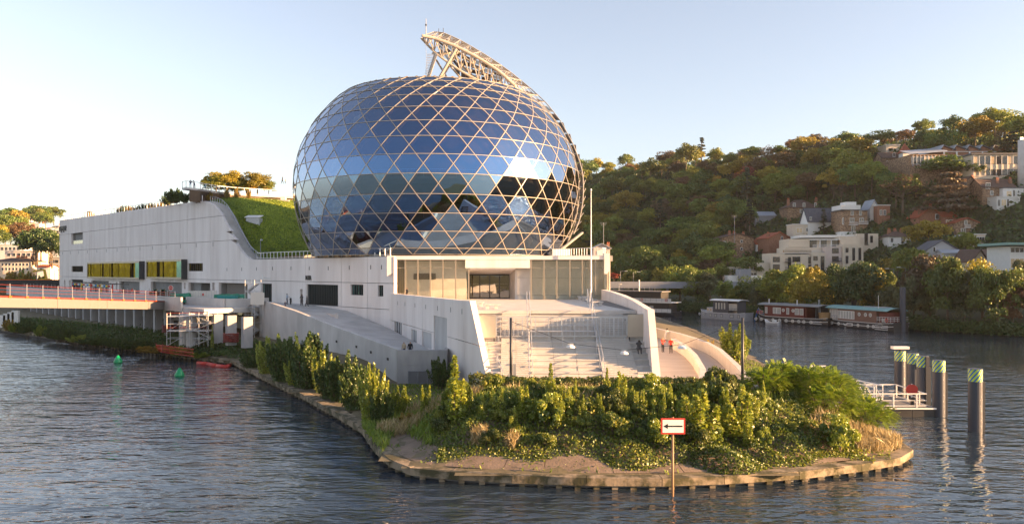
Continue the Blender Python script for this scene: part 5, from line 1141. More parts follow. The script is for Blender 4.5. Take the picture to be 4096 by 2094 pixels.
# stepped cream apartment block
ap = House('apartment_block', 'stepped cream apartment block with dark balconies above the bank trees', 3075, 3545, 1130, 268, -.06, 'building'); ap.wm = 'render_cream'
def apb(x0, x1, y1, y0, v0, v1, m): ap.block(ap.u(x0), ap.u(x1), v0, v1, ap.z0 - 6 if y1 > 1100 else ap.zy(y1), ap.zy(y0), m)
apb(3088, 3142, 1130, 1012, 0, 12, 'render_cream'); apb(3143, 3247, 1130, 1017, .6, 12, 'render_cream'); apb(3248, 3303, 1130, 1010, .1, 12, 'render_cream'); apb(3304, 3368, 1130, 986, .5, 14, 'render_pink'); apb(3369, 3450, 1130, 976, .0, 14, 'render_cream')
apb(3000, 3087, 1130, 1050, 1.5, 13, 'render_cream'); apb(2928, 2999, 1130, 1066, 3, 13, 'render_cream'); apb(3158, 3303, 1012, 988, 4, 15, 'render_cream'); apb(3178, 3380, 986, 952, 6.5, 18, 'render_cream'); apb(3381, 3458, 1130, 942, 5, 18, 'render_cream'); apb(3459, 3545, 1130, 930, 8, 22, 'render_cream'); apb(3240, 3470, 945, 934, 10, 22, 'render_white')
for y in (1028, 1058, 1089):
    ap.wpx(3097, 3121, y, y + 18, 0, **DK)
    for x0, x1 in ((3176, 3204),): ap.wpx(x0, x1, y - 1, y + 18, .6, **DK)
    ap.wpx(3158, 3168, y, y + 28, .6, cross=False, **DK); ap.wpx(3238, 3245, y, y + 24, .6, cross=False, **DK)
for x0, x1, y0, y1 in ((3256, 3270, 1025, 1040), (3285, 3297, 1025, 1102), (3263, 3272, 1057, 1082)): ap.wpx(x0, x1, y0, y1, .1, cross=False, **DK)
for y in (993, 1025, 1056, 1088): ap.wpx(3331, 3354, y, y + 18, .5, **DK)
for y in (1043, 1075): ap.balcony(ap.u(3329), ap.u(3362), ap.zy(y), .5, 'shutter_dark', 1.4)
for y in (1046, 1078): ap.balcony(ap.u(3143), ap.u(3168), ap.zy(y), .6, 'shutter_dark', 1.2)
for x0, x1, y0, y1 in ((3382, 3390, 992, 1008), (3382, 3390, 1024, 1052), (3408, 3416, 992, 1040), (3432, 3440, 992, 1040), (3403, 3416, 1055, 1070), (3433, 3445, 1055, 1075)): ap.wpx(x0, x1, y0, y1, 0, cross=False, **DK)
for x0, x1, y0, y1 in ((3460, 3467, 944, 1020), (3491, 3502, 930, 976), (3514, 3522, 940, 966)): ap.wpx(x0, x1, y0, y1, 8, cross=False, **DK)
for x0, x1 in ((3265, 3290), (3310, 3330), (3352, 3378)): ap.wpx(x0, x1, 958, 985, 6.5, **DK)
for x0, x1, y0, y1 in ((3010, 3036, 1060, 1078), (3050, 3056, 1060, 1078), (3010, 3036, 1090, 1102)): ap.wpx(x0, x1, y0, y1, 1.5, frame='window_white')
for x in (2940, 2965):
    ap.wpx(x, x + 16, 1074, 1088, 3, frame='window_white'); ap.wpx(x, x + 16, 1100, 1114, 3, frame='window_white')
for (u0, u1, zy_, v) in ((3270, 3381, 984, 5.2), (3145, 3300, 1008, 2.5)):
    ap.balcony(ap.u(u0), ap.u(u1), ap.zy(zy_ + 3), v, 'render_white', .6)
for x in (3300, 3345): ap.block(ap.u(x), ap.u(x) + .25, 5.3, 5.6, ap.zy(986), ap.zy(958), 'window_white', 'terrace_post')
ap.block(ap.u(3262), ap.u(3382), 5.2, 6.6, ap.zy(957), ap.zy(954), 'window_white', 'canopy'); ap.block(ap.u(3146), ap.u(3258), 3.0, 3.4, ap.zy(1008), ap.zy(998), 'timber', 'planter_screen')
villa('stone_tenement', 'tall rubble stone house with bare gable and chimney stacks', 2884, 3020, 1040, 952, 935, 'millstone', 'brown_tile', 'gf', 10, [(2964, 2971, 960, 969), (2964, 2971, 990, 999), (2898, 2903, 965, 985), (2890, 2894, 965, 985)], .18, [(2925, 926, 2), (2945, 928, 2), (2985, 930, 2)])
villa('stone_house', 'brown stone house with red tiled gable roof and white side', 3072, 3166, 1010, 952, 930, 'brick_brown', 'red_tile', 'gf', 9, [(3125, 3132, 946, 961), (3122, 3132, 971, 986)], .22, [(3080, 932, 2), (3137, 928, 3)])
villa('white_gable_cottage', 'small white house with red roof between the two stone houses', 3024, 3070, 1000, 976, 960, 'render_white', 'red_tile', 'gs', 6, [(3030, 3040, 985, 998)])
villa('modern_white_house', 'flat roofed cream house with sunroom under the steep slate roof', 3172, 3300, 942, 898, 898, 'render_cream', 'render_white', 'flat', 7, [(3186, 3208, 912, 930, LIT), (3225, 3232, 912, 925), (3270, 3284, 912, 922, DK)])
villa('slate_gable_house', 'white house with very steep dark slate roof', 3232, 3354, 915, 884, 831, 'render_white', 'slate', 'gs', 8, [(3240, 3246, 868, 880)])
villa('mansard_villa', 'brown villa with dark steep roof and white dormers among trees', 3150, 3280, 860, 830, 795, 'millstone', 'brown_tile', 'hip', 10, [(3173, 3181, 812, 828), (3212, 3220, 812, 828), (3258, 3265, 812, 826), (3200, 3238, 838, 850)], 0, [(3160, 795, 2), (3280, 790, 4)])
villa('timber_clad_house', 'dark timber clad house with blue grey metal roof in the woods', 3020, 3102, 890, 862, 846, 'steel_grey', 'zinc', 'gs', 7, [(3030, 3036, 868, 884, DK)])
tv = villa('brick_tower_villa', 'brown stone tower villa with white balconies and roof terrace', 3365, 3470, 935, 842, 836, 'millstone', 'zinc', 'hip', 9, [(3404, 3413, 842, 860), (3438, 3446, 842, 860), (3400, 3416, 872, 886), (3438, 3454, 872, 886), (3406, 3420, 904, 922), (3370, 3374, 872, 896)])
tv.balcony(tv.u(3394), tv.u(3428), tv.zy(899)); tv.balcony(tv.u(3432), tv.u(3469), tv.zy(895)); tv.block(tv.u(3362), tv.u(3440), -.5, 8, tv.zy(838), tv.zy(820), 'render_white', 'roof_terrace'); tv.block(tv.u(3388), tv.u(3430), 1, 6, tv.zy(820), tv.zy(806), 'window_white', 'roof_lantern'); tv.block(-.2, tv.w + .2, -.15, 9, tv.z0 - 5, tv.zy(926), 'render_white', 'plinth')
villa('scaffolded_house', 'narrow house wrapped in white scaffold sheeting', 3480, 3512, 880, 830, 800, 'render_white', 'zinc', 'gf', 7, []); villa('villa_with_columns', 'brown brick villa with rounded balconies beside the sheeted house', 3512, 3560, 890, 822, 818, 'brick_brown', 'render_white', 'flat', 8, [(3520, 3528, 840, 860), (3535, 3543, 840, 860)])
villa('brown_roof_house', 'white house with dark pyramid roof and three chimneys beside the golden tree', 3555, 3646, 985, 946, 920, 'render_white', 'brown_tile', 'hip', 8, [(3563, 3572, 952, 968), (3607, 3616, 950, 970, DK)], 0, [(3578, 915), (3602, 916), (3627, 916)])
villa('red_gable_villa', 'brick villa with orange red tiled gable roofs and tall chimney', 3678, 3770, 905, 866, 828, 'brick_brown', 'red_tile', 'gf', 9, [(3742, 3754, 857, 876)], 0, [(3690, 830, 2), (3746, 816, 4)]); villa('red_roof_wing', 'red tiled wing of brick beside the gable villa', 3770, 3826, 890, 866, 845, 'brick_brown', 'red_tile', 'gs', 7, [(3785, 3800, 880, 892, LIT), (3803, 3812, 880, 892, LIT)], 0, [(3816, 843)])
bb_ = villa('balcony_brick_house', 'brown brick house with red eaves and small white balcony', 3826, 3910, 935, 890, 872, 'millstone', 'red_tile', 'gf', 9, [(3859, 3868, 882, 897), (3846, 3862, 914, 930), (3884, 3896, 914, 930)], -.1, [(3882, 872, 6)]); bb_.balcony(bb_.u(3857), bb_.u(3879), bb_.zy(909), d=.6)
villa('white_annex', 'low white annex with grey roof and conservatory below the brick houses', 3836, 3880, 978, 952, 940, 'render_white', 'zinc', 'gf', 5, [(3840, 3848, 956, 972), (3852, 3868, 956, 972)]); villa('terrace_annex', 'cream annex with glazed doors and dark terrace screen', 3880, 3942, 985, 938, 934, 'render_cream', 'render_white', 'flat', 6, [(3906, 3916, 948, 964), (3918, 3936, 948, 964)])
villa('grey_gable_house', 'light grey house with dark asymmetric gable roof and zinc extension', 3710, 3830, 1060, 1000, 962, 'render_grey', 'slate', 'gf', 10, [(3722, 3729, 1020, 1040), (3738, 3745, 1020, 1040), (3754, 3761, 1020, 1040), (3735, 3743, 988, 1006)], -.12, Y=230); villa('zinc_extension', 'low grey extension with zinc roof beside the grey gable house', 3773, 3845, 1055, 1012, 1000, 'render_grey', 'zinc', 'gs', 5, [(3776, 3782, 1020, 1035)], -.1, Y=226)
villa('small_red_roof_house', 'white house with bright red tiled roof and black terrace rail', 3845, 3918, 1060, 1030, 1000, 'render_white', 'red_tile', 'gs', 6, [(3816, 3828, 1042, 1056, DK)], 0, Y=227)
villa('big_brown_barn', 'long brick house with large dark brown tiled roof and cream gable', 3900, 4040, 1120, 1036, 998, 'brick_brown', 'brown_tile', 'gs', 11, [(3968, 3985, 1048, 1066), (4010, 4022, 1048, 1058), (4010, 4024, 1086, 1106), (3975, 3988, 1088, 1106)], .08, Y=222)
villa('cream_gable_house', 'cream gabled house with brick base and wooden balcony', 3890, 3950, 1090, 1040, 1000, 'render_cream', 'brown_tile', 'gf', 8, [(3905, 3910, 1048, 1066, DK)], .1, Y=217)
gb2 = House('green_roof_building', 'glazed white building with pale green projecting roof at the water road', 4040, 4180, 1160, 205, 0, 'building'); gb2.wm = 'render_white'
gb2.block(0, gb2.w, 0, 10, gb2.z0 - 5, gb2.zy(985), 'render_white'); gb2.block(-2, gb2.w + 1, -2, 11, gb2.zy(980), gb2.zy(970), 'copper_green', 'roof')
for y0, y1, kd in ((990, 1008, 'win_dark'), (1034, 1058, 'win_lit'), (1060, 1072, 'win_lit'), (1088, 1106, 'win_dark')):
    for k in range(7): gb2.wpx(4043 + k * 18, 4058 + k * 18, y0, y1, 0, kind=kd, cross=False)
villa('hilltop_villa', 'brick villa with steep brown roof and white dormers below the hilltop factory', 3530, 3620, 665, 632, 606, 'millstone', 'brown_tile', 'gs', 8, [(3547, 3555, 644, 658), (3570, 3578, 642, 656), (3600, 3608, 620, 632), (3572, 3580, 612, 626)], 0, [(3585, 606)]); villa('spire_tower', 'slim white tower with pointed red brown spire', 3612, 3642, 655, 610, 570, 'render_white', 'red_tile', 'hip', 3.6, [], 0, k=1.0)
villa('white_hill_house', 'white villa with flat grey roof among the hillside trees', 3430, 3520, 708, 682, 664, 'render_white', 'slate', 'hip', 9, [(3440, 3446, 685, 700), (3465, 3473, 685, 702), (3490, 3497, 685, 700)]); villa('pale_flat_block', 'pale flat roofed block peeking above the hilltop trees', 3545, 3600, 612, 580, 578, 'render_cream', 'render_white', 'flat', 8, [(3556, 3570, 594, 602, DK), (3575, 3582, 594, 602)])
# hilltop factory with saw-tooth roofs
fc = House('hilltop_factory', 'brick factory hall with blue grey glazed saw tooth roofs on the hilltop', 3640, 4030, 690, None, .0, 'building'); fc.wm = 'brick_brown'
fc.block(0, fc.u(3780), 0, 22, fc.z0 - 12, fc.zy(618), 'millstone'); B().extr([fc.P(-.5, -.5, fc.zy(617)), fc.P(-.5, 7, fc.zy(592)), fc.P(-.5, 7.3, fc.zy(592)), fc.P(-.5, -.2, fc.zy(617) + .4)], fc.ex * (fc.u(3793)) + UPV * (11 * fc.sc)).obj('roof', 'zinc', fc.r)
for k in range(5):
    a, c = fc.u(3795 + k * 52), fc.u(3795 + (k + 1) * 52 - 1); B().extr([fc.P(a, 4, fc.z0 - 10), fc.P(c, 4, fc.z0 - 10), fc.P(c, 4, fc.zy(596)), fc.P(a, 4, fc.zy(577))], fc.ey * 16).obj('gable_bay', 'brick_brown', fc.r)
    B().extr([fc.P(a - 1.3, 3.4, fc.zy(594)), fc.P(a, 3.4, fc.zy(576)), fc.P(a, 3.4, fc.zy(576) + .4), fc.P(a - 1.3, 3.4, fc.zy(594) + .4)], fc.ey * 17).obj('roof', 'zinc', fc.r); B().extr([fc.P(a, 3.4, fc.zy(576)), fc.P(c, 3.4, fc.zy(595)), fc.P(c, 3.4, fc.zy(595) + .35), fc.P(a, 3.4, fc.zy(576) + .35)], fc.ey * 17).obj('roof', 'slate', fc.r)
    fc.block(a, c, 3.7, 3.95, fc.zy(601), fc.zy(599), 'window_white', 'cornice'); fc.block(a, a + .5, 3.6, 3.9, fc.zy(650), fc.zy(599), 'window_white', 'pilaster')
    for q in range(2): fc.win(a + (c - a) * (.3 + .4 * q), fc.zy(632), 2.0, 1.4, 4)
for k in range(9): x = 3650 + k * 15; fc.block(fc.u(x), fc.u(x) + .2, -.2, 0, fc.zy(665), fc.zy(620), 'zinc', 'pilaster')
for k in range(8): x = 3648 + k * 16; fc.win(fc.u(x + 7), fc.zy(648 + (8 if k < 3 else 0)), 1.5, 2.6 if k < 3 else 1.9, 0, 'win_dark' if k < 3 else 'win_lit', 'window_white')
f2 = House('office_wing', 'long white office wing with tall windows below the factory', 3890, 4096, 720, None, -.04, 'building'); f2.wm = 'render_cream'; f2.block(0, f2.w + 12, 0, 12, f2.z0 - 10, f2.zy(618), 'render_cream'); f2.block(-.5, f2.w + 12, -.6, 12, f2.zy(618), f2.zy(612), 'slate', 'roof')
for k in range(9): x = 3898 + k * 22; f2.win(f2.u(x + 8), f2.zy(655), 1.9, 2.6, 0, 'win_dark' if k % 3 else 'win_lit', 'shutter_dark'); f2.block(f2.u(x - 3), f2.u(x - 1), -.2, 0, f2.zy(700), f2.zy(620), 'render_white', 'pilaster')
for k in range(6): f2.win(f2.u(3960 + k * 22), f2.zy(700), 1.9, 2.0, 0, 'win_dark', 'shutter_dark')
q = hill_hit(4048, 712); q.y -= 6; z1 = EYE + (HOR - 560) / FPX * q.y; ch = root('round_chimney', (q.x, q.y, q.z - 6), 'round concrete factory chimney with metal flues', 'chimney'); B().tube((q.x, q.y, q.z - 8), (q.x, q.y, z1), 1.7, 1.55, 20).obj('stack', 'pale_concrete', ch, smooth=True)
for k in range(4): B().tube((q.x - .9 + .6 * k, q.y, z1 - .1), (q.x - .9 + .6 * k, q.y, z1 + 1.0), .25, n=8).obj('flue', 'galv', ch)
villa('hilltop_mansion', 'pale hilltop mansion corner with cornice beyond the factory', 4088, 4150, 600, 505, 500, 'render_white', 'render_white', 'flat', 8, [(4093, 4096, 520, 540)], Y=420)
villa('round_gable_house', 'brown stone house with wide brown roof and tall chimney pots', 3838, 3925, 790, 752, 706, 'millstone', 'brown_tile', 'gf', 10, [(3856, 3864, 730, 756), (3862, 3872, 774, 788)], .15, [(3908, 702, 2)]); villa('arched_window_house', 'brown house with arched white window and brown red roof', 3930, 4060, 800, 748, 712, 'millstone', 'brown_tile', 'gs', 9, [(3944, 3960, 732, 754), (3962, 3972, 764, 780)], 0, [(4003, 712, 2), (4055, 712, 2)])
villa('white_cubic_house', 'white cubic modern house with large warm windows', 3988, 4080, 830, 788, 788, 'render_white', 'render_white', 'flat', 8, [(4006, 4024, 798, 822, LIT), (3994, 3998, 800, 822, DK), (4030, 4034, 798, 822, DK)]); villa('white_cubic_upper_house', 'upper storey of white modern house with dark flat roof', 4012, 4096, 790, 752, 750, 'render_white', 'slate', 'flat', 7, [(4026, 4046, 764, 784, LIT), (4054, 4058, 762, 784, DK)])
villa('pink_station_house', 'small pink house with grey gable roof behind the podium railing', 2374, 2440, 1030, 992, 976, 'render_pink', 'zinc', 'gf', 8, [(2388, 2396, 1004, 1016), (2418, 2426, 1004, 1016)], 0, [(2440, 972, 5)], Y=250)
villa('hidden_manor', 'slate roofed manor peeking out above the wood beside the dome', 2376, 2416, 770, 757, 742, 'render_white', 'slate', 'gf', 8, [])
sh = root('green_shed', tuple(W(2700, 1125, 245)), 'green sheet metal shed behind the grey footbridge', 'shed'); q = W(2705, 1127, 245); B().box(q.x - 1.7, q.x + 1.6, q.y, q.y + 3, q.z - 4, q.z + 2.9).obj('shed_body', 'shed_green', sh); B().box(q.x - 1.9, q.x + 1.8, q.y - .2, q.y + 3.2, q.z + 2.9, q.z + 3.05).obj('shed_roof', 'shed_green', sh)
# ------------------------------------------------------------------ hillside wood
random.seed(21)
HX = [(h[0], h[1], h[2]) for h in HOUSES]
def clear(x, y, r):
    for hx, hy, hw in HX:
        if abs(x - hx) < hw / 2 + r * .75 and -27 < y - hy < 12: return False
    return True
KS = ['dark'] * 4 + ['green'] * 9 + ['lime'] * 6 + ['rust'] * 1 + ['brown'] * 1 + ['gold'] * 2 + ['conifer'] * 1
acc = []
for _ in range(5200):
    y = random.uniform(205, 560); px = random.uniform(2290, 4170); x = (px - 2048) / FPX * y; d = (x - interp(y, BKY, BKX)) * .87
    if d < 42 or d > 250 or (px > 3640 and y < 243) or (2880 < px < 3580 and y < 264) or not clear(x, y, 5.5): continue
    z = hill_z(x, y); py = HOR - (z - EYE) / y * FPX; sc = random.uniform(.6, 1.2); rx = 54 * sc ** .5
    if px > 3450: rx *= 1.25
    if any(((px - a) / rx) ** 2 + ((py - b_) / (rx * .46)) ** 2 < 1 and abs(y - c_) < 40 for a, b_, c_ in acc): continue
    acc.append((px, py, y)); k = random.choice(KS); pr = 'round%d' % random.randrange(5); top = d > 165
    if top: k = random.choice(['lime', 'gold', 'rust', 'green', 'brown', 'lime', 'green'])
    if px < 2480: k = random.choice(['gold', 'lime', 'green'])
    if k == 'conifer': pr = 'cone%d' % random.randrange(2); sc *= 1.1
    if k == 'brown' and random.random() < .6: pr = 'sparse%d' % random.randrange(2)
    near = 'upper edge of the wooded hillside' if top else ('wooded hillside between the villas' if px > 3350 else 'wooded hillside beyond the grey footbridge')
    tree((x, y, z - .5), pr, k, sc, '%s tree on the %s' % (KINDTXT[k], near), '%s trees on the %s' % (KINDTXT[k], near), squash=random.uniform(.8, 1.2))
print('HILL TREES', len(acc))
def tree_px(x, yt, yb, kind, label, proto='round0', Y=None, w=None, name='tree'):
    p = hill_hit(x, yb) if Y is None else W(x, yb, Y)
    if Y is not None and p.z < .3: p.z = max(p.z, hill_z(p.x, p.y))
    h = (yb - yt) * p.y / FPX; top = PTOP[proto]; sc = h / top; o = tree(tuple(p), proto, kind, sc, label, name=name)
    if w: ww = w * p.y / FPX / PWID[proto]; o.scale = (ww, ww, sc)
    return o
PTOP = {}; PWID = {}
for k, (me, t_) in PROTO.items():
    co_ = np.empty(len(me.vertices) * 3, np.float32); me.vertices.foreach_get('co', co_); co_ = co_.reshape(-1, 3); PTOP[k] = float(np.percentile(co_[:, 2], 99.7)); PWID[k] = float(np.percentile(co_[:, 0], 99) - np.percentile(co_[:, 0], 1))
tree_px(3900, 470, 600, 'gold', 'largest golden green tree crowning the hilltop behind the factory', 'round3', w=150)
tree_px(3960, 545, 620, 'lime', 'narrow bright green tree beside the largest golden hilltop tree', 'cone0', w=45); tree_px(4000, 520, 620, 'rust', 'bare rust tree on the hilltop behind the saw tooth roofs', 'sparse0', w=70); tree_px(4050, 525, 620, 'conifer', 'dark cedar on the hilltop behind the round chimney', 'cedar0', w=80)
tree_px(3700, 520, 610, 'dark', 'dark purple brown crown on the hilltop left of the factory', 'round1', w=90); tree_px(3770, 535, 610, 'gold', 'amber rounded hilltop tree just left of the saw tooth roofs', 'round2', w=100)
tree_px(3712, 882, 1010, 'gold', 'brilliant golden yellow tree below the red gable villa', 'round2', Y=252, w=125)
tree_px(3790, 690, 870, 'brown', 'spreading brown cedar above the red gable villa', 'cedar1', w=210); tree_px(3664, 695, 790, 'lime', 'upright bright yellow green tree beside the spreading cedar', 'cone1', w=55); tree_px(3610, 690, 860, 'rust', 'tall russet tree left of the upright yellow green tree', 'sparse1', w=130)
tree_px(3780, 630, 730, 'green', 'dense green oak in front of the factory windows', 'round4', w=190); tree_px(3910, 650, 730, 'dark', 'dark rounded tree below the office wing', 'round1', w=90)
tree_px(3294, 835, 935, 'conifer', 'slim dark conifer in front of the steep slate roof', 'cone0', w=42); tree_px(2806, 550, 640, 'conifer', 'pointed dark conifer standing out on the hill skyline', 'cone1', w=38); tree_px(2700, 655, 720, 'brown', 'thin leafless tree on the hill skyline', 'sparse0', w=80)
tree_px(2455, 1090, 1130, 'red', 'small red leaved tree at the end of the grey footbridge', 'round0', Y=232, w=44); tree_px(2990, 665, 790, 'red', 'tree with pink red crown on the wooded slope', 'round3', w=80)
# undergrowth covering the slope
def under():
    rg = np.random.default_rng(8); C = []; n = 60000
    Y = rg.uniform(200, 540, n); X = rg.uniform(.07, .69, n) * Y
    for a, c in zip(X, Y):
        if (a - interp(c, BKY, BKX)) * .87 > 36: C.append((a, c, hill_z(a, c) + abs(rg.normal()) * .9))
    n = len(C)
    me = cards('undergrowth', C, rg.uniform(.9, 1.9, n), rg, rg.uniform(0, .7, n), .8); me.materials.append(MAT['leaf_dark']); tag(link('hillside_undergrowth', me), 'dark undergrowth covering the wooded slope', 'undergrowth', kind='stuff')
under()
# trees along the far bank
random.seed(5)
BT = [(2520, 1085, 1215, 'green', 226, 70), (2580, 1090, 1215, 'dark', 224, 70), (2640, 1080, 1220, 'lime', 222, 80), (2720, 1070, 1240, 'lime', 214, 95), (2790, 1080, 1255, 'green', 208, 90), (2840, 1100, 1262, 'willow', 204, 80), (2900, 1130, 1268, 'green', 198, 70), (2960, 1150, 1275, 'lime', 192, 90), (3010, 1115, 1280, 'green', 188, 90), (3060, 1150, 1285, 'willow', 184, 80),
      (3110, 1090, 1290, 'lime', 182, 110), (3180, 1070, 1292, 'lime', 180, 130), (3250, 1075, 1296, 'gold', 178, 120), (3310, 1110, 1296, 'green', 175, 90), (3370, 1075, 1300, 'dark', 172, 110), (3440, 1060, 1303, 'dark', 170, 120), (3500, 1090, 1306, 'gold', 167, 90), (3550, 1110, 1308, 'green', 164, 90), (3600, 1150, 1312, 'willow', 160, 90), (3655, 1120, 1318, 'willow', 157, 110),
      (3720, 1040, 1322, 'brown', 153, 130), (3790, 1040, 1328, 'green', 149, 150), (3860, 1085, 1332, 'willow', 146, 130), (3930, 1065, 1338, 'gold', 143, 130), (3990, 1080, 1340, 'green', 141, 130), (4050, 1100, 1344, 'rust', 139, 120), (4110, 1070, 1348, 'willow', 137, 140)]
for i, (x, yt, yb, kd, Y, wd) in enumerate(BT):
    p = W(x, yb, Y); near = ['behind the moored grey yacht', 'behind the red cabin barge', 'behind the green roofed barge', 'overhanging the water past the tall mooring pile'][0 if x < 3000 else 1 if x < 3330 else 2 if x < 3615 else 3]
    if x < 2800: near = 'under the grey footbridge'
    dxx = (x - 2048) / FPX
    Yw = next((v for v in np.arange(120, 300, .5) if dxx * v > interp(v, BKY, BKX) + 3.0), Y)
    Y = Yw + (i % 3) * 3 - 5; yb = HOR + FPX * (EYE - 1.0) / (Y + 5)
    o = tree_px(x, yt, yb, kd, '%s bank tree %s' % (KINDTXT[kd], near), 'near%d' % (i % 5), Y + 5, wd * 1.25); o.location.z = max(.8, hill_z(o.location.x, o.location.y)) - .2
    o['group'] = '%s bank trees %s' % (KINDTXT[kd], near)
def bank_bushes():
    rg = np.random.default_rng(18); C = []; T = []
    for k in range(260):
        Y = rg.uniform(137, 240); X = interp(Y, BKY, BKX) + rg.uniform(-1.5, 4); r = rg.uniform(1.2, 3.4); t0 = rg.uniform(.1, .6)
        d = rg.normal(size=(170, 3)); d /= np.linalg.norm(d, axis=1, keepdims=True); d[:, 2] = abs(d[:, 2]); C.append(np.array((X, Y, .2)) + d * r * rg.uniform(.5, 1.05, (170, 1))); T.append(np.clip(t0 + rg.normal(size=170) * .12, 0, 1))
    C = np.concatenate(C); me = cards('bank_scrub', C, rg.uniform(.3, .6, len(C)), rg, np.concatenate(T), .7); me.materials.append(MAT['shade_leaf']); tag(link('bank_scrub', me), 'dark scrub hanging over the water along the far bank', 'scrub', kind='stuff')
bank_bushes()
# ------------------------------------------------------------------ grey footbridge and its stair tower
BY = 225.0
def bz(y, Y=BY): return EYE + (HOR - y) / FPX * Y
def bx(x, Y=BY): return (x - 2048) / FPX * Y
gb = root('grey_footbridge', (bx(2700), BY, 0), 'long blue grey steel footbridge crossing the river behind the terrace', 'bridge')
e_ = np.linspace(bx(2380), bx(2958), 6)
for a, c in zip(e_[:-1], e_[1:]): B().box(a + .01, c - .01, BY, BY + .25, bz(1152), bz(1126)).obj('side_girder', 'bridge_grey', gb); B().box(a + .01, c - .01, BY + .25, BY + 3.6, bz(1152), bz(1147)).obj('deck_plate', 'bridge_grey', gb); B().box(a + .01, c - .01, BY + 3.6, BY + 3.85, bz(1152), bz(1126)).obj('side_girder', 'bridge_grey', gb)
for x in (2492, 2611, 2675): B().tube((bx(x), BY + 1.8, -1), (bx(x), BY + 1.8, bz(1151)), .36, n=14).obj('pillar', 'bridge_grey', gb)
tw = root('stair_tower', (bx(2980), BY, 2), 'blue grey lift tower with white walls where the footbridge lands', 'tower')
B().box(bx(2958), bx(3003), BY - .3, BY + 4, 1, bz(1075)).obj('tower_shaft', 'bridge_grey', tw); B().box(bx(2914), bx(2957), BY + 1, BY + 4, bz(1126), bz(1101)).obj('wall_block', 'render_white', tw); B().box(bx(2950), bx(2957), BY + .2, BY + 1, 1, bz(1126)).obj('wall_block', 'render_white', tw); B().box(bx(3004), bx(3078), BY + 1, BY + 4, 2, bz(1101)).obj('wall_block', 'render_white', tw)
B().extr([(bx(2883), BY + 1.5, bz(1186)), (bx(2912), BY + 1.5, bz(1153)), (bx(2935), BY + 1.5, bz(1153)), (bx(2930), BY + 1.5, bz(1186))], (0, 2, 0)).obj('stair_wall', 'render_white', tw)
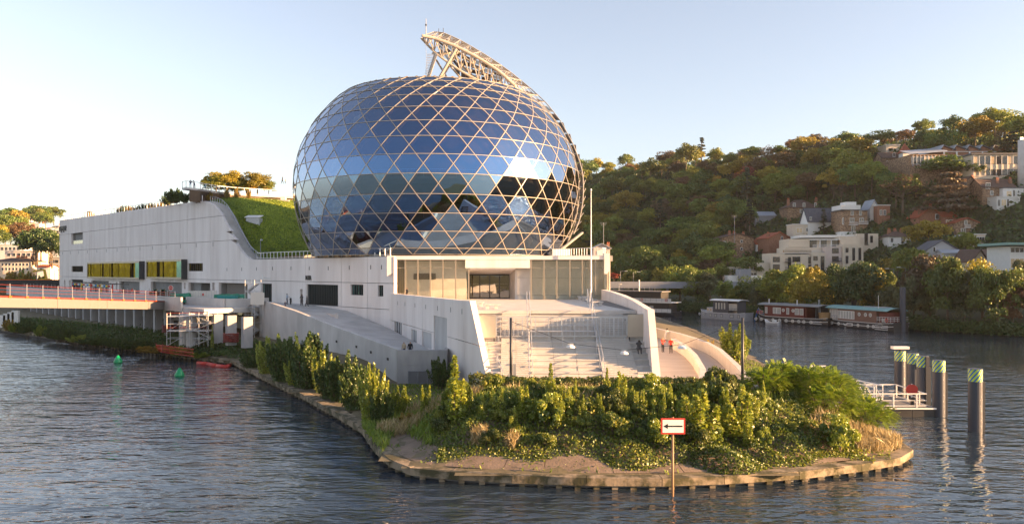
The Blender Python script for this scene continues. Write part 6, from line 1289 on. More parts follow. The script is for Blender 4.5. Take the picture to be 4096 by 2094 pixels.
# ------------------------------------------------------------------ boats
mat('hull_black', (.02, .021, .024), .45, (.032, .032, .034), 1); mat('hull_grey', (.28, .285, .30), .5, (.36, .365, .38), 1.5); mat('cabin_red', (.12, .022, .016), .6, (.17, .035, .025), 1.5, stretch=(1, 1, 3)); mat('cabin_brown', (.15, .075, .05), .7, (.21, .11, .075), 1.5, stretch=(.3, .3, 6)); mat('cabin_dark', (.06, .066, .08), .5); mat('boat_white', (.72, .71, .68), .4); mat('roof_teal', (.18, .34, .33), .6, (.24, .41, .39), 1); mat('porthole_glass', (.42, .42, .38), .12, spec=.9); mat('boat_window', (.34, .35, .34), .1, (.55, .54, .48), .6, spec=.9); mat('canvas_blue', (.02, .12, .30), .7); mat('life_red', (.55, .07, .03), .6); mat('rubber_grey', (.42, .43, .45), .6)
class Boat:
    def __init__(s, name, label, A, Bp, w, sheer, m, cat='boat'):
        s.A = Vector((A[0], A[1], 0)); s.L = (Vector(Bp) - Vector(A[:2])).length; s.eu = (Vector((Bp[0], Bp[1], 0)) - s.A).normalized(); s.ev = Vector((s.eu.y, -s.eu.x, 0))
        if s.ev.dot(-s.A) < 0: s.ev = -s.ev          # ev points to the viewer's side
        s.w = w; s.r = root(name, tuple(s.A + s.eu * s.L / 2), label, cat); b = B(); N = 12; rows = []
        for i in range(N + 1):
            f = i / N; hw = w / 2 * (1 - .0 * f); bow = min(1, f / .22); st = min(1, (1 - f) / .08); k = (bow ** .5) * (.72 + .28 * st ** .5); k = max(k, .06); sh = sheer + .55 * (1 - min(1, f / .25)) ** 2 + .25 * max(0, (f - .8) / .2) ** 2
            rows.append([s.P(f * s.L, hw * k, sh), s.P(f * s.L, hw * k * .98, .25), s.P(f * s.L, hw * k * .8, -.6), s.P(f * s.L, -hw * k * .8, -.6), s.P(f * s.L, -hw * k * .98, .25), s.P(f * s.L, -hw * k, sh)]); s.sheer = sheer
        for r_ in rows: b.v += [tuple(p) for p in r_]
        for i in range(N):
            for j in range(6): a = i * 6 + j; c = i * 6 + (j + 1) % 6; b.f.append((a, c, c + 6, a + 6))
        b.f += [(0, 1, 2, 3, 4, 5), tuple(N * 6 + j for j in (5, 4, 3, 2, 1, 0))]; s.hull = fix_normals(b.obj('hull', m, s.r)); s.rows = rows
    def P(s, u, v, z): p = s.A + s.eu * u + s.ev * v; return Vector((p.x, p.y, z))
    def box(s, u0, u1, v0, v1, z0, z1, m, name, par=None): return B().hexa([s.P(u0, v0, z0), s.P(u1, v0, z0), s.P(u1, v1, z0), s.P(u0, v1, z0), s.P(u0, v0, z1), s.P(u1, v0, z1), s.P(u1, v1, z1), s.P(u0, v1, z1)]).obj(name, m, par or s.r)
    def strake(s, z, m='boat_white', d=.09):
        b = B()
        for j, sg in ((0, 1), (5, -1)):
            for a, c in zip(s.rows[:-1], s.rows[1:]): o = s.ev * .05 * sg; b.bar(a[j] + o + UPV * z, c[j] + o + UPV * z, d, d)
        b.obj('rubbing_strake', m, s.r)
    def roof(s, u0, u1, v0, v1, z, cam_, m, ov=.35):
        n = 8; b = B(); vs = []
        for k in range(n + 1): t = k / n; v = v0 - ov + (v1 - v0 + 2 * ov) * t; vs.append((v, z + cam_ * (1 - (2 * t - 1) ** 2)))
        pts = [s.P(u0 - ov, v, zz) for v, zz in vs] + [s.P(u0 - ov, v, zz + .12) for v, zz in vs[::-1]]; return b.extr(pts, s.eu * (u1 - u0 + 2 * ov)).obj('roof', m, s.r)
    def win(s, u, z, w, h, v, m='boat_window', fr='boat_white'):
        o = s.box(u - w / 2 - .08, u + w / 2 + .08, v - .02, v + .03, z - .08, z + h + .08, fr, 'window'); s.box(u - w / 2, u + w / 2, v + .03, v + .045, z, z + h, m, 'pane', o)
    def port(s, u, z, r=.28, v=None, fr='boat_white'):
        v = s.w / 2 * .99 if v is None else v; c = s.P(u, v - .02, z); o = B().tube(c, c + s.ev * .07, r * 1.25, n=14).obj('porthole', fr, s.r); B().tube(c + s.ev * .07, c + s.ev * .085, r, n=14).obj('pane', 'porthole_glass', o)
    def rail(s, pts, h=.9, m='boat_white', n=3, bars=2):
        for q in range(bars):
            b = B()
            for a, c in zip(pts[:-1], pts[1:]): b.tube(Vector(a) + UPV * h * (q + 1) / bars, Vector(c) + UPV * h * (q + 1) / bars, .035, n=5)
            b.obj('rail', m, s.r)
        for a, c in zip(pts[:-1], pts[1:]):
            for k in range(n): p = Vector(a).lerp(Vector(c), k / n); B().tube(p, p + UPV * h, .03, n=5).obj('stanchion', m, s.r)
    def ring(s, u, v, z, m='life_red'):
        c = s.P(u, v, z); pts = [c + s.eu * .3 * math.cos(t) + UPV * .3 * math.sin(t) for t in np.linspace(0, 2 * math.pi, 13)]; B().pipe(pts, .07, 5).obj('lifebuoy', m, s.r)
b1 = Boat('houseboat', 'houseboat with brown timber cabin and pale green roof beside the tall mooring pile', (69.9, 168), (76, 150), 5.2, 1.5, 'hull_black'); L = b1.L
b1.strake(-.05); b1.strake(-.75); b1.box(4.5, 15.2, -2.2, 2.35, 1.35, 3.9, 'cabin_brown', 'cabin'); b1.box(1.6, 4.48, -2.0, 2.0, 1.4, 3.8, 'boat_window', 'glazed_saloon'); b1.roof(1.4, 17.8, -2.2, 2.3, 3.9, .55, 'roof_teal', .4)
for k in range(6): b1.win(5.0 + k * .78, 1.95, .6, 1.5, 2.36)
for u in (10.6, 12.3, 13.6): b1.port(u, 3.0, .3, 2.36)
for k in range(5): b1.box(1.8 + k * .55, 2.1 + k * .55, 2.01, 2.04, 1.5, 3.7, 'boat_white', 'saloon_post')
for u in (1.6, 3.0, 5.0, 10.5, 13.2, 14.6): b1.port(u, .75, .27)
b1.box(7.4, 9.0, 2.56, 2.64, .45, 1.05, 'boat_white', 'window'); b1.box(7.55, 8.85, 2.64, 2.66, .55, .95, 'win_dark', 'hatch_pane')
b1.rail([b1.P(15.3, 2.35, 1.75), b1.P(18.6, 2.2, 1.8), b1.P(18.6, -2.2, 1.8)], 1.0, n=5, bars=3); b1.rail([b1.P(.4, .6, 1.95), b1.P(2.2, 2.0, 1.6), b1.P(4.4, 2.5, 1.5)], 1.0, n=4, bars=2)
for u, v, m_ in ((3.6, 2.62, 'rubber_grey'), (4.2, 2.62, 'rubber_grey'), (17.8, 2.45, 'life_red')): b1.ring(u, v, 2.2, m_)
for z in (.25, .6, 1.0): b1.box(15.0, 18.3, 2.55, 2.64, z, z + .1, 'boat_white', 'fender_bar')
b1.box(18.85, 18.98, -.12, .12, .0, 1.75, 'boat_white', 'stem_post'); b1.box(18.0, 18.9, -2.3, 2.3, 1.45, 1.62, 'dark_metal', 'deck'); c = b1.P(16.4, 2.6, 1.15); B().tube(c, c + b1.ev * .06, .55, n=18).obj('badge_ring', 'bronze', b1.r); B().tube(c + b1.ev * .06, c + b1.ev * .08, .45, n=18).obj('badge', 'dark_concrete', b1.r)
B().tube(b1.P(14.8, 1.5, 3.9), b1.P(14.8, 1.5, 7.0), .05, n=5).obj('mast', 'boat_white', b1.r); b1.box(10, 16, -.8, .9, 4.55, 4.62, 'galv', 'roof_panel'); b1.box(15.4, 17.6, -2.0, 2.0, 1.65, 3.7, 'cabin_red', 'aft_cabin'); b1.box(16.2, 17.2, 2.0, 2.05, 1.7, 2.4, 'boat_window', 'aft_window')
b2 = Boat('houseboat', 'houseboat with dark red cabin, black hull and wooden tub on deck', (58.4, 181.6), (69, 165), 5.0, 1.5, 'hull_black')
b2.strake(-.02); b2.strake(-.8); b2.box(3.4, 14.0, -2.1, 2.2, 1.35, 4.0, 'cabin_red', 'cabin'); b2.roof(2.2, 17.6, -2.1, 2.2, 4.0, .4, 'roof_felt', .45)
for u, w_ in ((3.9, .5), (6.3, .9), (7.4, .9), (9.8, .55), (12.2, .9), (13.4, .8)): b2.win(u, 2.2, w_, 1.25, 2.21)
for u in (8.6, 11.2): b2.port(u, 3.0, .3, 2.21)
for u in (1.2, 2.7, 6.0, 7.8, 9.6, 11.3, 12.9, 14.2, 16.0): b2.port(u, .7, .3)
b2.box(14.3, 14.5, -2.1, 2.1, 1.4, 4.0, 'cabin_red', 'cabin_post'); b2.box(16.8, 16.95, -2.1, 2.1, 1.4, 4.0, 'dark_metal', 'cabin_post'); b2.rail([b2.P(.3, .5, 2.0), b2.P(2.4, 2.2, 1.6), b2.P(3.3, 2.4, 1.5)], 1.1, 'rubber_grey', 4)
B().lathe([(1.15, 0), (1.25, 1.4), (1.15, 1.4), (1.1, .9)], b2.P(18.0, .6, 1.5), 20).obj('wooden_tub', 'timber', b2.r)
for u in (4.2, 11.8): B().tube(b2.P(u, 1.6, 3.9), b2.P(u, 1.6, 5.4), .12, n=8).obj('flue', 'boat_white', b2.r)
lad = [b2.P(17.3, 1.0, 2.6), b2.P(16.8, .6, 5.6)]; 
for dv in (0, .45): B().tube(lad[0] + b2.ev * dv, lad[1] + b2.ev * dv, .04, n=5).obj('ladder_rail', 'galv', b2.r)
for k in range(8): p = lad[0].lerp(lad[1], k / 8); B().tube(p, p + b2.ev * .45, .03, n=4).obj('ladder_rung', 'galv', b2.r)
for u, v in ((1.2, 1.9), (2.6, 2.35)): b2.ring(u, v, 2.3)
for z in (.4, .85): b2.box(15.8, 18.6, 2.42, 2.5, z, z + .1, 'boat_white', 'fender_bar')
b2.box(17.2, 19.4, -2.2, 2.2, 1.42, 1.55, 'timber', 'deck'); bt = root('boat_ramp_pole', tuple(G(3022, 1285)), 'slanted blue canvas roll at the bow of the red cabin houseboat', 'canvas'); B().tube(b2.P(-.5, 1.0, .0), b2.P(.5, .8, 2.9), .22, n=8).obj('canvas_roll', 'canvas_blue', bt); B().tube(b2.P(.4, .8, 2.7), b2.P(.6, .8, 3.3), .06, n=6).obj('pole_tip', 'galv', bt)
b3 = Boat('motor_yacht', 'grey motor cruiser houseboat with dark wheelhouse', (47.6, 193), (56, 181.2), 4.2, 1.7, 'hull_grey')
b3.strake(.02, 'boat_white'); b3.box(3.0, 5.0, -1.4, 1.5, 1.7, 2.9, 'hull_grey', 'fore_cabin'); b3.box(5.0, 9.6, -1.5, 1.6, 1.7, 4.6, 'cabin_dark', 'wheelhouse'); b3.roof(4.6, 12.6, -1.5, 1.6, 4.6, .3, 'boat_white', .4); b3.box(12.2, 12.4, -1.5, 1.6, 1.7, 4.6, 'cabin_dark', 'post')
for k in range(4): b3.win(6.0 + k * .85, 2.6, .45, 1.5, 1.61, 'boat_window', 'cabin_dark')
for u in (3.4, 4.3): b3.win(u, 2.05, .5, .6, 1.51, 'win_lit')
for u in (1.2, 2.4): b3.port(u, 1.2, .25)
for u, w_ in ((4.6, .5), (6.2, .5), (8.0, .6), (11.0, .9), (13.0, .5)): b3.win(u, .7, w_, .65, 2.08, 'boat_window', 'cabin_dark')
b3.rail([b3.P(9.8, 1.9, 1.9), b3.P(13.4, 1.8, 1.9), b3.P(13.4, -1.6, 1.9)], .9, 'dark_metal', 4); b3.rail([b3.P(.2, .3, 2.2), b3.P(1.6, 1.5, 1.9), b3.P(3, 1.9, 1.75)], .5, 'dark_metal', 3, 1); b3.box(9.7, 12.2, .9, 1.5, 2.4, 4.0, 'boat_window', 'aft_glazing')
b4 = Boat('restaurant_barge', 'two storey black barge with white railed decks beyond the terrace wall', (24, 216), (43.6, 201.5), 6.5, .9, 'hull_black')
b4.box(1, 22.8, -2.6, 2.6, .85, 3.4, 'hull_black', 'lower_saloon'); b4.box(.5, 23.9, -3.1, 3.1, 3.4, 3.6, 'boat_white', 'deck_slab'); b4.box(1, 20.5, -2.4, 2.2, 3.6, 6.2, 'hull_black', 'upper_saloon'); b4.box(.5, 21.0, -2.7, 2.7, 6.2, 6.45, 'dark_concrete', 'roof')
for z in (.95, 3.65):
    b4.box(1, 23.8, 3.12, 3.16, z, z + .95, 'boat_white', 'rail_sheet')
    for q in range(3): b4.box(1, 23.8, 3.17, 3.19, z + .2 + q * .3, z + .23 + q * .3, 'steel_grey', 'rail_wire')
    for u in np.arange(2, 24, 1.6): b4.box(u, u + .06, 3.17, 3.2, z, z + 1.0, 'steel_grey', 'stanchion')
for u in (12.5, 14.0, 16.0, 18.0): b4.win(u, 1.5, 1.1, 1.1, 2.61, 'boat_window', 'dark_metal')
for u in (15.5, 22.5): b4.ring(u, 3.25, 4.2)
b4.rail([b4.P(2, 2.6, 6.45), b4.P(20.5, 2.6, 6.45)], 1.1, 'steel_grey', 12, 3); B().tube(b4.P(13.5, 1.0, 6.4), b4.P(13.5, 1.0, 9.4), .22, n=8).obj('flue', 'boat_white', b4.r); B().lathe([(.05, 0), (.7, .12), (.75, .2), (.05, .25)], b4.P(8.0, 2.0, 8.0), 14).obj('satellite_dish', 'boat_white', b4.r); B().tube(b4.P(8, 2, 6.4), b4.P(8, 2, 8.1), .06, n=6).obj('dish_mast', 'galv', b4.r)
def dinghy(label, x, y, ln, Bv, m='rubber_grey', name='dinghy', top=False):
    p = G(x, y); d = Boat(name, label, (p.x, p.y), (p.x + Bv[0] * ln, p.y + Bv[1] * ln), 1.7, .55, m); d.strake(0, 'boat_white', .22); d.box(ln * .45, ln * .6, -.4, .4, .4, 1.15, 'boat_white', 'console'); d.box(ln - .25, ln + .15, -.22, .22, .2, 1.2, 'black_metal', 'outboard')
    d.box(ln * .25, ln * .32, -.6, .6, .45, .6, 'timber', 'thwart')
    if top:
        for u in (ln * .35, ln * .75):
            for v in (.6, -.6): B().tube(d.P(u, v, .5), d.P(u, v, 1.9), .03, n=5).obj('arch_tube', 'galv', d.r)
        d.box(ln * .3, ln * .8, -.7, .7, 1.88, 1.95, 'dark_metal', 'bimini')
dinghy('pale inflatable dinghy tied beside the red cabin houseboat', 3062, 1297, 4.0, (.6, -.6)); dinghy('inflatable dinghy with covered outboard tied beside the brown timber houseboat', 3375, 1308, 3.6, (.6, -.6)); dinghy('small white motorboat with canopy moored off the two storey barge', 2724, 1261, 5.5, (-.92, .2), 'boat_white', 'motorboat', True)
# mooring piles
def pile(x, yt, Y, r, label, cap=False):
    X = (x - 2048) / FPX * Y; zt = EYE + (HOR - yt) / FPX * Y; o = root('mooring_pile', (X, Y, 0), label, 'pile'); B().tube((X, Y, -2), (X, Y, zt), r, n=24).obj('tube', 'pile_grey', o, smooth=False); return o, X, zt
pile(3416, 1144, 174, .55, 'tall grey mooring pile behind the green roofed houseboat'); pile(3611, 1148, 150.3, .55, 'tall grey mooring pile at the stern of the green roofed houseboat')
m = bpy.data.materials.new('hazard_stripes'); m.use_nodes = True; t = m.node_tree; pb2 = t.nodes['Principled BSDF']; tc = t.nodes.new('ShaderNodeTexCoord'); sx = t.nodes.new('ShaderNodeSeparateXYZ'); t.links.new(tc.outputs['Object'], sx.inputs[0])
at = t.nodes.new('ShaderNodeMath'); at.operation = 'ARCTAN2'; t.links.new(sx.outputs[1], at.inputs[0]); t.links.new(sx.outputs[0], at.inputs[1]); m1 = t.nodes.new('ShaderNodeMath'); m1.operation = 'MULTIPLY'; m1.inputs[1].default_value = 10 / (2 * math.pi); t.links.new(at.outputs[0], m1.inputs[0])
m2 = t.nodes.new('ShaderNodeMath'); m2.operation = 'MULTIPLY_ADD'; m2.inputs[1].default_value = -2.6; t.links.new(sx.outputs[2], m2.inputs[0]); t.links.new(m1.outputs[0], m2.inputs[2]); m3 = t.nodes.new('ShaderNodeMath'); m3.operation = 'FRACT'; t.links.new(m2.outputs[0], m3.inputs[0]); m4 = t.nodes.new('ShaderNodeMath'); m4.operation = 'GREATER_THAN'; m4.inputs[1].default_value = .5; t.links.new(m3.outputs[0], m4.inputs[0])
mx = t.nodes.new('ShaderNodeMix'); mx.data_type = 'RGBA'; mx.inputs[6].default_value = (.50, .62, .05, 1); mx.inputs[7].default_value = (.02, .15, .38, 1); t.links.new(m4.outputs[0], mx.inputs[0]); t.links.new(mx.outputs[2], pb2.inputs['Base Color']); pb2.inputs['Roughness'].default_value = .4; MAT['stripes'] = m
DOL = [(3600, 1402, 72, 'striped steel pile with a flat white plate on top'), (3651, 1412, 69.3, 'striped steel pile carrying a small bracket beside the pontoon'), (3690, 1423, 66.6, 'striped steel pile with dark guide rail behind the red lifebuoy'), (3755, 1440, 63.2, 'striped steel pile at the corner of the pontoon'), (3901, 1474, 57.4, 'striped steel pile standing alone off the pontoon')]
for i, (x, yt, Y, lb) in enumerate(DOL):
    o, X, zt = pile(x, yt, Y, .48, lb); o['group'] = 'striped pontoon piles'
    bd = B().tube((0, 0, -.92), (0, 0, 0), .487, n=28, caps=False).obj('striped_band', 'stripes', None); bd.parent = o; bd.location = (0, 0, zt + .0); B().tube((X, Y, zt), (X, Y, zt + .02), .487, n=24).obj('cap', 'pile_grey', o)
    B().box(X + .5, X + .68, Y - .1, Y + .1, -1, zt - .95).obj('guide_rail', 'dark_metal', o)
    if i == 0: B().box(X - .75, X + .75, Y - .3, Y + .3, zt + .18, zt + .42).obj('top_plate', 'boat_white', o); B().tube((X, Y, zt), (X, Y, zt + .2), .15, n=8).obj('plate_stub', 'dark_metal', o)
    if i == 1: B().box(X + .2, X + .5, Y - .75, Y - .4, zt - 1.3, zt - .5).obj('bracket', 'galv', o)
    if i == 2: B().box(X - .02, X + .28, Y - .62, Y - .42, -.5, zt).obj('front_rail', 'dark_metal', o)
# pontoon
pt = root('pontoon', (31, 64.8, 0), 'floating black pontoon with white railings at the island tip', 'pontoon')
for a, c in zip(np.linspace(25.5, 34.7, 6)[:-1], np.linspace(25.5, 34.7, 6)[1:]): B().box(a + .02, c - .02, 63.0, 68.2, -.5, .62).obj('float', 'hull_black', pt)
B().box(25.3, 34.75, 62.85, 68.4, .62, .74).obj('deck_frame', 'white_metal', pt); B().box(25.4, 34.6, 62.95, 68.3, .742, .78).obj('deck', 'dark_concrete', pt)
railing('railing', [(25.6, 63.0, .78), (34.0, 63.0, .78), (34.0, 68.1, .78), (26, 68.1, .78)], 'white railing round the floating pontoon', 1.9, 1.1, bars=1, r=.04)
lf = root('lifebuoy_stand', (33.1, 63.5, .78), 'red lifebuoy housing on a post at the pontoon', 'lifebuoy'); B().tube((33.1, 63.6, .78), (33.1, 63.6, 2.6), .06, n=8).obj('post', 'white_metal', lf); B().extr([(33.1 + .46 * math.cos(k * math.pi / 8) * (1.05), 63.5, 2.15 + .42 * math.sin(k * math.pi / 8)) for k in range(16)], (0, .14, 0)).obj('housing', 'red_paint', lf); B().box(33.0, 33.2, 63.4, 63.6, .78, 1.5).obj('bollard', 'black_metal', lf)
gw = root('gangway', (29, 69, 1), 'white truss gangway from the pontoon up to the island', 'gangway'); ga, gc = Vector((31.6, 66.2, .85)), Vector((27.6, 71.2, 1.4)); sd = Vector((gc - ga)).cross(UPV).normalized() * .75
for sg in (-1, 1):
    for h in (0, 1.15): B().bar(ga + sd * sg + UPV * h, gc + sd * sg + UPV * h, .1).obj('chord', 'white_metal', gw)
    for k in range(8): p, q = ga.lerp(gc, k / 8) + sd * sg, ga.lerp(gc, (k + 1) / 8) + sd * sg; B().bar(p, q + UPV * 1.15, .05).obj('diagonal', 'white_metal', gw); B().bar(p, p + UPV * 1.15, .06).obj('upright', 'white_metal', gw)
B().hexa([ga - sd, gc - sd, gc + sd, ga + sd, ga - sd + UPV * .06, gc - sd + UPV * .06, gc + sd + UPV * .06, ga + sd + UPV * .06]).obj('walkway_plate', 'galv', gw)
gf = root('gangway_gate', (27.2, 74, 1.6), 'white framed gate at the island end of the gangway', 'gate'); q = W(3272, 1500, 72)
for k in range(6): B().box(q.x - .65 + k * .26, q.x - .58 + k * .26, q.y, q.y + .06, 1.2, 3.15 - .05 * k).obj('bar', 'white_metal', gf)
B().box(q.x - .7, q.x + .75, q.y - .02, q.y + .08, 3.0, 3.08).obj('top_bar', 'white_metal', gf); B().box(q.x - .7, q.x + .75, q.y - .02, q.y + .08, 2.2, 2.27).obj('mid_bar', 'white_metal', gf); B().tube((q.x - 1.6, q.y, 1.2), (q.x - 1.6, q.y, 2.6), .05, n=6).obj('hook_post', 'white_metal', gf)
# ------------------------------------------------------------------ river sign
mat('sign_white', (.74, .73, .70), .5, (.80, .79, .76), 3); mat('sign_red', (.46, .03, .02), .5, (.55, .045, .03), 4); mat('sign_back', (.35, .35, .36), .5); mat('rusty_pole', (.26, .14, .07), .6, (.36, .20, .11), 3, stretch=(1, 1, .3))
SY_ = 40.7; sx0, sx1, sz0, sz1 = (2644 - 2048) / FPX * SY_, (2741 - 2048) / FPX * SY_, EYE + (HOR - 1735) / FPX * SY_, EYE + (HOR - 1671) / FPX * SY_; sm_ = (sx0 + sx1) / 2
sn = root('river_sign', (sm_, SY_, 0), 'red bordered white river sign with black arrow pointing left on a rusty pole', 'sign')
B().box(sx0, sx1, SY_, SY_ + .03, sz0, sz1).obj('sign_plate', 'sign_red', sn); bw_ = .085; B().box(sx0 + bw_, sx1 - bw_, SY_ - .006, SY_ - .001, sz0 + bw_, sz1 - bw_).obj('white_face', 'sign_white', sn)
zc = (sz0 + sz1) / 2; B().box(sm_ - .30, sm_ + .50, SY_ - .012, SY_ - .007, zc - .04, zc + .04).obj('arrow_shaft', 'black_metal', sn); B().extr([(sm_ - .52, SY_ - .012, zc), (sm_ - .28, SY_ - .012, zc - .13), (sm_ - .28, SY_ - .012, zc + .13)], (0, .005, 0)).obj('arrow_head', 'black_metal', sn)
B().tube((sm_, SY_ + .12, -2), (sm_, SY_ + .12, sz1 + .03), .065, n=14).obj('pole', 'rusty_pole', sn, smooth=True); B().box(sm_ - .35, sm_ + .35, SY_ + .03, SY_ + .06, sz0 + .2, sz0 + .26).obj('bracket', 'sign_back', sn); B().box(sm_ - .35, sm_ + .35, SY_ + .03, SY_ + .06, sz1 - .26, sz1 - .2).obj('bracket', 'sign_back', sn)
# ------------------------------------------------------------------ lamp masts with cable lamps, flagpole, benches
def mast_(x, yt, Y, label, zb, box=False):
    X = (x - 2048) / FPX * Y; zt = EYE + (HOR - yt) / FPX * Y; o = root('lamp_mast', (X, Y, zb), label, 'mast'); B().tube((X, Y, zb - .6), (X, Y, zt), .13, .11, 14).obj('post', 'dark_metal', o, smooth=True); B().tube((X, Y, zb - .5), (X, Y, zb + .5), .17, n=14).obj('base_sleeve', 'mid_concrete', o)
    if box: B().box(X + .18, X + .42, Y - .12, Y + .12, zb + .9, zb + 2.0).obj('control_box', 'steel_grey', o); B().box(X - .26, X - .1, Y - .24, Y - .1, zb + .7, zb + 1.2).obj('junction_box', 'galv', o)
    else: B().tube((X, Y, zb + .6), (X, Y, zb + .68), .18, n=14).obj('collar', 'galv', o)
    return Vector((X, Y, zt))
ma = mast_(2044, 1270, 64, 'dark lamp mast with control boxes in front of the lit steps', 2.2, True); mb = mast_(2970, 1270, 60.5, 'dark lamp mast at the foot of the curved ramp parapet', 2.0)
L1, L2, L3 = W(2283, 1380, 63.2), W(2497, 1405, 62.5), W(2727, 1383, 61.8)
cb = root('lamp_cable', tuple(ma), 'thin lamp cable slung between the two dark masts', 'cable'); B().pipe([ma - UPV * .3, L1 + UPV * .12, L2 + UPV * .12, L3 + UPV * .12, mb - UPV * .3], .018, 5).obj('wire', 'black_metal', cb)
for p, lb in ((L1, 'pale hanging lamp on the cable over the middle seat blocks'), (L2, 'pale hanging lamp on the cable over the shaded flight'), (L3, 'pale hanging lamp on the cable over the curved ramp')):
    o = root('hanging_lamp', tuple(p), lb, 'lamp', 'hanging cable lamps'); B().lathe([(.12, .05), (.34, -.08), (.36, -.2), (.3, -.22)], p, 14).obj('lamp_shade', 'white_metal', o); B().box(p.x - .25, p.x + .25, p.y - .05, p.y + .05, p.z + .05, p.z + .14).obj('cable_clamp', 'galv', o)
fp = W(2364, 1196, 103.5); fp.z = PZ; ft = W(2357, 765, 103.5); fo = root('flagpole', tuple(fp), 'tall white flagpole at the edge of the terrace', 'flagpole'); B().tube(fp, (fp.x, fp.y, ft.z), .12, .05, 12).obj('pole', 'white_metal', fo); B().lathe([(.02, 0), (.12, .08), (.12, .3), (.02, .38)], (fp.x, fp.y, ft.z), 8).obj('finial', 'galv', fo); B().tube((fp.x, fp.y, PZ), (fp.x, fp.y, PZ + .3), .2, n=12).obj('base_plate', 'galv', fo)
def bench(x, y, wpx, label, ln=1.7):
    p = G(x, y, PZ); o = root('concrete_bench', tuple(p), label, 'bench', 'concrete terrace benches'); B().box(p.x - ln / 2, p.x + ln / 2, p.y - .3, p.y + .35, PZ + .38, PZ + .52).obj('seat', 'pale_concrete', o)
    for q in (-.5, .15): B().box(p.x + q * ln * .8 , p.x + q * ln * .8 + .35, p.y - .22, p.y + .28, PZ, PZ + .38).obj('leg', 'pale_concrete', o)
bench(1912, 1224, 40, 'concrete bench close to the prow wall on the terrace', 1.3); bench(1970, 1234, 55, 'concrete bench at the head of the lit flight')
for k, (x, y) in enumerate(((2329, 1199), (2345, 1205), (2365, 1213), (2389, 1223))): bench(x, y, 30, ['concrete bench nearest the flagpole at the glass screen', 'concrete bench beside the flagpole, second from the glass screen', 'concrete bench third from the glass screen', 'concrete bench at the head of the shaded flight'][k], 1.3)
# street lamps on the far road, aerials
for x, yt, Y, lb in ((2482, 1085, 250, 'far street lamp beside the red leaved tree'), (2533, 1088, 248, 'far street lamp over the footbridge left of the shed'), (3575, 1075, 214, 'far street lamp behind the mooring piles'), (3622, 1070, 212, 'far street lamp below the grey gable house')):
    p = W(x, yt, Y); g_ = hill_z(p.x, p.y); o = root('street_lamp', (p.x, p.y, g_), lb, 'street lamp'); B().tube((p.x, p.y, g_ - .5), p, .1, .07, 8).obj('post', 'steel_grey', o); B().bar(p, p + Vector((-1.6 if x > 2600 else 1.5, 0, .15)), .08).obj('arm', 'steel_grey', o); q = p + Vector((-1.9 if x > 2600 else 1.8, 0, .12)); B().box(q.x - .5, q.x + .5, q.y - .15, q.y + .15, q.z - .07, q.z + .08).obj('lamp_head', 'galv', o)
for x, y0, y1, Y, lb in ((2938, 940, 862, 292, 'tall television aerial above the rubble stone house'), (2414, 975, 890, 252, 'thin aerial mast behind the pink house')):
    p, q = W(x, y0, Y), W(x, y1, Y); o = root('aerial', tuple(p), lb, 'aerial'); B().tube(p - UPV * 3, q, .09, n=6).obj('mast', 'steel_grey', o)
    for k in range(3): B().bar(q + Vector((-1.2 + .2 * k, 0, -.4 * k)), q + Vector((1.2 - .2 * k, 0, -.4 * k)), .08).obj('element', 'steel_grey', o)
# ------------------------------------------------------------------ vegetation of the island
_ci, _ce, _cg = {}, {}, {}
_in0, _ed0, _gz0 = inside, edge_dist, ground_z
def inside(x, y):
    k = (round(x * 4), round(y * 4))
    if k not in _ci: _ci[k] = _in0(k[0] / 4, k[1] / 4)
    return _ci[k]
def edge_dist(x, y):
    k = (round(x * 4), round(y * 4))
    if k not in _ce: _ce[k] = _ed0(k[0] / 4, k[1] / 4)
    return _ce[k]
def gz_node(i, j):
    if (i, j) not in _cg: _cg[(i, j)] = _gz0(i / 2, j / 2)
    return _cg[(i, j)]
def ground_z(x, y):
    i, j = math.floor(x * 2), math.floor(y * 2); u, v = x * 2 - i, y * 2 - j
    return (gz_node(i, j) * (1 - u) + gz_node(i + 1, j) * u) * (1 - v) + (gz_node(i, j + 1) * (1 - u) + gz_node(i + 1, j + 1) * u) * v
def isl_hit(x, y):
    dx = (x - 2048) / FPX; dz = (HOR - y) / FPX; Y = 40.0
    while Y < 130:
        X = dx * Y
        z = EYE + dz * Y
        g = ground_z(X, Y) if inside(X, Y) else -9
        if z < g: return Vector((X, Y, g))
        Y += .25
    return Vector((dx * Y, Y, .6))
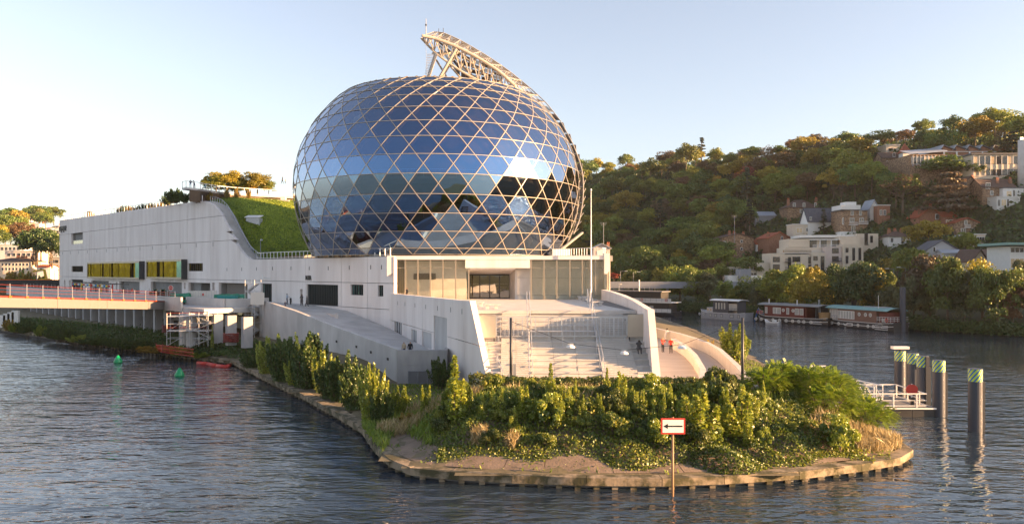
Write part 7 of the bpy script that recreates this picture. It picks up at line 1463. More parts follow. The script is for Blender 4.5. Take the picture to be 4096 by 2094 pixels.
def upright(name, seed, stems, h, spread, nleaf, leaf, m, col=.26, base=.12, flare=1.0, tmix=None):
    """several upright leafy stems"""
    rg = np.random.default_rng(seed); C = []; T = []; b = B()
    for k in range(stems):
        a = rg.uniform(0, 6.283); r = spread * math.sqrt(rg.uniform(0, 1)); hh = h * rg.uniform(.62, 1.0) * (1 - .35 * (r / max(spread, .01)) ** 2); x0, y0 = r * .35 * math.cos(a), r * .35 * math.sin(a); x1, y1 = r * math.cos(a) * flare, r * math.sin(a) * flare
        n = max(20, int(nleaf / stems * hh / h)); t = rg.uniform(base, 1, n) ** .85; cx = x0 + (x1 - x0) * t ** .7; cy = y0 + (y1 - y0) * t ** .7; rad = col * (1.05 - t) ** .6 * rg.uniform(.2, 1, n) ** .5; an = rg.uniform(0, 6.283, n)
        C.append(np.stack((cx + rad * np.cos(an), cy + rad * np.sin(an), hh * t + rg.normal(size=n) * .05), 1)); T.append(np.clip(rg.uniform(.25, .75) + rg.normal(size=n) * .22, 0, 1))
        b.tube((x0, y0, -.3), (x0 + (x1 - x0) * .6, y0 + (y1 - y0) * .6, hh * .5), .03 * h / 3, .02 * h / 3, 5); b.tube((x0 + (x1 - x0) * .6, y0 + (y1 - y0) * .6, hh * .5), (x1, y1, hh * .97), .02 * h / 3, .006, 4)
    C = np.concatenate(C); me = cards(name, C, rg.uniform(.7, 1.3, len(C)) * leaf, rg, np.concatenate(T), .85); me.materials.append(MAT[m]); return me, b.mesh('stems', 'bark')
SAP = [upright('foliage', 300 + i, 5 + i % 3 * 2, 3.0, .42 + .1 * (i % 3), 2700, .11, 'sapling_leaf', .27) for i in range(5)]
BSH = [upright('foliage', 330 + i, 26, 3.0, 1.15, 9000, .13, 'sapling_leaf' if i < 1 else 'poplar_leaf', .34, .02) for i in range(3)]
SHB = [upright('foliage', 350 + i, 34, 3.0, 1.5, 12000, .15, 'shade_leaf', .42, .0, 1.15) for i in range(4)]
AMB = [upright('foliage', 370 + i, 22, 3.0, 1.3, 6000, .16, 'amber_leaf', .4, .02) for i in range(2)]
def plant(proto, p, h, w, label, group=None, name='shrub', cat='shrub', wid=1.0, rz=None):
    o = bpy.data.objects.new(name, None); COL.objects.link(o); o.location = p; sc = h / 3.0; o.scale = (w, w, sc); o.rotation_euler = (0, 0, random.uniform(0, 6.28) if rz is None else rz); tag(o, label, cat, group)
    for nm, me in (('foliage', proto[0]), ('stems', proto[1])): c = bpy.data.objects.new(nm, me); COL.objects.link(c); c.parent = o
    return o
random.seed(9)
SP = [(1820, 1512, 1700, 1.5), (1872, 1545, 1650, 1), (1985, 1572, 1680, 1.1), (2092, 1570, 1690, 1.2), (2058, 1660, 1745, 1), (2206, 1515, 1640, 1.2), (2232, 1600, 1720, 1.1), (2262, 1560, 1650, .9), (2400, 1590, 1690, .9), (2297, 1542, 1610, .8), (2425, 1515, 1610, 1), (2487, 1503, 1625, 1.1), (2515, 1560, 1640, .8), (2682, 1548, 1650, 1), (2648, 1600, 1700, .9), (2610, 1640, 1730, .9), (2800, 1590, 1785, 1.7), (2862, 1512, 1610, .9), (2905, 1580, 1710, 1.1), (2962, 1600, 1770, 1.7), (2992, 1690, 1800, .9), (2776, 1560, 1640, .8), (3012, 1605, 1700, 1), (1705, 1560, 1670, 1), (1935, 1600, 1690, .9), (2330, 1630, 1720, .8), (2150, 1600, 1690, .8), (2560, 1580, 1670, .9), (2740, 1640, 1740, .9), (3060, 1560, 1660, .9)]
for i, (x, yt, yb, wv) in enumerate(SP):
    p = isl_hit(x, yb); h = (yb - yt) * p.y / FPX * 1.5; plant(SAP[i % 5], p, h, max(.7, wv * .95 * h / 3), 'upright young poplar sapling on the green bank behind the river sign', 'poplar saplings on the island bank', 'poplar_sapling', 'sapling')
p = isl_hit(1492, 1695); plant(BSH[0], p, (1700 - 1448) * p.y / FPX * 1.05, 1.0, 'tall bright yellow green poplar bush at the quay corner', None, 'poplar_bush', 'bush'); p = isl_hit(1602, 1668); plant(BSH[1], p, (1668 - 1530) * p.y / FPX, .72, 'smaller bright poplar bush in front of the louvred doors', None, 'poplar_bush', 'bush')
p = isl_hit(1810, 1690); plant(BSH[2], p, (1690 - 1530) * p.y / FPX, .7, 'wide bright poplar bush at the left end of the hedge', None, 'poplar_bush', 'bush')
p = Vector((26.6, 92, 1.2)); plant(BSH[1], p, 4.9, 1.75, 'dense upright poplar bush on the water side of the curved ramp', None, 'poplar_bush', 'bush', rz=1.0); p = Vector((25.0, 97.5, 1.2)); plant(AMB[0], p, 2.3, .8, 'low yellow shrub behind the curved ramp parapet')
p = isl_hit(1775, 1540); plant(SHB[0], (p.x, 73.5, 1.0), 2.9, .9, 'dark shrub between the louvred doors and the prow wall')
LS = [(1010, 1335, 1500, 120), (1080, 1318, 1530, 150), (1165, 1310, 1555, 170), (1228, 1385, 1575, 130), (1300, 1392, 1610, 160), (1350, 1440, 1645, 130), (1405, 1480, 1685, 130), (1440, 1540, 1705, 110), (955, 1400, 1475, 90), (1120, 1400, 1545, 120), (1255, 1430, 1600, 120)]
for i, (x, yt, yb, wpx) in enumerate(LS):
    p = G(x, yb - 6, .75); d = Vector((.81, .58, 0)); p = p + d * 1.6; h = (yb - yt) * p.y / FPX * .97; ww = wpx * p.y / FPX / 2.9
    plant(SHB[i % 4] if i % 3 else BSH[i % 3], (p.x, p.y, max(.6, ground_z(p.x, p.y) if inside(p.x, p.y) else .6)), h, ww, 'dense green poplar shrub crowding the quay below the grey ramp', 'shrubs below the grey ramp', 'bank_shrub')
for i, (x, yt, yb, lb) in enumerate(((850, 1300, 1405, 'thin upright sapling in front of the deck columns'), (1345, 1470, 1560, 'brown weed clump at the foot of the ramp wall'), (1640, 1640, 1700, 'pale dry weed clump left of the green mound'))):
    p = isl_hit(x, yb); plant(SAP[i] if i == 0 else AMB[i % 2], p, (yb - yt) * p.y / FPX, .7, lb)
# bank under the footbridge: individual bushes and scrub
random.seed(12)
for i in range(26):
    f = i / 25; x = 40 + f * 760; yb = interp(x, [0, 460, 930], [1322, 1388, 1455]) - random.uniform(4, 22); p = G(x, yb, .9); h = random.uniform(1.0, 2.2) * (1.4 if x < 300 else .65); k = random.random(); pr = SHB[i % 4] if k < .6 else (AMB[i % 2] if k < .8 else BSH[i % 3])
    plant(pr, (p.x, p.y, max(.6, ground_z(p.x, p.y))), h, random.uniform(.9, 1.7), ['dark scrub bush', 'mixed green bush', 'autumn coloured bush'][0 if k < .6 else 1 if k > .8 else 2] + ' on the quay below the white footbridge', ['dark', 'green', 'autumn'][0 if k < .6 else 1 if k > .8 else 2] + ' bushes below the white footbridge', 'bank_bush', 'bush')
# ivy, weeds and grass on the mound
def nz(x, y, s=1.0, o=0.0): return (math.sin(x * .9 * s + o) * math.sin(y * 1.1 * s + 1.7 + o) + .6 * math.sin(x * 2.3 * s + y * 1.3 * s + o) + .4 * math.sin(y * 3.1 * s - x * 1.9 * s + 2 * o)) / 2
def ground_cover():
    rg = np.random.default_rng(31); C = []; T = []; N = []; Cg = []; Tg = []; Cd = []; Td = []
    n = 0
    while n < 95000:
        x = rg.uniform(-11, 27); y = rg.uniform(42, 61)
        if not inside(x, y): continue
        d = edge_dist(x, y)
        if y > 47 and y > 58.8: continue
        lim = 2.4 - .7 * sstep(-1, 6, x) - 1.2 * sstep(9, 13, x) + 1.3 * nz(x, y, .5)
        if x < -4.5 and d < 3.0 + .8 * nz(x, y, .7): 
            if rg.uniform() > .12: n += 1; continue
        if d < lim and rg.uniform() > .06 * (d > .9): n += .25; continue
        if x > 21.5 and d < 5 and rg.uniform() > .15: n += .3; continue
        m_ = nz(x, y, 1.0, 3); hgt = .28 + .85 * max(0, m_) + .8 * max(0, nz(x, y, .45, 7)); hgt *= sstep(lim - .3, lim + 2.0, d)
        if y > 53: hgt *= 1 - .6 * sstep(53, 57, y)
        C.append((x, y, ground_z(x, y) + .02 + hgt * rg.uniform(.55, 1.0))); T.append(.28 + .3 * nz(x, y, .35, 1) + .22 * rg.normal()); n += 1
    C = np.array(C); me = cards('ivy_cover', C, rg.uniform(.09, .2, len(C)), rg, T, .9, normals=np.tile((.5, -.4, .35), (len(C), 1)), jitter=.8); me.materials.append(MAT['ivy_leaf']); tag(link('ivy_cover', me), 'ivy and bramble covering the island slope', 'ivy', kind='stuff')
    n = 24000
    while len(Cg) < n:
        x = rg.uniform(-11, 26); y = rg.uniform(47, 62)
        if not inside(x, y): continue
        d = edge_dist(x, y)
        if y < 52.5 and not (x < -5 or rg.uniform() < .05): continue
        if d < 2.5 and x > -8: continue
        Cg.append((x, y, ground_z(x, y) + rg.uniform(.1, .5))); Tg.append(.55 + .25 * nz(x, y, .6) + .2 * rg.normal())
    Cg = np.array(Cg); me = cards('tall_grass', Cg, rg.uniform(.3, .8, n), rg, Tg, .10, up=np.tile((0, 0, 1.0), (n, 1)), normals=np.tile((.3, -1, .1), (n, 1)), jitter=.7); me.materials.append(MAT['grass_leaf']); tag(link('tall_grass', me), 'tall green grass on the mound in front of the hedge', 'grass', kind='stuff')
    spots = [(22.0, 49.5, 2.3, 2600), (23.8, 49.6, 1.2, 1600), (-4.2, 55.0, 2.2, 1800), (-2.0, 46.8, .5, 500), (0, 46.0, .4, 300), (-7.8, 53.5, 1.6, 900), (5, 57.0, 6.0, 1400), (-6.5, 60, 2.2, 900), (19.5, 48.5, 1.0, 500), (14, 57.5, 4, 900)]
    for (sx_, sy_, sr, cnt) in spots:
        for _ in range(cnt):
            a = rg.uniform(0, 6.283); r = sr * math.sqrt(rg.uniform()); x, y = sx_ + r * math.cos(a), sy_ + r * math.sin(a)
            if not inside(x, y) or edge_dist(x, y) < .5: continue
            Cd.append((x, y, ground_z(x, y) + rg.uniform(.1, .75))); Td.append(rg.uniform(.1, 1))
    Cd = np.array(Cd); me = cards('dry_grass', Cd, rg.uniform(.4, 1.0, len(Cd)), rg, Td, .06, up=np.tile((.15, 0, 1.0), (len(Cd), 1)), normals=np.tile((.2, -1, .1), (len(Cd), 1)), jitter=.8); me.materials.append(MAT['dry_grass']); tag(link('dry_grass', me), 'dry straw coloured grass tufts on the island tip', 'dry grass', kind='stuff')
    # weeds on the coping and lawns right and left
    C2 = []; 
    while len(C2) < 5200:
        k = rg.integers(0, 3)
        if k == 0: x, y = rg.uniform(22.8, 30), rg.uniform(60, 96)
        elif k == 1: x, y = rg.uniform(-12, -4.5), rg.uniform(60, 75)
        else: x, y = rg.uniform(-9, 25), rg.uniform(42, 50)
        if not inside(x, y): continue
        d = edge_dist(x, y)
        if k == 2 and not (.75 < d < 1.25 and nz(x, y, .8, 4) > .1): continue
        if d < .7: continue
        C2.append((x, y, ground_z(x, y) + rg.uniform(.03, .25)))
    C2 = np.array(C2); me = cards('low_weeds', C2, rg.uniform(.15, .4, len(C2)), rg, rg.uniform(0, .9, len(C2)), .35, up=np.tile((0, 0, 1.0), (len(C2), 1))); me.materials.append(MAT['grass_leaf']); tag(link('low_weeds', me), 'low weeds along the coping and beside the ramps', 'weeds', kind='stuff')
    # scrub on the left bank
    C3 = []; T3 = []
    while len(C3) < 26000:
        Y = rg.uniform(98, 165); s_ = rg.uniform(0, 1); x = -35 - (Y - 96.5) * 1.22 + rg.uniform(-2, 10)
        if not inside(x, Y): continue
        d = edge_dist(x, Y)
        if d < .8 or d > 8: continue
        C3.append((x, Y, ground_z(x, Y) + abs(rg.normal()) * .28 + .35 * max(0, nz(x, Y, .6)))); T3.append(.4 + .35 * nz(x, Y, .3) + .2 * rg.normal())
    me = cards('bank_weeds', C3, rg.uniform(.15, .45, len(C3)), rg, T3, .5); me.materials.append(MAT['shade_leaf']); tag(link('bank_weeds', me), 'rough weeds along the quay below the white footbridge', 'weeds', kind='stuff')
ground_cover()
def mound(seed, m, leaf=.105, n=3900):
    rg = np.random.default_rng(seed); C, N, T, ctr = crown_points(rg, 16, n, 1.0, .55, .55, 'round'); C[:, 2] = np.abs(C[:, 2]); me = cards('foliage', C, rg.uniform(.7, 1.3, len(C)) * leaf, rg, T, .85, normals=N, jitter=.9); me.materials.append(MAT[m]); b = B()
    for k in range(8): c = ctr[k]; b.tube((0, 0, -.2), (c[0] * .8, c[1] * .8, abs(c[2]) * .9), .03, .01, 4)
    return me, b.mesh('stems', 'bark')
MND = [mound(400 + i, ['ivy_leaf', 'poplar_leaf', 'ivy_leaf', 'hedge_leaf'][i]) for i in range(4)]
random.seed(88); cnt = 0
while cnt < 46:
    x = random.uniform(-5, 23.5); y = random.uniform(44, 57.5)
    if not inside(x, y): continue
    d = edge_dist(x, y)
    if d < 3.2 - 1.2 * sstep(3, 10, x) or (x > 21 and d < 5): continue
    s_ = random.uniform(.7, 1.35); i = random.randrange(4); o = plant(MND[i], (x, y, ground_z(x, y) - .05), 3.0 * s_ * random.uniform(.9, 1.5), s_, ['bushy yellow green bramble mound on the island slope', 'bright poplar leaved mound on the island slope', 'bushy yellow green bramble mound on the island slope', 'dark olive bramble mound on the island slope'][i], ['bramble', 'poplar', 'bramble', 'olive'][i] + ' mounds on the island slope', 'bramble_bush', 'bush'); cnt += 1
# bare concrete slope slabs
sl = root('slope_paving', (8, 43.5, .7), 'bare pinkish concrete slabs paving the foot of the island slope', 'paving')
QP = [Vector(q) for q in QUAY]
def quay_at(t):
    k = int(t); k = min(k, len(QP) - 2); f = t - k; p = QP[k].lerp(QP[k + 1], f); a, c = QP[max(k - 1, 0)], QP[min(k + 2, len(QP) - 1)]; d = (c - a).normalized(); return p, Vector((-d.y, d.x))
rq = random.Random(77); tt = [4.6]
while tt[-1] < 15.6: tt.append(tt[-1] + rq.uniform(.5, 1.5))
for i, (a, c) in enumerate(zip(tt[:-1], tt[1:])):
    rows = []
    for t in np.linspace(a + .006, c - .006, 4):
        p, n_ = quay_at(t); rows.append([Vector(((p + n_ * dd).x, (p + n_ * dd).y, ground_z((p + n_ * dd).x, (p + n_ * dd).y) + .05 + .01 * math.sin(i * 2.1))) for dd in (.9, 1.7, 2.6, 3.6, 4.8, 6.0)])
    b = B()
    for r_ in rows: b.v += [tuple(v) for v in r_]
    for q in range(3):
        for j in range(5): e = q * 6 + j; b.f.append((e, e + 6, e + 7, e + 1))
    n0 = len(b.v)
    for r_ in (rows[0], rows[-1]):
        k0 = len(b.v); b.v += [tuple(v) for v in r_] + [tuple(v - UPV * .25) for v in r_]
        for j in range(5): b.f.append((k0 + j, k0 + j + 1, k0 + 7 + j, k0 + 6 + j))
    b.obj('slope_slab', 'bank_slab', sl)
# hedge
def hedge():
    rg = np.random.default_rng(41); n = 30000; x = rg.uniform(-3.4, 21.5, n); u = rg.uniform(0, 1, n); y0 = 60.2; C = []; N = []; T = []
    for a, q in zip(x, u):
        top = 3.42 + .16 * nz(a, 1, 1.2) - .35 * sstep(14, 21, a) + .12 * nz(a, 5, 3.1) + (.35 if a < 1 else 0) * (1 - sstep(-3.4, 1.5, a)) ; k = q * 3.0; zb = 1.9
        if k < 1.5: y = y0 - .75 + rg.normal() * .1 + .15 * nz(a, q * 9, 2.0); z = zb + (top - zb) * (k / 1.5); nn = (0, -1, .2)
        elif k < 2.6: y = y0 - .75 + 1.5 * (k - 1.5) / 1.1; z = top + rg.normal() * .07; nn = (0, -.2, 1)
        else: y = y0 + .75; z = zb + (top - zb) * rg.uniform(); nn = (0, 1, .2)
        C.append((a, y, z)); N.append(nn); T.append(.4 + .3 * nz(a, y, .8) + .25 * rg.normal())
    me = cards('foliage', C, rg.uniform(.1, .2, n), rg, T, .8, normals=N, jitter=.8); me.materials.append(MAT['hedge_leaf']); r = root('hedge', (9, 60.2, 2.2), 'clipped green hedge running along the foot of the steps', 'hedge'); o = link('foliage', me, r)
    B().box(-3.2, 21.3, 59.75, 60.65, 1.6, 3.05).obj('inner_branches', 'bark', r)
hedge()
# robinia thicket at the right: fronds of small leaflets
def robinia():
    rg = np.random.default_rng(51); V = []; T = []; b = B(); specs = [(22.0, 55.0, 3.9, 2.6), (24.2, 57.5, 3.7, 2.4), (19.8, 56.0, 3.3, 2.3), (25.0, 54.0, 2.7, 1.8), (21.5, 52.5, 2.6, 2.0), (24.0, 52.6, 2.4, 1.7), (18.0, 54.5, 2.4, 1.8), (26.0, 61.5, 3.2, 1.6), (21.8, 58.0, 3.6, 2.2)]
    out = []
    for i, (cx, cy, h, r) in enumerate(specs):
        V = []; T = []; b = B(); gz_ = ground_z(cx, cy) - .1
        for k in range(int(720 * r * h / 8)):
            d = rg.normal(size=3); d /= np.linalg.norm(d); d[2] = abs(d[2]) * .9 - .12; q = rg.uniform(.55, 1.0) ** .6; base = np.array((cx, cy, gz_ + h * .42)) + d * np.array((r, r, h * .58)) * q
            dirv = d * np.array((1, 1, .35)) + rg.normal(size=3) * .35; dirv /= np.linalg.norm(dirv); L = rg.uniform(.35, .65); side = np.cross(dirv, (0, 0, 1)); side /= np.linalg.norm(side) + 1e-6; upv = np.cross(side, dirv); tn = np.clip(.5 + .25 * rg.normal(), 0, 1)
            for j in range(7):
                f = j / 6; c = base + dirv * L * f - np.array((0, 0, .28)) * L * f * f
                for sg in (-1, 1):
                    tip = c + side * sg * .14 + dirv * .03; wv = dirv * .045; V += [c, (c + tip) / 2 + wv, tip, (c + tip) / 2 - wv]; T.append(tn + rg.normal() * .08)
        me = raw_quads('foliage', np.array(V), np.clip(np.array(T), 0, 1)); me.materials.append(MAT['robinia_leaf'])
        for k in range(9): a = rg.uniform(0, 6.283); b.tube((cx, cy, gz_ - .2), (cx + r * .7 * math.cos(a), cy + r * .7 * math.sin(a), gz_ + h * rg.uniform(.5, .85)), .05, .015, 5)
        o = root('robinia_shrub', (cx, cy, gz_), 'feathery bright green robinia shrub beside the pontoon gangway', 'shrub', 'robinia thicket by the pontoon'); link('foliage', me, o); b.obj('branches', 'bark', o)
robinia()
# roof planting
random.seed(33)
for x, yt, yb, Y, kd, wpx, lb in ((905, 668, 764, 172, 'gold', 110, 'broad golden tree behind the roof walkway'), (865, 690, 764, 170, 'lime', 90, 'yellow green tree at the left of the roof grove'), (950, 700, 766, 172, 'lime', 80, 'small yellow green tree inside the roof grove'), (1030, 675, 768, 173, 'gold', 90, 'slender golden tree at the right of the roof grove'), (985, 710, 766, 173, 'gold', 70, 'low amber tree between the roof grove trees'), (1075, 710, 766, 174, 'lime', 50, 'small green tree at the lawn end of the roof grove')):
    p = W(x, yb, Y); o = tree((p.x, p.y, p.z - .3), 'near%d' % random.randrange(5), kd, 1, lb); hh = (yb - yt) * Y / FPX * .86; s_ = hh / PTOP['near0']; wv = wpx * Y / FPX / PWID['near0'] * .85; o.scale = (wv, wv, s_)
for x, yt, yb, Y, w_, lb in ((700, 745, 800, 158, 1.3, 'dark rounded shrub below the end of the roof walkway'), (668, 775, 808, 162, 1.0, 'grey green shrub behind the roof railing'), (740, 765, 800, 152, .8, 'low shrub under the roof walkway'), (790, 760, 800, 152, .9, 'yellowing shrub at the crest of the wall'), (830, 758, 795, 153, .8, 'spiky yellow shrub at the top of the lawn')):
    p = W(x, yb, Y); plant((SHB[1] if 'dark' in lb or 'grey' in lb else AMB[0] if 'yellow' in lb else SHB[2]), (p.x, p.y, p.z - .4), (yb - yt) * Y / FPX + .3, w_, lb)
for i, x in enumerate((640, 610, 575, 545, 515, 490, 470, 455, 335)):
    s_ = wall_hit(x, 850)[0]; p = WS(s_, ztop(s_) - .3, -1.6); plant(AMB[i % 2] if i % 3 else SHB[i % 4], p, random.uniform(1.2, 2.4), .8, 'small roof shrub behind the railing of the long wall', 'roof shrubs behind the railing')
for i, (x, y, lb) in enumerate(((880, 800, 'spiky dry roof shrub below the dark retaining wall'), (930, 812, 'orange seedling bush below the dark retaining wall'), (972, 800, 'small russet bush in front of the retaining wall'))):
    p = lawn_pt([.75, 1.05, 1.25][i], .97); plant(AMB[i % 2], p, 2.4, .45, lb)
# ------------------------------------------------------------------ far left: site fence, plants and the town beyond
sitez = 6.4
sp_ = [WS(S_FAR + 1, 0, 30), WS(S_FAR + 1, 0, -60), WS(S_FAR + 110, 0, -60), WS(S_FAR + 110, 0, 60), WS(S_FAR - 10, 0, 40)]
B().prism([(p.x, p.y) for p in sp_], 2.0, sitez).obj('site_ground', 'earth', kind='structure')
mat('fence_black', (.02, .02, .022), .6); mat('digger_yellow', (.65, .42, .03), .5)
fn = root('site_fence', (-150, 225, sitez), 'black ribbed site fence with orange top edge beyond the white hall', 'fence')
fa, fc_ = W(-60, 1120, 236), W(252, 1120, 236)
for k in range(48): a = fa.lerp(fc_, k / 48); c = fa.lerp(fc_, (k + .94) / 48); B().hexa([(a.x, a.y, sitez - .3), (c.x, c.y, sitez - .3), (c.x, c.y + .05, sitez - .3), (a.x, a.y + .05, sitez - .3), (a.x, a.y, 9.0), (c.x, c.y, 9.0), (c.x, c.y + .05, 9.0), (a.x, a.y + .05, 9.0)]).obj('fence_sheet', 'fence_black', fn)
B().bar(Vector((fa.x, fa.y - .03, 9.06)), Vector((fc_.x, fc_.y - .03, 9.06)), .12, .16).obj('top_edge', 'orange', fn)
random.seed(61)
for i in range(9):
    x = random.uniform(0, 235); p = W(x, 1108, 240 + random.uniform(2, 18)); plant([AMB[i % 2], BSH[i % 3]][i % 2], (p.x, p.y, sitez), random.uniform(3.0, 6.5), random.uniform(1.8, 2.8), ['amber bush behind the black site fence', 'yellow green bush behind the black site fence'][i % 2], ['amber', 'green'][i % 2] + ' bushes behind the site fence')
for x, yt, lb in ((198, 1047, 'dark lamp pole inside the site fence'), (148, 1060, 'pale lamp post behind the site fence'), (218, 1080, 'white lamp post beside the hall corner')):
    p = W(x, yt, 238); o = root('site_lamp', (p.x, p.y, sitez), lb, 'lamp'); B().tube((p.x, p.y, sitez - .3), p, .12, .08, 8).obj('post', 'dark_metal' if 'dark' in lb else 'galv', o); B().bar(p, p + Vector((1.4, 0, .1)), .14).obj('arm', 'galv', o)
p = W(155, 1135, 234); dg = root('yellow_excavator', (p.x, p.y, sitez), 'yellow excavator arm and cab rising behind the site fence', 'excavator'); B().box(p.x - 1.2, p.x + 1.2, p.y + 2.4, p.y + 4.4, sitez, sitez + 1).obj('tracks', 'black_metal', dg); B().box(p.x - 1.3, p.x + 1.0, p.y + 2.3, p.y + 4.5, sitez + 1, sitez + 3).obj('cab', 'digger_yellow', dg)
B().bar((p.x + .6, p.y + 3, sitez + 2.4), (p.x + .1, p.y + 2.6, sitez + 5.8), .5, .6).obj('boom', 'digger_yellow', dg); B().bar((p.x + .1, p.y + 2.6, sitez + 5.8), (p.x - 3.4, p.y + 2.6, sitez + 5.2), .4, .45).obj('stick', 'digger_yellow', dg)
# white stepped quay wall at the very end of the bank
q = root('stepped_wall', tuple(G(20, 1290, 2)), 'small white stepped wall at the end of the planted quay', 'wall')
for k in range(4): a = W(6 + k * 17, 1262 - k * 6 + 8, 152); B().box(a.x - .55, a.x + .75, a.y, a.y + .6, .3, a.z + .5).obj('step_block', 'render_white', q)
# town on the far slope
tv_ = dict(cat='building')
def flats(name, label, x0, x1, yt, yb, Y, fl, nb, m):
    h = House(name, label, x0, x1, yb, Y, 0, 'building'); h.wm = m; zt = h.zy(yt); h.block(0, h.w, 0, 14, min(h.z0, hill_z(h.p.x, h.p.y)) - 8, zt, m); st_ = (zt - h.z0) / fl
    for f in range(fl):
        z = h.z0 + st_ * f; h.block(-.3, h.w + .3, -1.3, -.01, z + st_ - .35, z + st_ + .55, 'render_white', 'balcony_band')
        for k in range(nb): h.win(h.w * (k + .5) / nb, z + .3, h.w / nb * .62, st_ * .55, 0, 'win_dark', 'render_grey', cross=False)
    h.block(h.w * .15, h.w * .25, 4, 9, zt, zt + 3.5, m, 'roof_hut'); h.block(h.w * .72, h.w * .84, 4, 9, zt, zt + 3.5, m, 'roof_hut'); return h
flats('apartment_slab', 'wide pale apartment slab with long balcony bands beyond the white hall', 94, 262, 920, 1005, 380, 6, 13, 'render_pink')
villa('long_tiled_block', 'long cream block with brown hipped roof and chimneys near the site', -40, 122, 1090, 1045, 1030, 'render_cream', 'brown_tile', 'hip', 10, [(8 + k * 14, 15 + k * 14, 1052, 1062) for k in range(8)] + [(8 + k * 14, 15 + k * 14, 1070, 1080) for k in range(8)], 0, [(40, 1024), (56, 1024), (70, 1024), (98, 1024)], Y=300, cat='building')
villa('low_white_block', 'low white flat roofed block left of the apartment slab', -30, 96, 1010, 980, 980, 'render_white', 'render_white', 'flat', 10, [(5 + k * 16, 15 + k * 16, 988, 1000) for k in range(5)], Y=345, cat='building'); villa('low_pale_block', 'pale flat roofed block under the apartment slab', 20, 150, 1035, 1004, 1004, 'render_pink', 'render_white', 'flat', 10, [(30 + k * 20, 42 + k * 20, 1012, 1024) for k in range(6)], Y=325, cat='building')
villa('dark_grey_block', 'grey flat block with dark windows at the hall corner', 198, 262, 1085, 1030, 1030, 'render_grey', 'render_grey', 'flat', 9, [(206, 216, 1040, 1050, DK), (222, 232, 1040, 1050, DK), (206, 216, 1060, 1070, DK), (222, 232, 1060, 1070, DK)], Y=310, cat='building'); villa('white_stepped_block', 'white stepped block right of the dark trees', 170, 262, 1010, 975, 975, 'render_white', 'render_white', 'flat', 9, [(190, 200, 985, 998, DK), (215, 225, 985, 998, DK)], Y=350, cat='building'); villa('orange_roof_house', 'small white house with orange roof beside the round bush', 150, 196, 1085, 1068, 1060, 'render_white', 'red_tile', 'gs', 6, [(160, 170, 1072, 1080)], Y=296)
twb = House('hilltop_tower_block', 'pale office tower on the town skyline', 54, 114, 892, 600, 0, 'building'); twb.wm = 'render_cream'; twb.block(0, twb.w * .28, 0, 10, twb.z0 - 10, twb.zy(862), 'render_cream'); twb.block(twb.w * .28, twb.w, 1, 10, twb.z0 - 10, twb.zy(868), 'render_pink'); twb.block(twb.w * .72, twb.w * .95, 2, 8, twb.zy(868), twb.zy(860), 'render_cream', 'roof_hut')
for k in range(6): twb.win(twb.w * (.36 + .11 * k), twb.zy(884), twb.w * .07, 1.4, 1, 'win_dark', 'render_pink', cross=False); twb.win(twb.w * (.36 + .11 * k), twb.zy(877), twb.w * .07, 1.0, 1, 'win_dark', 'render_pink', cross=False)
p = W(172, 882, 600); o = root('far_chimney', (p.x, p.y, p.z - 8), 'thin brick chimney on the town skyline', 'chimney'); B().tube((p.x, p.y, p.z - 10), W(172, 861, 600), .9, .7, 10).obj('stack', 'brick_brown', o); B().tube(W(172, 861.5, 600), W(172, 860, 600), 1.0, n=10).obj('rim', 'brick_brown', o)
random.seed(71)
for i in range(26):
    x = random.uniform(-20, 235); yb = random.uniform(896, 936); wd = random.uniform(16, 34); ht = random.uniform(7, 12); m_ = random.choice(['render_white', 'render_cream', 'render_pink', 'brick_brown']); rmn = random.choice(['red_tile', 'brown_tile', 'brown_tile', 'slate'])
    h = villa('town_house', '%s town house with %s roof on the far skyline' % ({'render_white': 'white', 'render_cream': 'cream', 'render_pink': 'pinkish', 'brick_brown': 'brick'}[m_], {'red_tile': 'red tiled', 'brown_tile': 'brown', 'slate': 'slate'}[rmn]), x, x + wd, yb, yb - ht * .6, yb - ht, m_, rmn, random.choice(['gs', 'gf', 'hip']), 8, [(x + wd * .2, x + wd * .35, yb - ht * .5, yb - ht * .25), (x + wd * .6, x + wd * .75, yb - ht * .5, yb - ht * .25)], Y=interp(yb, [896, 936], [570, 450]) + i, group='far skyline town houses of the same colours %s %s' % (m_.split('_')[1], rmn.split('_')[0]))
for i in range(34):
    x, yb, k = random.choice([(random.uniform(-30, 90), random.uniform(905, 1000), 'green'), (random.uniform(-20, 240), random.uniform(890, 925), 'green'), (random.uniform(100, 215), random.uniform(1030, 1060), 'dark')])
    if random.random() < .3: k = random.choice(['lime', 'gold', 'rust'])
    Y = interp(yb, [890, 925, 1000, 1060], [560, 470, 335, 290]) + random.uniform(-4, 4); p = W(x, yb, Y); tree((p.x, p.y, p.z - 1), 'round%d' % random.randrange(5), k, random.uniform(.7, 1.1), '%s tree among the far town buildings' % KINDTXT[k], '%s town trees' % KINDTXT[k])
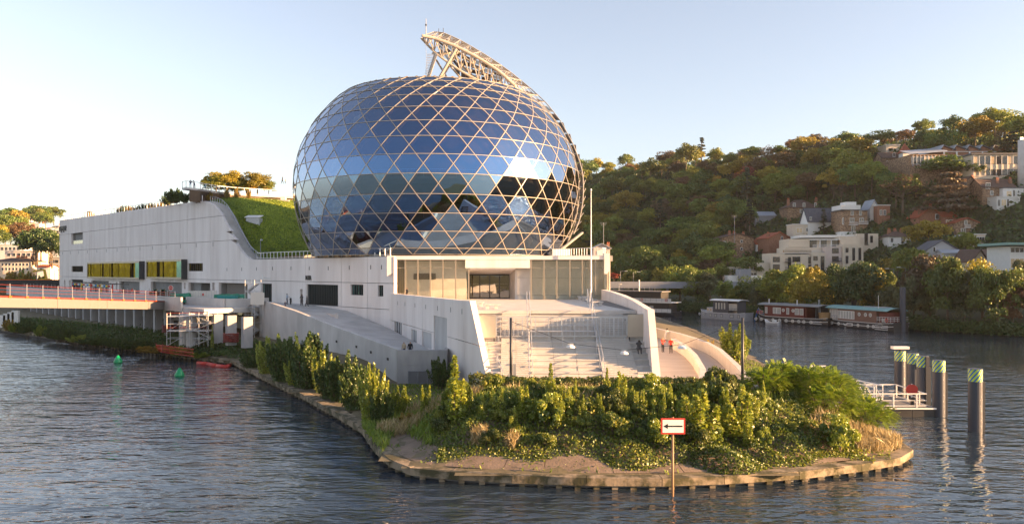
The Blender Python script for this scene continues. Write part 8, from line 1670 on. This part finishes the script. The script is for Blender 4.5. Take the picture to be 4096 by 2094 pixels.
# ------------------------------------------------------------------ people
for n, c in (('skin', (.42, .26, .18)), ('skin_dark', (.06, .035, .025)), ('hair_dark', (.015, .012, .01)), ('hair_grey', (.35, .34, .33)), ('cloth_black', (.015, .016, .02)), ('cloth_navy', (.03, .04, .08)), ('cloth_red', (.62, .035, .02)), ('cloth_white', (.7, .68, .65)), ('cloth_blue', (.32, .40, .52)), ('cloth_beige', (.42, .34, .24)), ('cloth_grey', (.09, .085, .09)), ('cloth_burgundy', (.14, .03, .04)), ('cloth_teal', (.02, .16, .20)), ('cloth_yellow', (.55, .38, .05))): mat('p_' + n, c, .8)
def person(p, face, label, top='p_cloth_black', legs='p_cloth_navy', hair='p_hair_dark', skin='p_skin', h=1.74, pose='stand', arms='down', coat=False, long_hair=False, shoes='p_cloth_black', group=None):
    """one skinned body; face = heading angle, 0 looks along +Y"""
    k = h / 1.74; J = {}; lean_ = {'stand': 0, 'walk': .04, 'lean': .42, 'sit': .05}[pose]
    hipz = .92 if pose != 'sit' else .48
    def q(x, y, z): return (x * k, y * k, z * k)
    up = lambda d, x=0.0: (x, d * math.sin(lean_), hipz + d * math.cos(lean_))
    V = {'pel': (0, 0, hipz), 'wai': up(.18), 'che': up(.40), 'nec': up(.56), 'hd0': up(.63), 'hd1': (0, up(.76)[1] + .02, up(.76)[2])}
    for s, sd in ((-1, 'l'), (1, 'r')):
        V['sh' + sd] = up(.50, s * .19)
        if arms == 'down': V['el' + sd] = (s * .25, up(.5)[1] - .03, up(.22)[2]); V['wr' + sd] = (s * .25, up(.5)[1] + .08, up(-.02)[2])
        elif arms == 'fwd': V['el' + sd] = (s * .24, up(.5)[1] + .12, up(.26)[2]); V['wr' + sd] = (s * .14, up(.5)[1] + .36, up(.22)[2])
        else: V['el' + sd] = (s * .27, up(.5)[1] + .16, up(.34)[2]); V['wr' + sd] = (s * .08, up(.5)[1] + .2, up(.62)[2])
        V['ha' + sd] = tuple(np.array(V['wr' + sd]) + (np.array(V['wr' + sd]) - np.array(V['el' + sd])) * .36); st = {'walk': s * .22, 'lean': 0, 'stand': s * .03, 'sit': .0}[pose]
        V['hip' + sd] = (s * .10, 0, hipz - .04)
        if pose == 'sit': V['kn' + sd] = (s * .13, .44, hipz + .02); V['an' + sd] = (s * .13, .46, .09); V['to' + sd] = (s * .14, .62, .04)
        else: V['kn' + sd] = (s * .11, st * .55 + .04 - (.1 if pose == 'lean' else 0), .48); V['an' + sd] = (s * .11, st - (.12 if pose == 'lean' else 0), .09); V['to' + sd] = (s * .13, st + .15 - (.12 if pose == 'lean' else 0), .045)
    E = [('pel', 'wai'), ('wai', 'che'), ('che', 'nec'), ('nec', 'hd0'), ('hd0', 'hd1')]
    for sd in 'lr': E += [('che', 'sh' + sd), ('sh' + sd, 'el' + sd), ('el' + sd, 'wr' + sd), ('wr' + sd, 'ha' + sd), ('pel', 'hip' + sd), ('hip' + sd, 'kn' + sd), ('kn' + sd, 'an' + sd), ('an' + sd, 'to' + sd)]
    RAD = {'pel': .15, 'wai': .14, 'che': .165, 'nec': .06, 'hd0': .085, 'hd1': .105, 'sh': .075, 'el': .052, 'wr': .038, 'ha': .045, 'hip': .10, 'kn': .07, 'an': .05, 'to': .045}
    if coat: RAD.update(pel=.2, hip=.16, kn=.12, wai=.17)
    names = list(V); me = bpy.data.meshes.new('person_skeleton'); me.from_pydata([q(*V[n]) for n in names], [(names.index(a), names.index(b)) for a, b in E], []); o = bpy.data.objects.new('tmp', me); COL.objects.link(o)
    md = o.modifiers.new('skin', 'SKIN'); sk_ = me.skin_vertices[0].data
    for i, n in enumerate(names): r = RAD.get(n, RAD.get(n[:-1])) * k; sk_[i].radius = (r, r * (.75 if n in ('che', 'wai', 'pel') else 1)); sk_[i].use_root = (n == 'pel')
    o.modifiers.new('sub', 'SUBSURF').levels = 1; bpy.context.view_layer.update(); m2 = bpy.data.meshes.new_from_object(o.evaluated_get(bpy.context.evaluated_depsgraph_get())); bpy.data.objects.remove(o)
    for mm_ in (top, legs, skin, hair, shoes): m2.materials.append(MAT[mm_])
    P3 = {n: np.array(q(*V[n])) for n in names}; segs = [(P3[a], P3[b], a, b) for a, b in E]
    for f in m2.polygons:
        c = np.array(f.center); best = min(segs, key=lambda s_: np.linalg.norm(c - (s_[0] + (s_[1] - s_[0]) * np.clip(np.dot(c - s_[0], s_[1] - s_[0]) / np.dot(s_[1] - s_[0], s_[1] - s_[0]), 0, 1)))); a, b = best[2], best[3]; i = 0
        if b in ('hd0', 'hd1'): i = 3 if (c[1] < P3['hd1'][1] - .01 * k or c[2] > P3['hd1'][2] + .05 * k) else 2
        elif a[:2] == 'wr' or (b[:2] == 'wr' and 'red' in top): i = 2
        elif a[:2] == 'an' or (b[:2] == 'an' and c[2] < .14 * k): i = 4
        elif a[:3] == 'hip' or a[:2] == 'kn' or (b[:3] == 'hip'): i = 0 if coat and c[2] > .42 * k else 1
        f.material_index = i; f.use_smooth = True
    b = bpy.data.objects.new('person', m2); COL.objects.link(b); b.location = p; b.rotation_euler = (0, 0, face); tag(b, label, 'person', group)
    if long_hair:
        hh = B(); c = Vector(q(*V['hd1'])); hh.lathe([(.03 * k, .12 * k), (.11 * k, .05 * k), (.12 * k, -.12 * k), (.10 * k, -.36 * k), (.03 * k, -.42 * k)], c + Vector((0, -.05 * k, 0)), 10); ho = hh.obj('hair', hair, None, smooth=True); ho.parent = b
    return b
def ramp_z(p): return p
person((17.8, 90.7, 2.32), R(200), 'person in red shirt and dark trousers standing on the ramp beside a colleague in red', 'p_cloth_red', 'p_cloth_black', 'p_hair_dark', 'p_skin', 1.78, arms='fwd'); person((18.55, 89.6, 2.32), R(160), 'bald person in red shirt nearer the divider wall on the ramp', 'p_cloth_red', 'p_cloth_black', 'p_skin', 'p_skin', 1.78)
person((21.2, 106.0, 2.32), R(-60), 'person in pale clothes with long dark hair leaning on the outer ramp parapet', 'p_cloth_white', 'p_cloth_white', 'p_hair_dark', 'p_skin', 1.72, 'lean', 'fwd', long_hair=True)
sy_ = 69.9; person((11.55, sy_, PZ - RISE * 8 + .0), R(180), 'person in long dark grey coat sitting on the shaded seat blocks', 'p_cloth_grey', 'p_cloth_grey', 'p_skin_dark', 'p_skin_dark', 1.75, 'sit', 'up', coat=True)
def rp_(x, y, z0=6.65): return G(x, y, z0)
person(tuple(rp_(1148, 1217)), R(-70), 'person in light blue jacket bending to a child on the ramp top', 'p_cloth_blue', 'p_cloth_navy', h=1.78, arms='fwd', pose='stand'); person(tuple(rp_(1163, 1218)), R(60), 'child with dark helmet and black coat beside the light blue jacket', 'p_cloth_black', 'p_cloth_black', 'p_cloth_teal', h=1.2, arms='fwd', coat=True); person(tuple(rp_(1141, 1232)), R(180), 'small child in navy with red hat behind the ramp parapet', 'p_cloth_navy', 'p_cloth_navy', 'p_cloth_red', h=1.0)
person(tuple(rp_(1207, 1221)), R(170), 'person in dark coat carrying a burgundy bag in front of the niche', 'p_cloth_grey', 'p_cloth_black', h=1.68, coat=True, arms='fwd', long_hair=True); person(tuple(rp_(1228, 1228)), R(100), 'person in black walking past the large dark window', 'p_cloth_black', 'p_cloth_black', 'p_hair_grey', h=1.76, pose='walk', shoes='p_cloth_white')
a = W(1616, 1390, 79.0); person((a.x, 79.0, 3.0), R(150), 'person in beige jacket at the low end of the grey ramp', 'p_cloth_beige', 'p_cloth_navy', 'p_hair_grey', h=1.7); a = W(1640, 1390, 79.0); person((a.x, 79.2, 3.0), R(200), 'person in black jacket and white shirt at the low end of the grey ramp', 'p_cloth_black', 'p_cloth_navy', 'p_hair_grey', h=1.7)
person((-13.6, 99.4, PZ), R(120), 'person in black behind the prow wall parapet at the glass screen', 'p_cloth_black', 'p_cloth_black', h=1.8)
def wk_p(x, dy=1.2):
    k = next(i for i in range(len(WK) - 1) if WK[i][0] <= x <= WK[i + 1][0] and WK[i + 1][0] > WK[i][0]) if x > 745 else 1; t = (x - WK[k][0]) / (WK[k + 1][0] - WK[k][0]); p = WKp[k].lerp(WKp[k + 1], max(0, t)) + back * dy; return (p.x, p.y, wkz)
person(wk_p(748, .9), R(20), 'person in blue leaning over the end of the roof walkway', 'p_cloth_navy', 'p_cloth_blue', h=1.7, pose='lean', arms='fwd'); person(wk_p(762, 1.0), R(60), 'person in grey bending at the roof walkway railing', 'p_cloth_grey', 'p_cloth_navy', 'p_hair_grey', h=1.75, pose='lean', arms='fwd'); person(wk_p(800, 1.4), R(90), 'person in teal sitting behind the roof walkway railing', 'p_cloth_teal', 'p_cloth_black', h=1.7, pose='sit', arms='fwd')
def up_p(x, Y, y): p = W(x, y, Y); return (p.x, p.y, p.z)
person(up_p(1130, 180, 735), R(120), 'person with backpack standing on top of the roof lawn', 'p_cloth_grey', 'p_cloth_black', h=1.75, pose='walk'); person(up_p(1141, 180, 735), R(120), 'child in yellow standing on top of the roof lawn', 'p_cloth_yellow', 'p_cloth_black', h=1.15); person(up_p(1087, 178, 741), R(90), 'person in black sitting on the roof lawn', 'p_cloth_black', 'p_cloth_black', h=1.7, pose='sit')
person(tuple(WS(col_hit(529, 6), DECK, 6)), R(150), 'person in red top and pale shorts walking on the street deck', 'p_cloth_red', 'p_cloth_white', h=1.75, pose='walk')
bgp = rp_(1204, 1212); hb2 = B().box(bgp.x - .55, bgp.x - .2, bgp.y - .32, bgp.y - .15, 7.25, 7.6); bo = root('handbag', (bgp.x - .4, bgp.y - .25, 7.25), 'burgundy handbag held by the person in the dark coat', 'bag'); hb2.obj('bag_body', 'p_cloth_burgundy', bo); B().pipe([(bgp.x - .5, bgp.y - .24, 7.6), (bgp.x - .38, bgp.y - .24, 7.85), (bgp.x - .25, bgp.y - .24, 7.6)], .015, 4).obj('bag_handle', 'p_cloth_black', bo)
# ------------------------------------------------------------------ thin evening haze
hz = bpy.data.materials.new('haze'); hz.use_nodes = True; t = hz.node_tree; t.nodes.remove(t.nodes['Principled BSDF']); pv = t.nodes.new('ShaderNodeVolumePrincipled'); pv.inputs['Color'].default_value = (.86, .90, .97, 1); pv.inputs['Density'].default_value = .00006; pv.inputs['Anisotropy'].default_value = .2; t.links.new(pv.outputs[0], t.nodes['Material Output'].inputs['Volume'])
hzo = B().box(-950, 750, -350, 950, -4, 110); ho = hzo.obj('haze', hz, kind='stuff'); tag(ho, 'thin pale evening haze over the river valley', 'haze')
